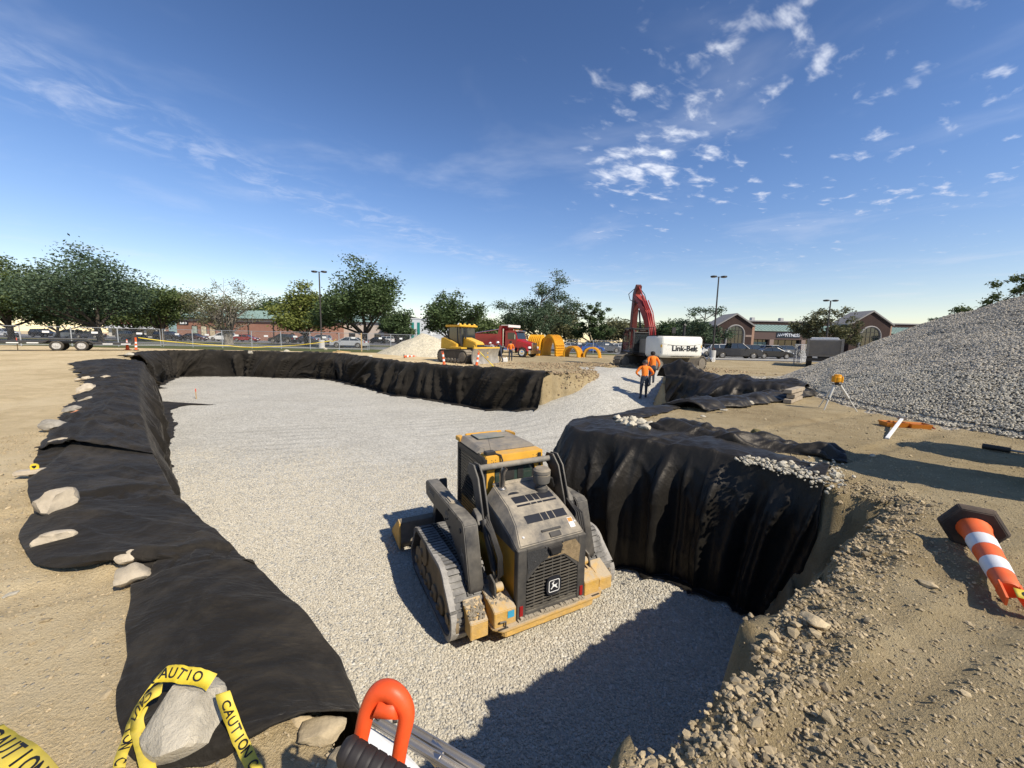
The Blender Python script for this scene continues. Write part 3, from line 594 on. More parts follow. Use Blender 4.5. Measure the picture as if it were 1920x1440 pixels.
# crumpled fabric over the far side of the side trench
def heap_fn(x, y, a): return .42 * np.exp(-((x - 7.6) / .7) ** 2) * np.sin(min(a * 1.1, 1) * PI) * (1 + .5 * fbm(x * 2.5, y * 2.5, 91, 3)) + .10 * sst(.1, .5, a)
sheet(FB, 'crumpled black fabric heaped over the side trench near the orange workers', [(7.0, 18.5, 6.95, 17.4, .3, .9), (7.9, 18.0, 7.35, 16.9, .5, .9), (8.8, 17.2, 7.9, 16.2, .7, .8), (9.7, 16.3, 8.7, 15.2, .8, .7), (10.6, 15.3, 9.6, 14.3, .8, .6), (11.3, 14.4, 10.3, 13.6, .5, .4)], FABC, step=.05, nt=40, nw=34, lift=.08, hump=.12, fold=.34, freq=1.1, skew=1.2, seed=83, crease=.09, wrinkle=.06, ragged=.2, bottom=-1.25, top_fn=heap_fn)
sheet(FB, 'low black fabric flap spread along the near edge of the side trench', [(4.7, 9.3, 3.9, 9.85, .3, .1), (6.2, 10.2, 5.6, 11.0, .4, .1), (7.7, 11.0, 7.0, 11.8, .4, .1), (9.4, 12.3, 8.4, 12.6, .4, .1), (10.6, 13.1, 10.1, 13.4, .3, .1)], FABC, step=.05, nt=36, nw=14, lift=.05, hump=.14, fold=.10, freq=1.2, seed=93, crease=.08, wrinkle=.05, ragged=.25, bottom=-.9)
def roll_fn(x, y, a): return .055 * np.abs(np.sin(a * PI * 2.2)) * (1 + .8 * fbm(x * 2, y * 2, 97, 2))
sheet(FB, 'narrow bunched strip of black fabric trailing beside the pale rubble', [(3.3, 7.7, 2.6, 7.15, .02, .02), (3.65, 7.25, 3.05, 6.7, .02, .02), (4.15, 6.7, 3.7, 6.2, .02, .02), (4.75, 6.25, 4.4, 5.85, .02, .02), (5.2, 5.85, 4.95, 5.5, .02, .02)], FABC, step=.03, nt=34, nw=3, lift=.03, hump=.05, fold=.01, freq=1.2, seed=103, crease=.07, wrinkle=.05, ragged=.12, bottom=.012, top_fn=roll_fn)
# ------------------------------------------------------------------ rocks
ROCKM = M('field_rock', (.44, .37, .27), .9, var=.25, scale=5, bump=.6, bscale=18, randobj=.15, spec=.2)
ROCKG = M('grey_rock', (.30, .27, .22), .9, var=.35, scale=7, bump=.7, bscale=18, spec=.2)
ROCKP = M('pale_rock', (.50, .45, .35), .9, var=.18, scale=7, bump=.5, bscale=18, randobj=.15, spec=.2)
BRICKM = M('brick_piece', (.45, .20, .11), .9, var=.2, scale=9, bump=.4, spec=.2)
def rock_mesh(seed, mat, dims, rough=.28, cut=9, sub=3):
    r = random.Random(seed); bm = bmesh.new(); bmesh.ops.create_icosphere(bm, subdivisions=sub, radius=.5)
    pl = []
    for _ in range(cut):
        n = Vector((r.uniform(-1, 1), r.uniform(-1, 1), r.uniform(-.6, 1))).normalized(); pl.append((n, r.uniform(.24, .42)))
    from mathutils import noise as nz
    for v in bm.verts:
        c = v.co.copy()
        for n, d_ in pl:
            q = c.dot(n) - d_
            if q > 0: c -= n * q * .9
        c *= 1 + rough * nz.noise(c * 2.6 + Vector((seed, 0, 0))) + rough * .35 * nz.noise(c * 7 + Vector((seed, 3, 0)))
        v.co = Vector((c.x * dims[0], c.y * dims[1], c.z * dims[2]))
    me = bpy.data.meshes.new('rock'); bm.to_mesh(me); bm.free(); me.shade_smooth(); me.set_sharp_from_angle(angle=.55); me.materials.append(mat)
    return me
RG = 'rocks weighing down the fabric'
def rock(px, py, wpx, hk, mat, label, seed, group=None, name='rock', z=None, depth=.8, rough=.28):
    p = g(px, py, .06); dep = math.hypot(p.x, p.y); w_ = wpx / F * (p.y * _cp + 1.7 * _sp)
    zz = float(bank_h(p.x, p.y)) if z is None else z
    me = rock_mesh(seed, mat, (w_ * 1.15, w_ * depth * 1.15, w_ * hk * 1.25), rough)
    o = ob(name, me, None, (p.x, p.y, zz + w_ * hk * .36 + (.055 if group == RG else 0.)), (0, 0, math.atan2(-p.x, p.y) + seed % 3 * .15 - .15))
    return tag(o, label, 'rock', group)
RG = 'rocks weighing down the fabric'
rock(97, 960, 60, .85, ROCKM, 'big rounded tan boulder, largest of the rocks on the left fabric', 1, RG)
rock(122, 941, 26, .7, ROCKM, 'small tan rock tucked behind the largest tan boulder', 21, RG)
rock(110, 1013, 56, .42, ROCKM, 'long flat tan rock at the folded corner of the left fabric', 2, RG)
rock(249, 1077, 52, .55, ROCKM, 'smooth pale rock on the seam between two left fabric sheets', 3, RG)
rock(243, 1050, 36, .5, ROCKM, 'tan clod half under the fabric lip behind the smooth pale rock', 22, RG)
rock(118, 829, 38, .3, ROCKM, 'flat pale slab lying just past the pitted grey rock', 4, RG)
rock(103, 803, 36, .5, ROCKG, 'dark pitted grey rock on the left fabric edge', 5, RG)
rock(140, 770, 32, .35, ROCKG, 'flat brown stone resting on a broken brick', 6, RG)
rock(143, 778, 18, .4, BRICKM, 'orange broken brick piece under a flat brown stone', 7, RG, name='brick_piece')
rock(163, 735, 30, .55, ROCKM, 'round tan rock on the left fabric, the roundest of its row', 8, RG)
rock(170, 754, 30, .32, ROCKM, 'low tan rock below the round one in the left fabric row', 9, RG)
for i, (px, py, w_) in enumerate([(147, 712, 9), (160, 712, 12), (170, 713, 12), (199, 712, 16), (180, 714, 9)]):
    rock(px, py, w_, .6, ROCKM, 'small tan stone in the row along the far fabric fold', 10 + i, RG)
rock(241, 668, 14, .45, ROCKP, 'flat pale stone on the far corner of the fabric', 31, RG)
for i, (px, py, w_) in enumerate([(470, 662, 9), (538, 660, 9), (610, 656, 8), (694, 668, 7)]):
    rock(px, py, w_, .6, ROCKP, 'small pale stone holding the top of the far wall fabric', 33 + i, RG)
NR = 'pale rubble on the big drape'
rr = random.Random(5)
LOOK = ['tiny', 'small', 'mid-sized', 'large']
def looks(w_, cuts): return LOOK[min(3, int(np.searchsorted(cuts, w_)))]
for i in range(16):
    w_ = rr.uniform(6, 20)
    rock(1166 + rr.uniform(-1, 1) * 12 + (i % 4) * 14, 794 + rr.uniform(-5, 8) + (i % 4) * 4, w_, .7, ROCKP, looks(w_, (8, 11, 16)) + ' pale rubble stone in the cluster on the nose of the big drape', 40 + i, NR, z=.10, rough=.5)
for i in range(40):
    t = rr.random(); px = 1408 + 158 * t + rr.uniform(-8, 8); py = 861 + 32 * t + rr.uniform(-9, 9) * (.3 + 1.1 * t); w_ = rr.uniform(4, 9) + 13 * t * rr.random() ** 2
    rock(px, py, w_, .6, ROCKP, looks(w_, (6, 9, 14)) + ' pale rubble chunk in the strip between drape and bunched fabric', 60 + i, 'pale rubble strip', z=.05 + .03 * rr.random(), rough=.5)
n_ = 520; t_ = rng.random(n_); pp = np.array([tuple(g(1395 + 180 * a_ + b_ * 10, 860 + 34 * a_ + c_ * 9 * (.4 + a_), .05)) for a_, b_, c_ in zip(t_, rng.normal(0, 1, n_), rng.normal(0, 1, n_))])
scatter('rubble', 'fine pale stone rubble spilled along the top of the big drape', pp + np.array([0, 0, .0]), rng.uniform(.015, .06, n_), ROCKP, .7)
rock(1418, 814, 16, .75, M('moss_clod', (.18, .15, .06), .95, var=.4, scale=12, bump=.8), 'mossy brown soil clod alone on the dirt past the drape', 120, name='soil_clod')
rock(1390, 815, 9, .6, CLOD, 'small tan clod next to the mossy soil clod', 121, name='soil_clod')
rock(1636, 852, 10, .6, ROCKP, 'small pale stone alone on dirt by the shadow edge', 122)
rock(1405, 757, 14, .4, ROCKP, 'pale flat stone on the low fabric flap', 123, RG)
rock(1357, 772, 12, .35, ROCKP, 'pale stone at the lower edge of the low fabric flap', 124, RG)
rock(1318, 782, 10, .35, ROCKP, 'pale stone at the corner of the low fabric flap', 125, RG)
for i, (px, py, w_, lab) in enumerate([(18, 1093, 20, 'round pale stone bedded in dirt left of the folded fabric corner'), (1742, 1082, 26, 'flat grey stone half buried near the fallen delineator'), (1525, 1150, 44, 'angular tan soil clod at the lip of the pit'), (1430, 1245, 16, 'small round pebble on the slope of the near rim'), (600, 1352, 70, 'cracked slab of tan soil at the rim beside the orange handle'), (560, 1330, 40, 'tan soil lump breaking from the rim below the fabric'), (640, 1395, 60, 'dry soil chunk between orange handle and fabric')]):
    rock(px, py, w_, .38, CLOD if i != 0 else ROCKP, lab, 140 + i, name='soil_clod' if i > 1 else 'rock')
# ------------------------------------------------------------------ compact track loader
LYEL = M('machine_yellow', (.70, .36, .03), .5, var=.1, scale=5, dust=.55, dustcol=(.46, .37, .25))
LTRF = M('track_frame_dust', (.20, .15, .09), .9, var=.35, scale=6, dust=.6, bump=.4)
LYELM = M('muddy_yellow', (.62, .36, .06), .7, var=.2, scale=9, dust=2.0, dustcol=(.47, .38, .26), bump=.5, bscale=30)
LGRY = M('machine_charcoal', (.034, .034, .036), .5, var=.2, scale=6, dust=.8, dustcol=(.36, .32, .25))
LHOOD = M('hood_charcoal', (.075, .074, .072), .6, var=.2, scale=6, dust=1.25, dustcol=(.40, .34, .25), bump=.15, bscale=120)
LBLK = M('machine_black', (.018, .018, .019), .5, var=.2, scale=8, dust=.25, dustcol=(.28, .24, .18))
RUB = M('track_rubber', (.058, .057, .056), .85, var=.25, scale=9, dust=1.3, dustcol=(.30, .285, .26), bump=.4, bscale=40)
CAKED = M('caked_mud', (.42, .36, .27), .95, var=.2, scale=14, bump=.9, bscale=22)
GREYMUD = M('grey_dried_mud', (.36, .34, .31), .95, var=.2, scale=14, bump=.9, bscale=30)
CHROME = M('pipe_steel', (.55, .52, .48), .28, metal=1., var=.15, scale=10)
STEEL = M('worn_steel', (.34, .32, .29), .45, metal=.8, var=.25, scale=8)
GLASSD = M('dark_glass', (.02, .028, .026), .08, var=.1, spec=.7, coat=.4)
WHITE = M('white_paint', (.78, .77, .74), .5, var=.05)
REDL = M('red_lens', (.30, .015, .015), .3, var=.1)
STICK = M('sticker_black', (.022, .023, .028), .45, var=.1)
BLUES = M('sticker_blue', (.05, .33, .52), .5, var=.1)
MUDBR = M('mud_screen', (.26, .19, .105), .9, var=.3, scale=20, bump=.5)
def decal(me, mat, name, parent, loc, rot): 
    me.materials.clear(); me.materials.append(mat); return ob(name, me, parent, loc, rot)
DEER = [(-.40, -.30), (-.30, -.33), (-.16, -.14), (-.02, -.10), (.10, -.13), (.28, -.30), (.42, -.34), (.44, -.29), (.33, -.22), (.26, -.06), (.30, .06), (.38, .14), (.34, .18), (.25, .12), (.10, .10), (-.04, .12), (-.10, .24), (-.05, .36), (.02, .46), (-.02, .48), (-.10, .40), (-.12, .47), (-.16, .47), (-.16, .37), (-.28, .29), (-.30, .24), (-.20, .20), (-.18, .08), (-.22, -.04), (-.32, -.20), (-.42, -.24)]
def emblem(parent, loc, rot, s, mat_out, mat_in=None, oval=False, deer=True):
    # rounded frame with a leaping deer, in the local xy plane
    def rr(w, h, r, n=6):
        p = []
        for cx, cy, a0 in ((w - r, h - r, 0), (-w + r, h - r, 90), (-w + r, -h + r, 180), (w - r, -h + r, 270)):
            for i in range(n + 1): a = math.radians(a0 + 90 * i / n); p.append((cx + r * math.cos(a), cy + r * math.sin(a)))
        return p
    if oval: A = [(.34 * s * math.cos(t), .62 * s * math.sin(t)) for t in np.linspace(0, 2 * PI, 28, endpoint=False)]; B = [(x * .93, y * .96) for x, y in A]
    else: A = rr(.62 * s, .62 * s, .2 * s); B = rr(.55 * s, .55 * s, .15 * s)
    b = MB(); n = len(A); b.add([(x, y, 0) for x, y in A] + [(x, y, 0) for x, y in B], [(i, (i + 1) % n, n + (i + 1) % n, n + i) for i in range(n)])
    f = b.obj('emblem_frame', mat_out, parent, loc, rot, smooth=0)
    b = MB(); b.prism([(x * s * .95, y * s * .95) for x, y in DEER], -.001, .001, 'xy'); b.obj('emblem_deer', mat_out, parent, loc, rot, smooth=0)
def make_loader():
    t = thing('track_loader', 'dusty yellow and charcoal compact track loader parked on the pit gravel', 'track loader', (.575, 4.74, -2.14), math.radians(28))
    hw = .53
    # chassis
    b = MB(); b.bb(-hw + .03, hw - .03, .10, 2.05, .28, 1.22); b.obj('chassis', LYEL, t, bevel=.01)
    # hood with chamfered shoulders
    def hoodsec(y, z, w, c): return [(-w, y, z - c), (-w + c * .75, y, z), (w - c * .75, y, z), (w, y, z - c)]
    secs = [hoodsec(-.005, 1.27, hw, .05), hoodsec(.22, 1.45, hw, .12), hoodsec(.5, 1.58, hw, .16), hoodsec(1.0, 1.70, hw, .18)]
    b = MB(); vs = [p for s in secs for p in s]; low = [(-hw, -.005, 1.18), (hw, -.005, 1.18), (-hw, 1.0, 1.18), (hw, 1.0, 1.18)]
    fs = [(4 * i + j, 4 * i + j + 1, 4 * i + j + 5, 4 * i + j + 4) for i in range(3) for j in range(3)]
    k = len(vs); fs += [(0, 1, 2, 3, k + 1, k), (12, 13, 14, 15, k + 3, k + 2), (0, 4, 8, 12, k + 2, k), (3, 7, 11, 15, k + 3, k + 1)]
    b.add(vs + low, fs); hood = b.obj('hood', LHOOD, t, smooth=25, bevel=.012)
    def onhood(x, y, lift=.006):
        ys = [-.005, .22, .5, 1.0]; zs = [1.27, 1.45, 1.58, 1.70]
        return Vector((x, y, float(np.interp(y, ys, zs)) + lift))
    for (y0, y1, segs) in ((.46, .66, [(-.28, -.07), (-.055, .03), (.045, .12), (.135, .36)]), (.20, .31, [(-.27, -.03), (-.015, .07), (.085, .17), (.185, .37)])):
        for x0, x1 in segs:
            b = MB(); b.quad(onhood(x0, y0), onhood(x1, y0), onhood(x1, y1), onhood(x0, y1)); b.obj('sticker', STICK, hood, smooth=0)
    b = MB(); b.add([onhood(-.2 + .09 * math.cos(a), .72 + .05 * math.sin(a)) for a in np.linspace(0, PI, 10)], [tuple(range(10))]); b.obj('sticker', STICK, hood, smooth=0)
    b = MB(); b.quad(onhood(.33, .06), onhood(.41, .06), onhood(.41, .17), onhood(.33, .17)); b.obj('sticker', WHITE, hood, smooth=0)
    b = MB(); b.quad(onhood(.335, .12, .008), onhood(.405, .12, .008), onhood(.405, .165, .008), onhood(.335, .165, .008)); b.obj('sticker', M('sticker_orange', (.6, .22, .04)), hood, smooth=0)
    b = MB(); b.box(onhood(.03, .09, .01), (.30, .03, .02), (.65, 0, 0)); b.box(onhood(.06, .04, .0), (.17, .07, .03), (.65, 0, 0)); b.obj('latch', LBLK, hood, bevel=.004)
    for x, y in ((-.40, .08), (.43, .12)): b = MB(); b.lathe([(.018, 0), (.015, .012)], onhood(x, y, 0), 'z', 8); b.obj('bolt', WHITE, hood)
    # rear door with grille
    b = MB(); b.bb(-hw, -.40, -.03, .07, .30, 1.235); b.bb(.40, hw, -.03, .07, .30, 1.235); b.bb(-.40, .40, -.03, .07, .30, .385); b.bb(-.40, .40, -.03, .07, 1.02, 1.235)
    b.prism([(-.40, 1.02), (-.40, .80), (-.16, 1.02)], -.03, .07, 'xz'); b.prism([(.40, 1.02), (.16, 1.02), (.40, .80)], -.03, .07, 'xz')
    door = b.obj('rear_door', LGRY, t, bevel=.006)
    b = MB(); b.bb(-.41, .41, .062, .08, .34, 1.06); b.obj('radiator_core', M('core_black', (.008, .008, .008), .9), door)
    BAR = M('grille_bar', (.075, .072, .066), .6, dust=.25)
    for i in range(14):
        z = .415 + i * .044; w_ = .395
        if z > .80: w_ = .395 - (z - .80) * (.24 / .22)
        b = MB(); b.box((0, -.022, z), (2 * w_, .018, .010)); b.obj('grille_bar', BAR, door, smooth=0)
    for x in (-.27, -.13, 0, .13, .27): b = MB(); b.bb(x - .007, x + .007, -.012, .03, .385, 1.02 if abs(x) < .2 else .92); b.obj('grille_rib', BAR, door, smooth=0)
    pl = MB(); pl.prism([(.115 * math.copysign(abs(math.cos(a)) ** .6, math.cos(a)), .66 + .125 * math.copysign(abs(math.sin(a)) ** .6, math.sin(a))) for a in np.linspace(0, 2 * PI, 24, endpoint=False)], -.062, -.04, 'xz')
    pl.obj('badge', STICK, door, smooth=0)
    emblem(door, (0, -.0665, .66), (PI / 2, 0, 0), .135, M('badge_white', (.82, .82, .80), .4))
    PERF = M('perforated_panel', (.05, .05, .05), .6, var=.5, scale=140, detail=1, bump=.8, bscale=160)
    b = MB(); b.add([(-.41, -.034, 1.20), (.02, -.034, 1.20), (-.1, -.034, 1.06), (-.38, -.034, .90)], [(0, 1, 2, 3)]); b.obj('screen', PERF, door, smooth=0)
    b = MB(); b.add([(.06, -.034, 1.16), (.16, -.034, 1.21), (.34, -.034, 1.21), (.43, -.034, 1.10), (.41, -.034, .86), (.17, -.034, 1.045), (-.1, -.034, 1.045), (-.08, -.034, 1.075), (.1, -.034, 1.08)], [tuple(range(9))]); b.obj('mud_patch', MUDBR, door, smooth=0)
    b = MB(); b.prism([(-.10, 1.20), (.12, 1.20), (.09, 1.09), (-.05, 1.09)], -.075, -.03, 'xz'); b.obj('handle', LBLK, door, bevel=.008)
    for x, z in ((-.13, 1.21), (-.12, 1.12), (.14, 1.22), (-.04, 1.075), (.07, 1.075), (.14, 1.11), (-.28, 1.05)): b = MB(); b.lathe([(.009, 0), (.007, -.01)], (x, -.034, z), 'y', 8); b.obj('bolt', STEEL, door)
    for x in (-.47, .47): b = MB(); b.bb(x - .025, x + .025, -.042, -.03, .36, .50); b.obj('tail_light', REDL, door, bevel=.004)
    b = MB()
    for i in range(40): x = -.5 + i * .0256; b.box((x, -.045, .315 + .012 * math.sin(i * 2.1)), (.04, .05, .03 + .03 * abs(math.sin(i * 1.3))), (0, .2 * math.sin(i), 0))
    b.obj('mud_ledge', CAKED, door)
    # bumper plate, corner blocks
    b = MB(); b.prism([(-.86, .0), (-.76, -.10), (.76, -.10), (.88, .0), (.88, .12), (-.86, .12)], .275, .31, 'xy'); b.prism([(-.72, .02), (-.68, -.03), (.68, -.03), (.74, .02)], .14, .275, 'xy'); bp_ = b.obj('bumper', LYELM, t, bevel=.008)
    for x0 in (-.82, .62, -.2, .2):
        if abs(x0) > .3: b = MB(); b.bb(x0 + .02, x0 + .15, -.08, -.055, .309, .314); b.obj('slot', LBLK, bp_, smooth=0)
    def block(x0, x1, y0, y1, z0, z1, sl, name, mat):
        b = MB(); b.prism([(y0, z0), (y0, z1 - .03), (y0 + .06, z1), (y1, z1 + sl), (y1, z0)], x0, x1, 'yz'); return b.obj(name, mat, t, bevel=.008)
    block(-.84, -.54, -.03, .55, .31, .54, .10, 'corner_block', LYELM); block(.54, .80, -.03, .5, .31, .54, .08, 'corner_block', LYELM)
    blk = block(-1.13, -.90, .02, .30, .22, .46, .12, 'step_block', LYELM); block(.86, 1.10, .04, .32, .24, .46, .1, 'step_block', LYELM)
    b = MB(); b.bb(-.66, -.57, -.036, -.031, .40, .49); b.obj('sticker', BLUES, blk, smooth=0)
    b = MB(); b.ring([(-.78, -.06, .40), (-.70, -.06, .39), (-.70, -.06, .30)], .012, 8); b.obj('tow_hook', LGRY, t)
    # mud on the blocks
    r = random.Random(3); pts = []
    for i in range(160): x, y = r.uniform(-1.12, -.91), r.uniform(.04, .29); pts.append((x, y, .455 + (y - .02) * .40))
    for i in range(120): x, y = r.uniform(-.83, -.56), r.uniform(.06, .53); pts.append((x, y, .535 + y * .17))
    scatter('mud', None, np.array(pts), np.array([r.uniform(.015, .055) for _ in pts]), CAKED, .5, parent=t)
    # tracks
    def track(sx):
        c = [(.42, .30, .30, 115, 270), (1.92, .27, .27, 270, 380), (1.75, .56, .27, 380, 455), (.62, .60, .27, 92, 140)]
        pts = []
        for cy, cz, r_, a0, a1 in [(.52, .31, .29, 150, 270), (2.05, .27, .25, 270, 370), (1.85, .54, .27, 370, 450), (.76, .56, .27, 90, 150)]:
            for i in range(9): a = math.radians(a0 + (a1 - a0) * i / 8); pts.append((cy + r_ * math.cos(a), cz + r_ * math.sin(a)))
        n = len(pts); x0, x1 = sx * .72, sx * 1.30; b = MB()
        def off(d):
            o = []
            for i in range(n):
                p = Vector(pts[i]); tn = (Vector(pts[(i + 1) % n]) - Vector(pts[i - 1])).normalized(); nm = Vector((tn.y, -tn.x)); o.append(p + nm * d)
            return o
        O, I = off(0), off(-.045)
        vs = [(x0, *p) for p in O] + [(x1, *p) for p in O] + [(x0, *p) for p in I] + [(x1, *p) for p in I]
        fs = []
        for i in range(n):
            j = (i + 1) % n; fs += [(i, j, n + j, n + i), (2 * n + i, 3 * n + i, 3 * n + j, 2 * n + j), (i, 2 * n + i, 2 * n + j, j), (n + i, n + j, 3 * n + j, 3 * n + i)]
        b.add(vs, fs); tr = b.obj('track', RUB, t, smooth=40)
        # tread blocks spaced along the belt
        P = [Vector(p) for p in O] + [Vector(O[0])]; seg = [(P[i + 1] - P[i]).length for i in range(n)]; tot = sum(seg)
        b = MB(); h = MB(); kx = 62
        for q in range(kx):
            s = tot * q / kx; i = 0
            while s > seg[i]: s -= seg[i]; i += 1
            tn = (P[i + 1] - P[i]).normalized(); p = P[i] + tn * s; nm = Vector((tn.y, -tn.x)); ang = math.atan2(tn.y, tn.x)
            for xa, xb, o_ in ((x0, x0 + (x1 - x0) * .40, .0), (x0 + (x1 - x0) * .60, x1, .03)):
                pp = p + nm * .012 + tn * o_; b.box(((xa + xb) / 2, pp.x, pp.y), (abs(xb - xa), .055, .026), (ang, 0, 0))
            pp = p + nm * .002; h.box(((x0 + x1) / 2, pp.x, pp.y), (.055, .05, .05), (ang, 0, 0))
        b.obj('tread', RUB, tr, smooth=0); h.obj('drive_slots', LBLK, tr, smooth=0)
        fr = MB(); fr.prism([(.40, .16), (1.95, .16), (1.95, .36), (1.70, .62), (.75, .62), (.45, .45)], sx * .78, sx * 1.22, 'yz'); f = fr.obj('track_frame', LTRF, t, bevel=.01)
        for y_, z_, r_ in ((.42, .29, .22), (2.0, .25, .19), (.85, .17, .12), (1.15, .17, .12), (1.45, .17, .12), (1.72, .17, .12), (1.72, .50, .2)):
            w_ = MB(); w_.lathe([(r_, 0), (r_, .04 * sx), (r_ * .8, .05 * sx), (r_ * .35, .06 * sx), (r_ * .3, .09 * sx)], (sx * 1.21, y_, z_), 'x', 20); w_.obj('roller', LTRF, t)
        # dried mud plastered along the outer edge and the rear curve
        md = MB(); prev = None; sd = int(sx * 7 + 20)
        s_ = 0
        while s_ < tot:
            q = s_; i = 0
            while q > seg[i]: q -= seg[i]; i += 1
            tn = (P[i + 1] - P[i]).normalized(); p = P[i] + tn * q; nm = Vector((tn.y, -tn.x))
            wd = .05 + .07 * float(vnoise(s_ * 5, .5, sd)) + .10 * max(0, float(vnoise(s_ * 9, 3.5, sd)) - .6)
            if p.x < .55 and p.y < .22: wd += .34 * float(sst(.25, .7, float(vnoise(s_ * 7, 8.5, sd))))
            if p.x > 1.0: wd = .004
            e = p + nm * (.030 + .006 * float(vnoise(s_ * 30, 1.5, sd))); lo = p - nm * .03
            row = [(x1 + sx * .006, lo.x, lo.y), (x1 + sx * .008, e.x, e.y), (x1 - sx * wd * .6, e.x + nm.x * .005, e.y + nm.y * .005), (x1 - sx * wd, p.x, p.y)]
            if prev is not None and p.x < 1.25:
                o_ = len(md.v); md.add(prev + row, [(j, j + 1, 5 + j, 4 + j) for j in range(3)])
            prev = row; s_ += .02
        tag(md.obj('dried_mud', GREYMUD, tr, smooth=60), kind='stuff')
    track(-1); track(1)
    # lift arms: boomerang plates with box top
    arm_o = [(2.38, 1.16), (2.40, 1.38), (2.34, 1.42), (.64, 1.43), (.57, 1.39), (.34, .66), (.36, .57), (.44, .54), (.56, .58), (.66, .78), (1.0, 1.02), (1.45, 1.16), (2.0, 1.14)]
    for sx in (-1, 1):
        x0, x1 = sx * .82, sx * 1.02
        b = MB(); b.prism(arm_o, x0, x1, 'yz'); arm = b.obj('lift_arm', LGRY, t, bevel=.012)
        b = MB(); b.prism([(2.30, 1.24), (2.33, 1.42), (2.66, .92), (2.78, .42), (2.78, .22), (2.62, .22), (2.55, .75), (2.12, 1.22)], sx * .66, sx * .80, 'yz'); b.obj('arm_leg', LGRY, arm, bevel=.01)
        # rear tower plates
        for xa in (sx * .62, sx * .70):
            b = MB(); b.prism([(1.22, 1.92), (1.16, 2.04), (.98, 2.06), (.82, 1.92), (.60, 1.36), (.62, 1.22), (.70, 1.20), (.80, 1.36), (1.02, 1.80), (1.14, 1.86)], xa, xa + sx * .022, 'yz'); b.obj('tower_plate', LGRY, t, bevel=.004)
        b = MB(); b.prism([(.60, 1.36), (.66, 1.46), (.78, 1.52), (.86, 1.40), (.72, 1.20)], sx * .72, sx * .80, 'yz'); b.obj('pivot_lug', LGRY, t, bevel=.006)
        # hydraulic cylinder and hoses behind the arm
        b = MB(); b.cyl((sx * .72, .60, 1.42), (sx * .70, .28, .86), .045); b.obj('cylinder_barrel', LBLK, t)
        b = MB(); b.cyl((sx * .70, .28, .86), (sx * .69, .22, .70), .024); b.obj('cylinder_rod', CHROME, t)
        b = MB(); b.lathe([(.055, -.05), (.062, 0), (.055, .05)], (sx * .68, .20, .68), 'x', 14); b.obj('knuckle', LYELM, t)
        b = MB(); b.prism([(.12, .60), (.30, .60), (.30, .82), (.16, .78)], sx * .74, sx * .765, 'yz'); b.obj('ear_plate', LGRY, t, bevel=.004)
        for q in range(4):
            o_ = q * .022; b = MB(); b.ring([(sx * (.66 + o_), .62, 1.46 - o_), (sx * (.67 + o_), .40 - o_, 1.34), (sx * (.63 + o_), .22 - o_ * .5, 1.08), (sx * (.62 + o_), .20, .84), (sx * (.66 + o_), .30, .70)], .013, 8); b.obj('hose', LBLK, t)
        for y_, z_, r_ in ((.82, 1.42, .032), (.70, 1.28, .036), (.44, .70, .028), (1.18, 1.38, .018), (1.22, 1.22, .015), (1.30, 1.18, .015), (1.12, 1.14, .015)): b = MB(); b.lathe([(r_, 0), (r_ * .9, sx * .014), (r_ * .4, sx * .016)], (x1, y_, z_), 'x', 12); b.obj('pin', LBLK, arm)
    emblem(t, (-1.023, .60, 1.0), (PI / 2, 0, -PI / 2), .20, M('line_grey', (.19, .18, .16), .6), oval=True)
    me = text_mesh('DEERE', .105, .001, .001); decal(me, M('line_grey2', (.22, .21, .19), .6), 'lettering', t, (-1.024, 2.05, 1.31), (PI / 2, 0, -PI / 2))
    me = text_mesh('333 P', .085, .001, .001); decal(me, MATS['line_grey2'], 'lettering', t, (-1.024, 1.24, 1.28), (PI / 2, 0, -PI / 2))
    b = MB(); b.box((-.91, 1.35, 1.435), (.13, .22, .05)); b.obj('mud_cap', CAKED, t, bevel=.02)
    b = MB(); b.cyl((-.66, 1.06, 1.97), (.66, 1.06, 1.97), .045, n=16); b.obj('cross_tube', M('dusty_tube', (.17, .16, .14), .8, var=.3, scale=14, dust=.8), t)
    # exhaust, pre-cleaner
    b = MB(); b.ring([(-.30, .90, 1.66), (-.30, .90, 1.86), (-.295, .90, 1.92), (-.27, .885, 1.98)], [.042, .042, .045, .045], 16); ex = b.obj('exhaust_pipe', CHROME, t)
    b = MB(); b.lathe([(.068, 0), (.06, .02), (.045, .025)], (-.30, .90, 1.675), 'z', 16); b.obj('flange', STEEL, ex)
    b = MB(); d_ = Vector((.027, -.015, .06)).normalized(); c_ = Vector((-.27, .885, 1.98)) + d_ * .002; b.cyl(c_, c_ + d_ * .001, .036); b.obj('bore', M('soot', (.004, .004, .004), .9), ex)
    b = MB(); b.lathe([(.07, 1.66), (.07, 1.76), (.12, 1.78), (.13, 1.84), (.128, 1.90), (.118, 1.905), (.118, 1.915), (.132, 1.92), (.13, 1.965), (.10, 1.995), (.03, 2.0)], (.26, .72, -.03), 'z', 22); pc = b.obj('pre_cleaner', M('dusty_plastic', (.10, .095, .085), .8, var=.2, dust=1.0), t)
    b = MB(); b.lathe([(.10, 1.64), (.095, 1.69), (.07, 1.70)], (.26, .72, -.02), 'z', 18); b.obj('collar', LGRY, pc)
    b = MB(); b.bb(-.40, .40, .97, 1.03, 1.69, 1.73); b.obj('hood_seal', CAKED, t, bevel=.01)
    # cab
    cw = .50
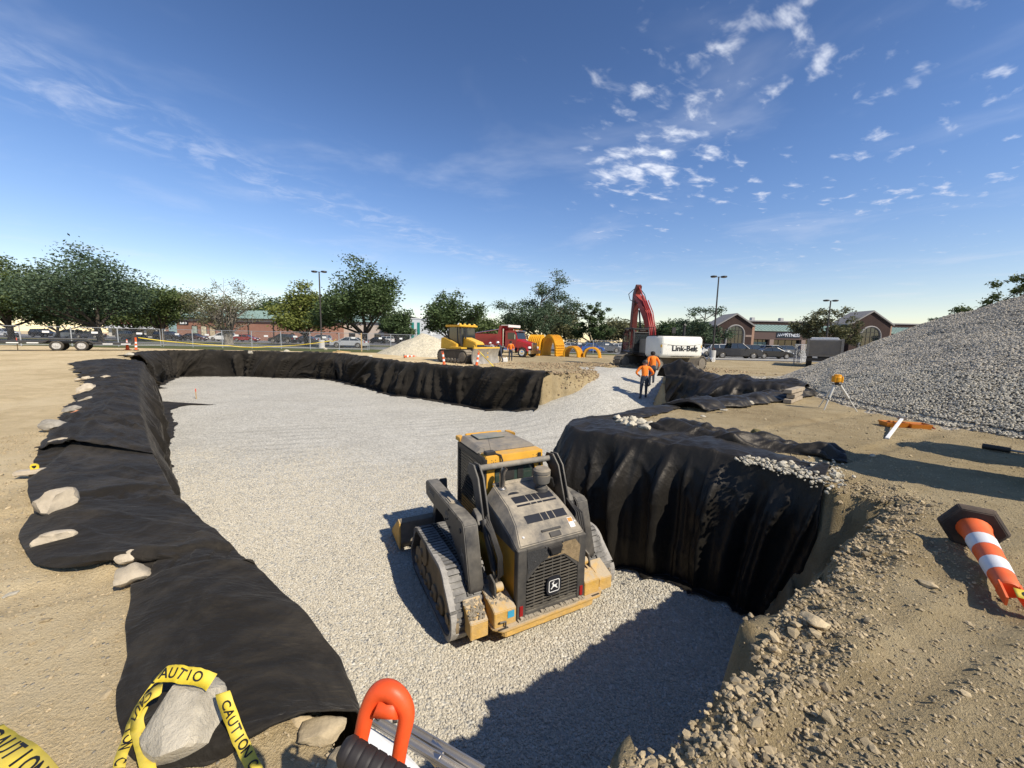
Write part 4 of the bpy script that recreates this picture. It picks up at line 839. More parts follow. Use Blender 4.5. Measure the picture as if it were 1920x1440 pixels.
    b = MB(); b.bb(-cw, -cw + .06, 1.12, 1.20, 1.0, 2.06); b.bb(cw - .06, cw, 1.12, 1.20, 1.0, 2.06); b.bb(-cw, -cw + .06, 2.18, 2.25, .6, 2.06); b.bb(cw - .06, cw, 2.18, 2.25, .6, 2.06); b.bb(-cw, cw, 1.12, 2.25, .95, 1.06); b.bb(-cw, -cw + .06, 1.16, 2.22, 1.98, 2.08); b.bb(cw - .06, cw, 1.16, 2.22, 1.98, 2.08); cab = b.obj('cab_frame', LBLK, t, bevel=.008)
    b = MB(); b.add([(-cw - .02, 1.34, 2.10), (cw + .02, 1.34, 2.10), (cw + .02, 2.28, 2.10), (-cw - .02, 2.28, 2.10), (-cw + .06, 1.36, 2.17), (cw - .06, 1.36, 2.17), (cw - .08, 2.20, 2.17), (-cw + .08, 2.20, 2.17)], [(0, 3, 2, 1), (4, 5, 6, 7), (0, 1, 5, 4), (1, 2, 6, 5), (2, 3, 7, 6), (3, 0, 4, 7)]); roof = b.obj('roof', M('roof_grey', (.12, .12, .12), .75, var=.15, scale=10, dust=.9), t, bevel=.01)
    b = MB(); b.box((-.05, 1.98, 2.185), (.50, .34, .02)); b.obj('roof_hatch', M('hatch_glass', (.17, .19, .17), .35, var=.1, dust=.7), roof, bevel=.01)
    for sx in (-1, 1): b = MB(); b.prism([(sx * .44, 2.30), (sx * .53, 2.27), (sx * .53, 2.05), (sx * .42, 2.22)], 2.10, 2.17, 'xy'); b.obj('roof_corner', LYEL, roof, bevel=.008)
    b = MB(); b.box((0, 2.27, 2.15), (.7, .05, .06)); b.obj('front_lip', LYEL, roof, bevel=.01)
    b = MB(); b.bb(-.46, .54, 1.14, 1.36, 1.93, 2.10); bm_ = b.obj('rear_beam', LYEL, t, bevel=.012)
    b = MB(); b.prism([(-.46, 1.95), (-.46, 1.10), (-.32, 1.10), (-.32, 1.88), (-.24, 1.95)], 1.12, 1.16, 'xz'); b.prism([(.54, 1.95), (.54, 1.68), (.40, 1.66), (.38, 1.88), (.30, 1.95)], 1.12, 1.16, 'xz'); b.obj('rear_pillar', LYEL, t, bevel=.004)
    for x in (-.36, -.30, .36, .42): 
        for z in (1.99, 2.03): b = MB(); b.lathe([(.008, 0), (.006, -.003)], (x, 1.139, z), 'y', 8); b.obj('bolt_hole', LBLK, bm_)
    b = MB(); b.bb(-.34, .42, 1.15, 1.165, 1.52, 1.95); b.obj('window_frame', LBLK, t, bevel=.004)
    b = MB(); b.bb(-.30, .34, 1.135, 1.148, 1.60, 1.90); b.obj('rear_window', M('cab_glass', (.035, .055, .045), .06, spec=.8, var=.3, scale=5), t, bevel=.002)
    b = MB(); b.bb(-.14, .02, 1.124, 1.133, 1.70, 1.90); b.bb(.08, .18, 1.124, 1.133, 1.70, 1.88); b.bb(-.30, .2, 1.124, 1.133, 1.60, 1.66); b.obj('seat_back', LBLK, t, smooth=0)
    for sx in (-1, 1):
        b = MB(); b.bb(sx * (cw - .03), sx * (cw - .02), 1.2, 2.18, 1.05, 2.0); b.obj('side_glass', GLASSD, t, smooth=0)
        sc = MB()
        for i in range(20): y = 1.22 + i * .05; sc.bb(sx * cw - .004, sx * cw + .004, y - .004, y + .004, 1.06, 1.98)
        for i in range(19): z = 1.08 + i * .05; sc.bb(sx * (cw + .006) - .003, sx * (cw + .006) + .003, 1.2, 2.2, z - .004, z + .004)
        sc.obj('side_screen', LBLK, t, smooth=0)
    b = MB(); b.box((-.36, 1.22, 2.13), (.16, .12, .05)); b.obj('antenna_base', LBLK, t, bevel=.01)
    b = MB(); b.ring([(-.30, 1.20, 2.12), (-.22, 1.12, 2.10), (-.20, 1.10, 2.02), (-.24, 1.10, 1.94)], .014, 8); b.obj('cable', LBLK, t)
    b = MB(); b.cyl((-.33, 1.12, 1.96), (-.36, 1.30, 2.36), .004, .002, n=6); b.obj('antenna', LBLK, t)
    b = MB()
    for q in range(7): b.ring([(.42 + .03 * (q % 3), 1.0, 1.62 + .02 * q), (.50, .92 - .02 * q, 1.66 + .012 * q), (.58, .86, 1.58)], .018, 6)
    b.obj('hose_bundle', LBLK, t)
    # bucket
    b = MB(); prof = [(2.86, .03), (3.55, .03), (3.56, .05), (2.92, .07), (2.78, .22), (2.80, .52), (2.84, .58), (2.80, .60), (2.74, .54), (2.72, .18)]
    b.prism(prof, -1.38, 1.38, 'yz'); bk = b.obj('bucket', M('bucket_steel', (.15, .135, .11), .75, var=.35, scale=6, dust=.9), t, bevel=.004)
    for sx in (-1, 1): b = MB(); b.prism([(2.74, .04), (3.50, .04), (3.40, .16), (2.84, .58), (2.74, .54)], sx * 1.38, sx * 1.405, 'yz'); b.obj('bucket_side', LYELM, bk, bevel=.004)
    b = MB(); b.bb(-.5, .5, 2.62, 2.74, .18, .5); b.obj('quick_coupler', LYELM, t, bevel=.01)
    return t
make_loader()
# ------------------------------------------------------------------ machines further off
ZR = -.2
YEL = M('dozer_yellow', (.68, .40, .03), .5, var=.1, dust=.35)
RED = M('excavator_red', (.30, .020, .016), .5, var=.15, dust=.2)
TRED = M('truck_red', (.36, .018, .022), .28, var=.1, coat=.5)
CWHT = M('counterweight_white', (.72, .70, .62), .5, var=.06, scale=3)
TBLK = M('tyre_black', (.022, .022, .022), .85, var=.2, dust=.5)
CHR = M('chrome', (.72, .72, .72), .15, metal=1., var=.05)
GLS = M('window_glass', (.025, .032, .036), .06, spec=.8, var=.1)
BLK = M('plain_black', (.02, .02, .021), .55, var=.15, dust=.15)
TRK = M('steel_track', (.13, .115, .095), .75, var=.3, scale=9, dust=.8)
def wheel(parent, loc, r, w_, rim=CHR, axis='x', side=1):
    e = ob('wheel', None, parent, loc); e.empty_display_size = .1
    b = MB(); b.lathe([(r * .62, -w_ / 2), (r * .9, -w_ / 2), (r, -w_ * .36), (r, w_ * .36), (r * .9, w_ / 2), (r * .62, w_ / 2)], (0, 0, 0), axis, 20); b.obj('tyre', TBLK, e)
    b = MB(); b.lathe([(r * .64, side * w_ * .50), (r * .60, side * w_ * .54), (r * .52, side * w_ * .515), (r * .25, side * w_ * .51), (r * .2, side * w_ * .56), (r * .05, side * w_ * .57)], (0, 0, 0), axis, 16); b.obj('rim', rim, e)
    return e
def crawler(parent, x0, x1, L_, h, mat=TRK, n=44):
    r = h / 2; pts = []
    for i in range(11): a = math.radians(90 + 18 * i); pts.append((-L_ / 2 + r + r * math.cos(a), r + r * math.sin(a)))
    for i in range(11): a = math.radians(270 + 18 * i); pts.append((L_ / 2 - r + r * math.cos(a), r + r * math.sin(a)))
    b = MB(); b.prism([(y, z) for y, z in [(p[0] * .97, r + (p[1] - r) * .88) for p in pts]], x0 + (x1 - x0) * .03, x1 - (x1 - x0) * .03, 'yz'); tr = b.obj('track', M('track_dark', (.045, .04, .035), .85, dust=.6), parent)
    P = [Vector(p) for p in pts] + [Vector(pts[0])]; seg = [(P[i + 1] - P[i]).length for i in range(len(pts))]; tot = sum(seg)
    for q in range(n):
        s = tot * q / n; i = 0
        while s > seg[i]: s -= seg[i]; i += 1
        tn = (P[i + 1] - P[i]).normalized(); p = P[i] + tn * s
        b = MB(); b.box(((x0 + x1) / 2, p.x, p.y), (abs(x1 - x0), tot / n * .82, .05), (math.atan2(tn.y, tn.x), 0, 0)); b.obj('shoe', mat, tr, smooth=0)
    for sx, xx in ((-1, min(x0, x1)), (1, max(x0, x1))):
        k = int(L_ / .45)
        for q in range(k):
            y = -L_ / 2 + r + (L_ - 2 * r) * q / (k - 1); rr_ = r * .72 if q in (0, k - 1) else r * .34; z = r if q in (0, k - 1) else r * .42
            b = MB(); b.lathe([(rr_, 0), (rr_, sx * .05), (rr_ * .5, sx * .07)], (xx - sx * .02, y, z), 'x', 14); b.obj('roller', mat, parent)
    return tr
def make_excavator():
    t = thing('excavator', 'white and red crawler excavator with lettered counterweight behind the workers', 'excavator', (10.15, 26.6, ZR + .02), math.radians(7))
    u = ob('undercarriage', None, t, (0, 0, 0), (0, 0, math.radians(-68)))
    crawler(u, -1.75, -1.1, 5.2, 1.0); crawler(u, 1.1, 1.75, 5.2, 1.0)
    b = MB(); b.bb(-1.1, 1.1, -.8, .8, .45, .85); b.lathe([(.75, .85), (.75, 1.0)], (0, 0, 0), 'z', 20); b.obj('car_body', BLK, u)
    # counterweight with rounded rear corners
    pr = [(1.62, -1.1), (1.62, -1.9), (1.5, -2.40), (1.25, -2.66), (.6, -2.72), (-.6, -2.72), (-1.25, -2.66), (-1.5, -2.40), (-1.62, -1.9), (-1.62, -1.1)]
    def shrink(k): return [(x * k, -1.1 + (y + 1.1) * k) for x, y in pr]
    b = MB(); L_ = [(.93, .94), (1.0, 1.1), (1.0, 2.10), (.955, 2.26)]; n = len(pr); vs = []
    for k, z in L_: vs += [(x, y, z) for x, y in shrink(k)]
    fs = [(i * n + j, i * n + (j + 1) % n, (i + 1) * n + (j + 1) % n, (i + 1) * n + j) for i in range(3) for j in range(n)] + [tuple(range(n))[::-1], tuple(range(3 * n, 4 * n))]
    b.add(vs, fs); cw = b.obj('counterweight', CWHT, t, bevel=.03)
    me = text_mesh('Link-Belt', .47, .006, .010); decal(me, M('decal_black', (.015, .015, .017), .5), 'lettering', cw, (.17, -2.735, 1.52), (PI / 2, 0, 0))
    me = text_mesh('CONSTRUCTION EQUIPMENT', .115, .004, .002); decal(me, MATS['decal_black'], 'lettering', cw, (.05, -2.73, 1.03), (PI / 2, 0, 0))
    for x in (-1.18, 1.18): b = MB(); b.box((x, -2.60, 1.28), (.32, .05, .05), (0, 0, .25 if x > 0 else -.25)); b.obj('step_bar', BLK, cw); b = MB(); b.box((x * 1.12, -2.62, 1.66), (.10, .02, .17), (0, 0, .7 if x > 0 else -.7)); b.obj('warning_sticker', YEL, cw)
    b = MB()
    for i in range(12): xx = -1.3 + i * 2.6 / 11; b.box((xx, -2.735 + .16 * max(0, abs(xx) - .7), 1.93 - .13 * (1 - (xx / 1.35) ** 2) - .1), (.25, .012, .02), (0, -.1 * xx, 0))
    b.obj('trim_line', M('trim_grey', (.35, .34, .31)), cw, smooth=0)
    b = MB(); b.bb(-1.6, 1.6, -1.15, 1.6, .95, 1.15); b.obj('deck', BLK, t)
    b = MB(); b.bb(-1.58, -.5, -1.15, -.1, 1.15, 2.1); b.bb(.45, 1.58, -1.15, 1.4, 1.15, 2.05); b.obj('engine_side', M('panel_grey', (.20, .19, .17), .6, dust=.3), t, bevel=.03)
    b = MB(); b.bb(-1.45, 1.5, -2.3, -.9, 2.2, 2.32); b.obj('engine_hood', BLK, t, bevel=.03)
    b = MB(); b.cyl((1.0, -1.1, 2.3), (1.0, -1.1, 3.0), .08); b.ring([(1.0, -1.1, 3.0), (1.0, -1.2, 3.06)], .08, 10); b.obj('exhaust', BLK, t)
    # cab
    c0, c1 = -2.0, -.95
    b = MB()
    for x in (c0, c1):
        b.ring([(x, -.1, 1.1), (x, -.12, 2.55), (x, .0, 2.78), (x, 1.25, 2.78), (x, 1.65, 2.3), (x, 1.75, 1.1)], .055, 8)
    b.bb(c0, c1, -.1, 1.3, 2.72, 2.80); b.bb(c0, c1, -.1, 1.75, 1.08, 1.2)
    for y, z in ((-.12, 2.5), (-.1, 1.2)): b.cyl((c0, y, z), (c1, y, z), .05)
    cab = b.obj('cab_frame', BLK, t)
    b = MB(); b.bb(c0 + .02, c1 - .02, .0, .02, 1.2, 1.75); b.bb(c0 + .3, c1 - .3, .35, .6, 1.2, 2.15); b.obj('seat', BLK, cab)
    for x in (c0, c1): b = MB(); b.prism([(-.05, 1.2), (-.08, 2.55), (.02, 2.72), (1.22, 2.72), (1.6, 2.28), (1.7, 1.2)], x - .005, x + .005, 'yz'); b.obj('side_window', M('clear_glass', (.16, .19, .20), .03, trans=.85, spec=.5), cab, smooth=0)
    b = MB(); b.bb(c0 + .04, c1 - .04, -.11, -.1, 1.75, 2.5); b.obj('rear_window', MATS['clear_glass'], cab, smooth=0)
    for x in (c1 + .1, c1 + .5): b = MB(); b.ring([(x, .2, 2.1), (x, .2, 2.9), (x, .9, 2.9)], .025, 6); b.obj('handrail', BLK, t)
    b = MB(); b.ring([(1.5, 1.0, 2.05), (1.5, 1.05, 2.7)], .025, 6); b.box((1.5, 1.05, 2.75), (.28, .06, .42)); b.obj('mirror', BLK, t)
    # boom, stick, cylinders
    b = MB()
    def beam(path, hs, wd, mat, name):
        b = MB(); k = len(path); vs = []; fs = []
        for i, (y, z) in enumerate(path):
            a = Vector(path[min(i + 1, k - 1)]) - Vector(path[max(i - 1, 0)]); a.normalize(); nm = Vector((-a.y, a.x)) * hs[i] / 2
            for sx, sg in ((-1, 1), (1, 1), (1, -1), (-1, -1)): vs.append((sx * wd / 2, y + nm.x * sg, z + nm.y * sg))
        for i in range(k - 1):
            for j in range(4): fs.append((4 * i + j, 4 * i + (j + 1) % 4, 4 * i + 4 + (j + 1) % 4, 4 * i + 4 + j))
        fs += [(0, 1, 2, 3), (4 * k - 4, 4 * k - 3, 4 * k - 2, 4 * k - 1)]; b.add(vs, fs); return b.obj(name, mat, bo, bevel=.02)
    bo = ob('boom_group', None, t, (.0, 1.2, 1.35), (0, 0, math.radians(-4))); bo.name = 'front_attachment'
    beam([(0, 0), (.45, 1.3), (1.1, 2.35), (2.2, 3.3), (3.6, 4.25)], [.40, .62, .70, .55, .32], .44, RED, 'boom')
    beam([(3.2, 4.95), (3.6, 4.35), (3.9, 2.6), (4.05, -.2)], [.3, .65, .55, .35], .42, M('stick_dark_red', (.10, .016, .014), .5, var=.2, dust=.15), 'stick')
    for sx in (-.42, .42): b = MB(); b.cyl((sx, .9, .1), (sx, 1.35, 1.6), .11); b.cyl((sx, 1.35, 1.6), (sx, 1.75, 2.9), .06); b.obj('boom_cylinder', BLK, bo)
    b = MB(); b.cyl((0, 1.2, 2.95), (0, 2.3, 4.0), .11); b.cyl((0, 2.3, 4.0), (0, 3.2, 4.85), .06); b.obj('stick_cylinder', RED, bo)
    b = MB(); b.cyl((0, 4.1, 3.9), (0, 4.4, 2.4), .10); b.cyl((0, 4.4, 2.4), (0, 4.5, 1.5), .06); b.obj('bucket_cylinder', BLK, bo)
    for q in range(4): b = MB(); x = -.22 + q * .14; b.ring([(x, -.1, .45), (x, .1, 1.5), (x, .7, 2.7), (x, 1.7, 3.65)], .035, 6); b.obj('hose', M('hose_red', (.33, .03, .025), .5), bo)
    for sx in (-.5, .5): b = MB(); b.ring([(sx * .5, 2.6, 3.5), (sx * 1.3, 3.2, 3.8), (sx * 1.3, 3.6, 4.3), (sx * .5, 3.5, 4.7)], .03, 6); b.obj('hose', BLK, bo)
    b = MB(); b.prism([(3.7, .2), (4.5, .3), (4.8, -.5), (4.4, -1.25), (3.6, -1.3), (3.3, -.8)], -.7, .7, 'yz'); b.obj('bucket', M('bucket_dark', (.06, .055, .05), .7, dust=.6), bo, bevel=.03)
    return t
make_excavator()
def make_dozer():
    t = thing('bulldozer', 'yellow bulldozer with black cab and wide blade beside the pale sand pile', 'bulldozer', (-3.85, 30.6, ZR), math.radians(-128))
    crawler(t, -1.35, -.62, 3.3, 1.0); crawler(t, .62, 1.35, 3.3, 1.0)
    b = MB(); b.bb(-.62, .62, -1.5, 1.5, .4, 1.2); b.obj('hull', BLK, t, bevel=.03)
    b = MB(); b.prism([(-1.6, 1.05), (.2, 1.05), (.2, 1.45), (-1.2, 1.95), (-1.55, 1.9)], -1.05, 1.05, 'yz'); b.obj('rear_body', YEL, t, bevel=.04)
    b = MB(); b.prism([(.25, 1.05), (1.75, .95), (1.78, 1.45), (1.6, 1.62), (.25, 2.0)], -.48, .48, 'yz'); hd = b.obj('hood', YEL, t, bevel=.05)
    b = MB(); b.bb(-.4, .4, 1.77, 1.79, 1.0, 1.42); b.obj('grille', BLK, hd)
    b = MB(); b.bb(-.8, .8, -.9, .35, 1.3, 1.5)
    for x in (-.8, .8):
        for y, yt in ((-.95, -.9), (.1, .05), (.45, .3)): b.cyl((x, y, 1.4), (x * .97, yt, 2.75), .055)
    cab = b.obj('cab_frame', BLK, t)
    for x in (-.78, .78): b = MB(); b.prism([(-.9, 1.5), (.42, 1.5), (.3, 2.7), (-.86, 2.7)], x - .01, x + .01, 'yz'); b.obj('side_window', GLS, cab, smooth=0)
    for y in (-.92, .4): b = MB(); b.prism([(-.74, 1.5), (.74, 1.5), (.72, 2.7), (-.72, 2.7)], y - .01, y + .01, 'xz'); b.obj('window', GLS, cab, smooth=0)
    b = MB(); b.box((0, -.3, 2.83), (2.0, 1.7, .16)); rf = b.obj('roof', YEL, t, bevel=.05)
    for x in (-.75, -.2, .3, .8): b = MB(); b.lathe([(.11, 0), (.13, .05), (.09, .13), (.02, .15)], (x, .35, 2.88), 'z', 12); b.obj('work_light', YEL, rf)
    b = MB(); b.lathe([(.09, 0), (.14, .03), (.14, .1), (.03, .16)], (0, -.6, 2.9), 'z', 12); b.cyl((0, -.6, 2.9), (0, -.6, 3.1), .03); b.obj('beacon', WHITE, rf)
    for x in (-1.0, 1.0): b = MB(); b.prism([(-.3, 1.1), (1.0, 1.1), (1.0, 1.2), (-.3, 1.25)], x - .3, x + .3, 'yz'); b.obj('fender', YEL, t)
    # curved blade
    pr = [(2.25, .0), (2.14, .25), (2.10, .55), (2.14, .85), (2.28, 1.15), (2.20, 1.16), (2.04, .88), (2.0, .55), (2.05, .2), (2.15, 0)]
    b = MB(); b.prism(pr, -1.7, 1.7, 'yz'); bl = b.obj('blade', M('blade_steel', (.36, .33, .28), .45, metal=.35, var=.35, scale=2.5, dust=.4), t, rot=(0, 0, .12))
    b = MB(); b.prism([(2.13, 1.12), (2.27, 1.12), (2.26, 1.26), (2.14, 1.26)], -1.7, 1.7, 'yz'); b.obj('blade_top', YEL, bl, bevel=.01)
    for x in (-.45, .45): b = MB(); b.cyl((x, 1.6, .6), (x, 2.08, .45), .12); b.cyl((x, 1.5, 1.35), (x, 2.1, .75), .07); b.obj('push_arm', YEL, t)
    b = MB(); b.cyl((.55, .7, 1.85), (.55, .7, 2.5), .06); b.obj('exhaust', BLK, t)
    return t
make_dozer()
def make_dump_truck():
    t = thing('dump_truck', 'dark red dump truck with chrome grille standing behind the bulldozer', 'dump truck', (-.55, 43.2, ZR), math.radians(-122))
    b = MB(); b.bb(-.45, .45, -5.2, 3.3, .75, 1.0); b.obj('frame', BLK, t)
    for y in (-4.2, -2.9, -1.9):
        for x in (-1.05, 1.05): wheel(t, (x, y, .52), .52, .45, CHR, 'x', 1 if x > 0 else -1)
    for x in (-1.08, 1.08): wheel(t, (x, 2.55, .52), .52, .32, CHR, 'x', 1 if x > 0 else -1)
    b = MB(); b.prism([(-5.4, 1.25), (-.1, 1.15), (-.1, 3.0), (.1, 3.35), (-.35, 3.35), (-.6, 2.45), (-5.4, 2.45)], -1.22, 1.22, 'yz'); bd = b.obj('dump_body', TRED, t, bevel=.03)
    for sx in (-1, 1):
        for i in range(2): b = MB(); b.bb(sx * 1.22, sx * 1.27, -5.35, -.5, 1.55 + i * .42, 1.62 + i * .42); b.obj('side_rib', TRED, bd)
    b = MB(); b.box((0, .35, 3.38), (2.5, .95, .10), (.0, 0, 0)); b.obj('cab_shield', M('shield_white', (.72, .66, .62), .5), bd, bevel=.02)
    b = MB(); b.box((0, .8, 3.30), (2.5, .08, .28)); b.obj('shield_lip', MATS['shield_white'], bd, bevel=.02)
    b = MB(); b.prism([(.2, 1.0), (1.75, 1.0), (1.8, 1.9), (1.55, 2.75), (1.3, 2.85), (.25, 2.8)], -1.0, 1.0, 'yz'); cab = b.obj('cab', TRED, t, bevel=.06)
    b = MB(); b.quad((-.88, 1.815, 1.95), (.88, 1.815, 1.95), (.82, 1.60, 2.68), (-.82, 1.60, 2.68)); b.obj('windshield', GLS, cab, smooth=0)
    for x in (-1.005, 1.005): b = MB(); b.prism([(.6, 1.9), (1.62, 1.9), (1.45, 2.6), (.6, 2.6)], x - .004, x + .004, 'yz'); b.obj('side_window', GLS, cab, smooth=0)
    b = MB(); b.box((0, 1.68, 2.78), (1.9, .25, .06), (-.3, 0, 0)); b.obj('visor', CHR, cab)
    for i in range(5): b = MB(); b.lathe([(.05, 0), (.06, .06), (.02, .1)], (-.7 + i * .35, 1.35, 2.84), 'z', 8); b.obj('marker_light', M('amber', (.6, .2, .02), .3), cab)
    b = MB(); sec = [(1.7, .95, 1.92, .95), (2.6, .82, 1.72, .95), (3.35, .62, 1.5, .95)]; vs = []
    for y, w_, zt, zb in sec: vs += [(-w_, y, zb), (-w_ * 1.0, y, zt - .15), (-w_ * .75, y, zt), (w_ * .75, y, zt), (w_, y, zt - .15), (w_, y, zb)]
    fs = [(6 * i + j, 6 * i + (j + 1) % 6, 6 * i + 6 + (j + 1) % 6, 6 * i + 6 + j) for i in range(2) for j in range(6)] + [tuple(range(6)), tuple(range(12, 18))]
    b.add(vs, fs); hd = b.obj('hood', TRED, t, bevel=.04)
    b = MB(); b.box((0, 3.38, 1.12), (1.05, .08, .85)); gr = b.obj('grille', CHR, hd, bevel=.02)
    for i in range(7): b = MB(); b.bb(-.46, .46, 3.42, 3.425, .80 + i * .1, .83 + i * .1); b.obj('grille_slot', BLK, gr)
    for x in (-1, 1):
        b = MB(); b.prism([(1.9, .6), (2.0, 1.1), (2.55, 1.25), (3.1, 1.05), (3.25, .65), (3.1, .65), (2.95, .95), (2.55, 1.1), (2.15, .95), (2.05, .6)], x * .8, x * 1.22, 'yz'); b.obj('fender', TRED, t, bevel=.02)
        b = MB(); b.box((x * .9, 3.28, 1.05), (.38, .18, .24), (0, 0, -x * .3)); b.obj('headlight', M('headlamp', (.75, .75, .72), .15), hd, bevel=.04)
        b = MB(); b.cyl((x * 1.05, .05, 1.0), (x * 1.05, .05, 3.0), .075); b.obj('exhaust_stack', CHR, t)
        b = MB(); b.box((x * 1.28, 1.75, 2.15), (.2, .08, .5)); b.cyl((x * 1.0, 1.7, 2.4), (x * 1.28, 1.75, 2.35), .02); b.obj('mirror', CHR, cab)
        b = MB(); b.cyl((x * .98, .25, .72), (x * .98, 1.7, .72), .3); b.obj('fuel_tank', CHR, t)
    b = MB(); b.box((0, 3.42, .58), (2.3, .25, .38)); b.obj('bumper', CHR, t, bevel=.04)
    b = MB(); b.cyl((0, -4.5, 2.55), (0, -.4, 3.1), .05); b.obj('tarp_bar', CHR, bd)
    return t
make_dump_truck()
# grey open-top dump truck behind the pile
def make_grey_truck():
    p = aty(1545, 655, 36.0); t = thing('dump_truck', 'grey dump truck seen from behind, parked past the gravel pile', 'dump truck', (p.x, p.y, ZR), math.radians(-38))
    GR = M('dump_grey', (.20, .195, .185), .6, var=.2, dust=.4)
    b = MB(); b.prism([(-3.2, .95), (1.6, .95), (1.6, 2.5), (-3.2, 2.4)], -1.2, 1.2, 'yz'); bd = b.obj('dump_body', GR, t, bevel=.02)
    b = MB(); b.bb(-1.05, 1.05, -3.25, -3.2, 1.1, 2.3); b.obj('tailgate', M('dump_grey_dark', (.14, .135, .125), .6, dust=.4), bd)
    for i in range(4): b = MB(); b.bb(-1.27, -1.2, -2.9 + i * 1.3, -2.75 + i * 1.3, 1.0, 2.45); b.obj('side_post', GR, bd)
    for x in (-1.15, 1.15): b = MB(); b.bb(x - .09, x + .09, -3.32, -3.2, .95, 2.5); b.obj('corner_post', GR, bd)
    b = MB(); b.bb(-.4, .4, -3.0, 4.0, .7, .95); b.obj('frame', BLK, t)
    for y in (-2.3, -1.1, 3.2):
        for x in (-1.0, 1.0): wheel(t, (x, y, .5), .5, .4, STEEL, 'x', 1 if x > 0 else -1)
    b = MB(); b.bb(-1.1, 1.1, 1.9, 3.6, 1.0, 2.7); b.obj('cab', WHITE, t, bevel=.08)
    b = MB(); b.bb(-1.2, 1.2, -3.4, -3.3, .55, .8); b.obj('rear_bumper', BLK, t)
make_grey_truck()
# ------------------------------------------------------------------ yellow storm-water chambers
CHY = M('chamber_yellow', (.72, .36, .02), .55, var=.08, scale=2)
def chamber(label, px, pyb, wpx, hpx, ry, rib, stack=1):
    Y = 1.9 * F / (pyb - (HOR + (px - 960) * math.tan(ROLL))); p = aty(px, pyb, Y)
    k = Y / F; W, Hh = wpx * k, hpx * k
    t = thing('drainage_chamber', label, 'chamber', (p.x, p.y, ZR), ry, 'yellow drainage chambers')
    L_ = 1.5 * stack; th = .10
    def arch(r, n=18): 
        o = []
        for i in range(n + 1):
            a = PI * i / n; x = -math.cos(a) * W / 2 * r; z = math.sin(a) ** .8 * Hh * (1 - (1 - r) * .8); o.append((x, z))
        return o
    O, I = arch(1), arch(.84)
    b = MB(); b.prism(O + I[::-1], -L_ / 2, L_ / 2, 'xz'); sh = b.obj('shell', CHY, t, smooth=30)
    nr = int(L_ / .22)
    for q in range(nr):
        y = -L_ / 2 + .11 + q * (L_ - .22) / max(1, nr - 1); R2 = arch(1.05)
        b = MB(); b.prism(R2 + arch(.99)[::-1], y - .05, y + .05, 'xz'); b.obj('rib', CHY, sh, smooth=30)
    if rib:
        for sx in (-1, 1):
            for i in range(int(Hh / .3)):
                b = MB(); b.bb(sx * W * .50, sx * W * .53, -L_ / 2, L_ / 2, .1 + i * .3, .16 + i * .3) if i * .3 < Hh * .55 else b.bb(0, .001, 0, .001, 0, .001)
                if i * .3 < Hh * .55: b.obj('rail', CHY, sh, smooth=0)
    for sx in (-1, 1): b = MB(); b.bb(sx * W * .42, sx * W * .56, -L_ / 2, L_ / 2, 0, .06); b.obj('foot', CHY, sh)
    return t
chamber('tall ribbed yellow chamber stack turned side on, next to the red truck', 1006, 666, 34, 37, math.radians(62), True, 1.15)
chamber('tall yellow chamber stack with open arched end, second from the red truck', 1036, 667, 34, 38, math.radians(-40), True, 1.3)
chamber('low yellow arch chamber with a clear opening, beside the tall stacks', 1074, 669, 30, 20, math.radians(-32), False, 1.0)
chamber('low yellow arch chamber with ribs showing inside, farthest from the truck', 1110, 670, 30, 19, math.radians(-20), False, .9)
# pale stone pile behind the dozer
def sand_h(X, Y):
    r = np.hypot((X + 9.3) / 1.25, Y - 39.5); return 2.25 - r * .62 + .25 * fbm(X * .6, Y * .6, 5, 3) + .35 * np.exp(-((X + 7.2) ** 2 + (Y - 39) ** 2) / 2) 
sp_ = thing('stone_pile', 'pale yellow stone pile behind the bulldozer', 'stone pile')
so_ = grid_obj('heap', np.arange(-16, -3, .15), np.arange(34, 45, .15), lambda X, Y: np.maximum(sand_h(X, Y), -.3) - .15, SANDP, keep=lambda X, Y, Z: Z > -.4); so_.parent = sp_
# ------------------------------------------------------------------ equipment trailer
def make_trailer():
    c = g(136, 657); s = 1.0
    t = thing('equipment_trailer', 'black flatbed trailer with tandem wheels parked by the wire fence', 'trailer', (c.x, c.y, .0), math.radians(40))
    RIMG = M('rim_grey', (.40, .39, .37), .6, var=.4, scale=12, dust=.3)
    DK = M('trailer_black', (.025, .026, .028), .5, var=.2, dust=.3)
    b = MB(); b.bb(-9.5, -1.2, -1.0, 1.0, .58, .80); b.bb(1.1, 3.6, -1.0, 1.0, .50, .68); b.bb(-1.2, 1.1, -.8, .8, .6, .78); b.obj('bed', DK, t, bevel=.02)
    b = MB(); b.prism([(-1.35, .72), (-1.0, .98), (1.0, .98), (1.45, .62), (1.35, .60), (.95, .90), (-.95, .90), (-1.25, .70)], -1.12, -.75, 'xz'); b.obj('fender', DK, t)
    for x in (-.68, .68): wheel(t, (x, -.95, .40), .40, .26, RIMG, 'y', -1); wheel(t, (x, .95, .40), .40, .26, RIMG, 'y', 1)
    for x in (-8.6, -7.2, -5.6, -4.2, -2.9, -1.9, 2.2, 3.3): b = MB(); b.bb(x - .3, x + .3, -1.012, -1.0, .60 if x < 0 else .54, .67 if x < 0 else .61); b.obj('reflector', WHITE, t)
    for y in (-.75, .75): b = MB(); b.box((3.75, y, 1.05), (.08, .35, 1.0), (0, .2, 0)); b.cyl((3.55, y, .6), (2.9, y, .75), .03); b.obj('loading_ramp', DK, t)
    return t
make_trailer()
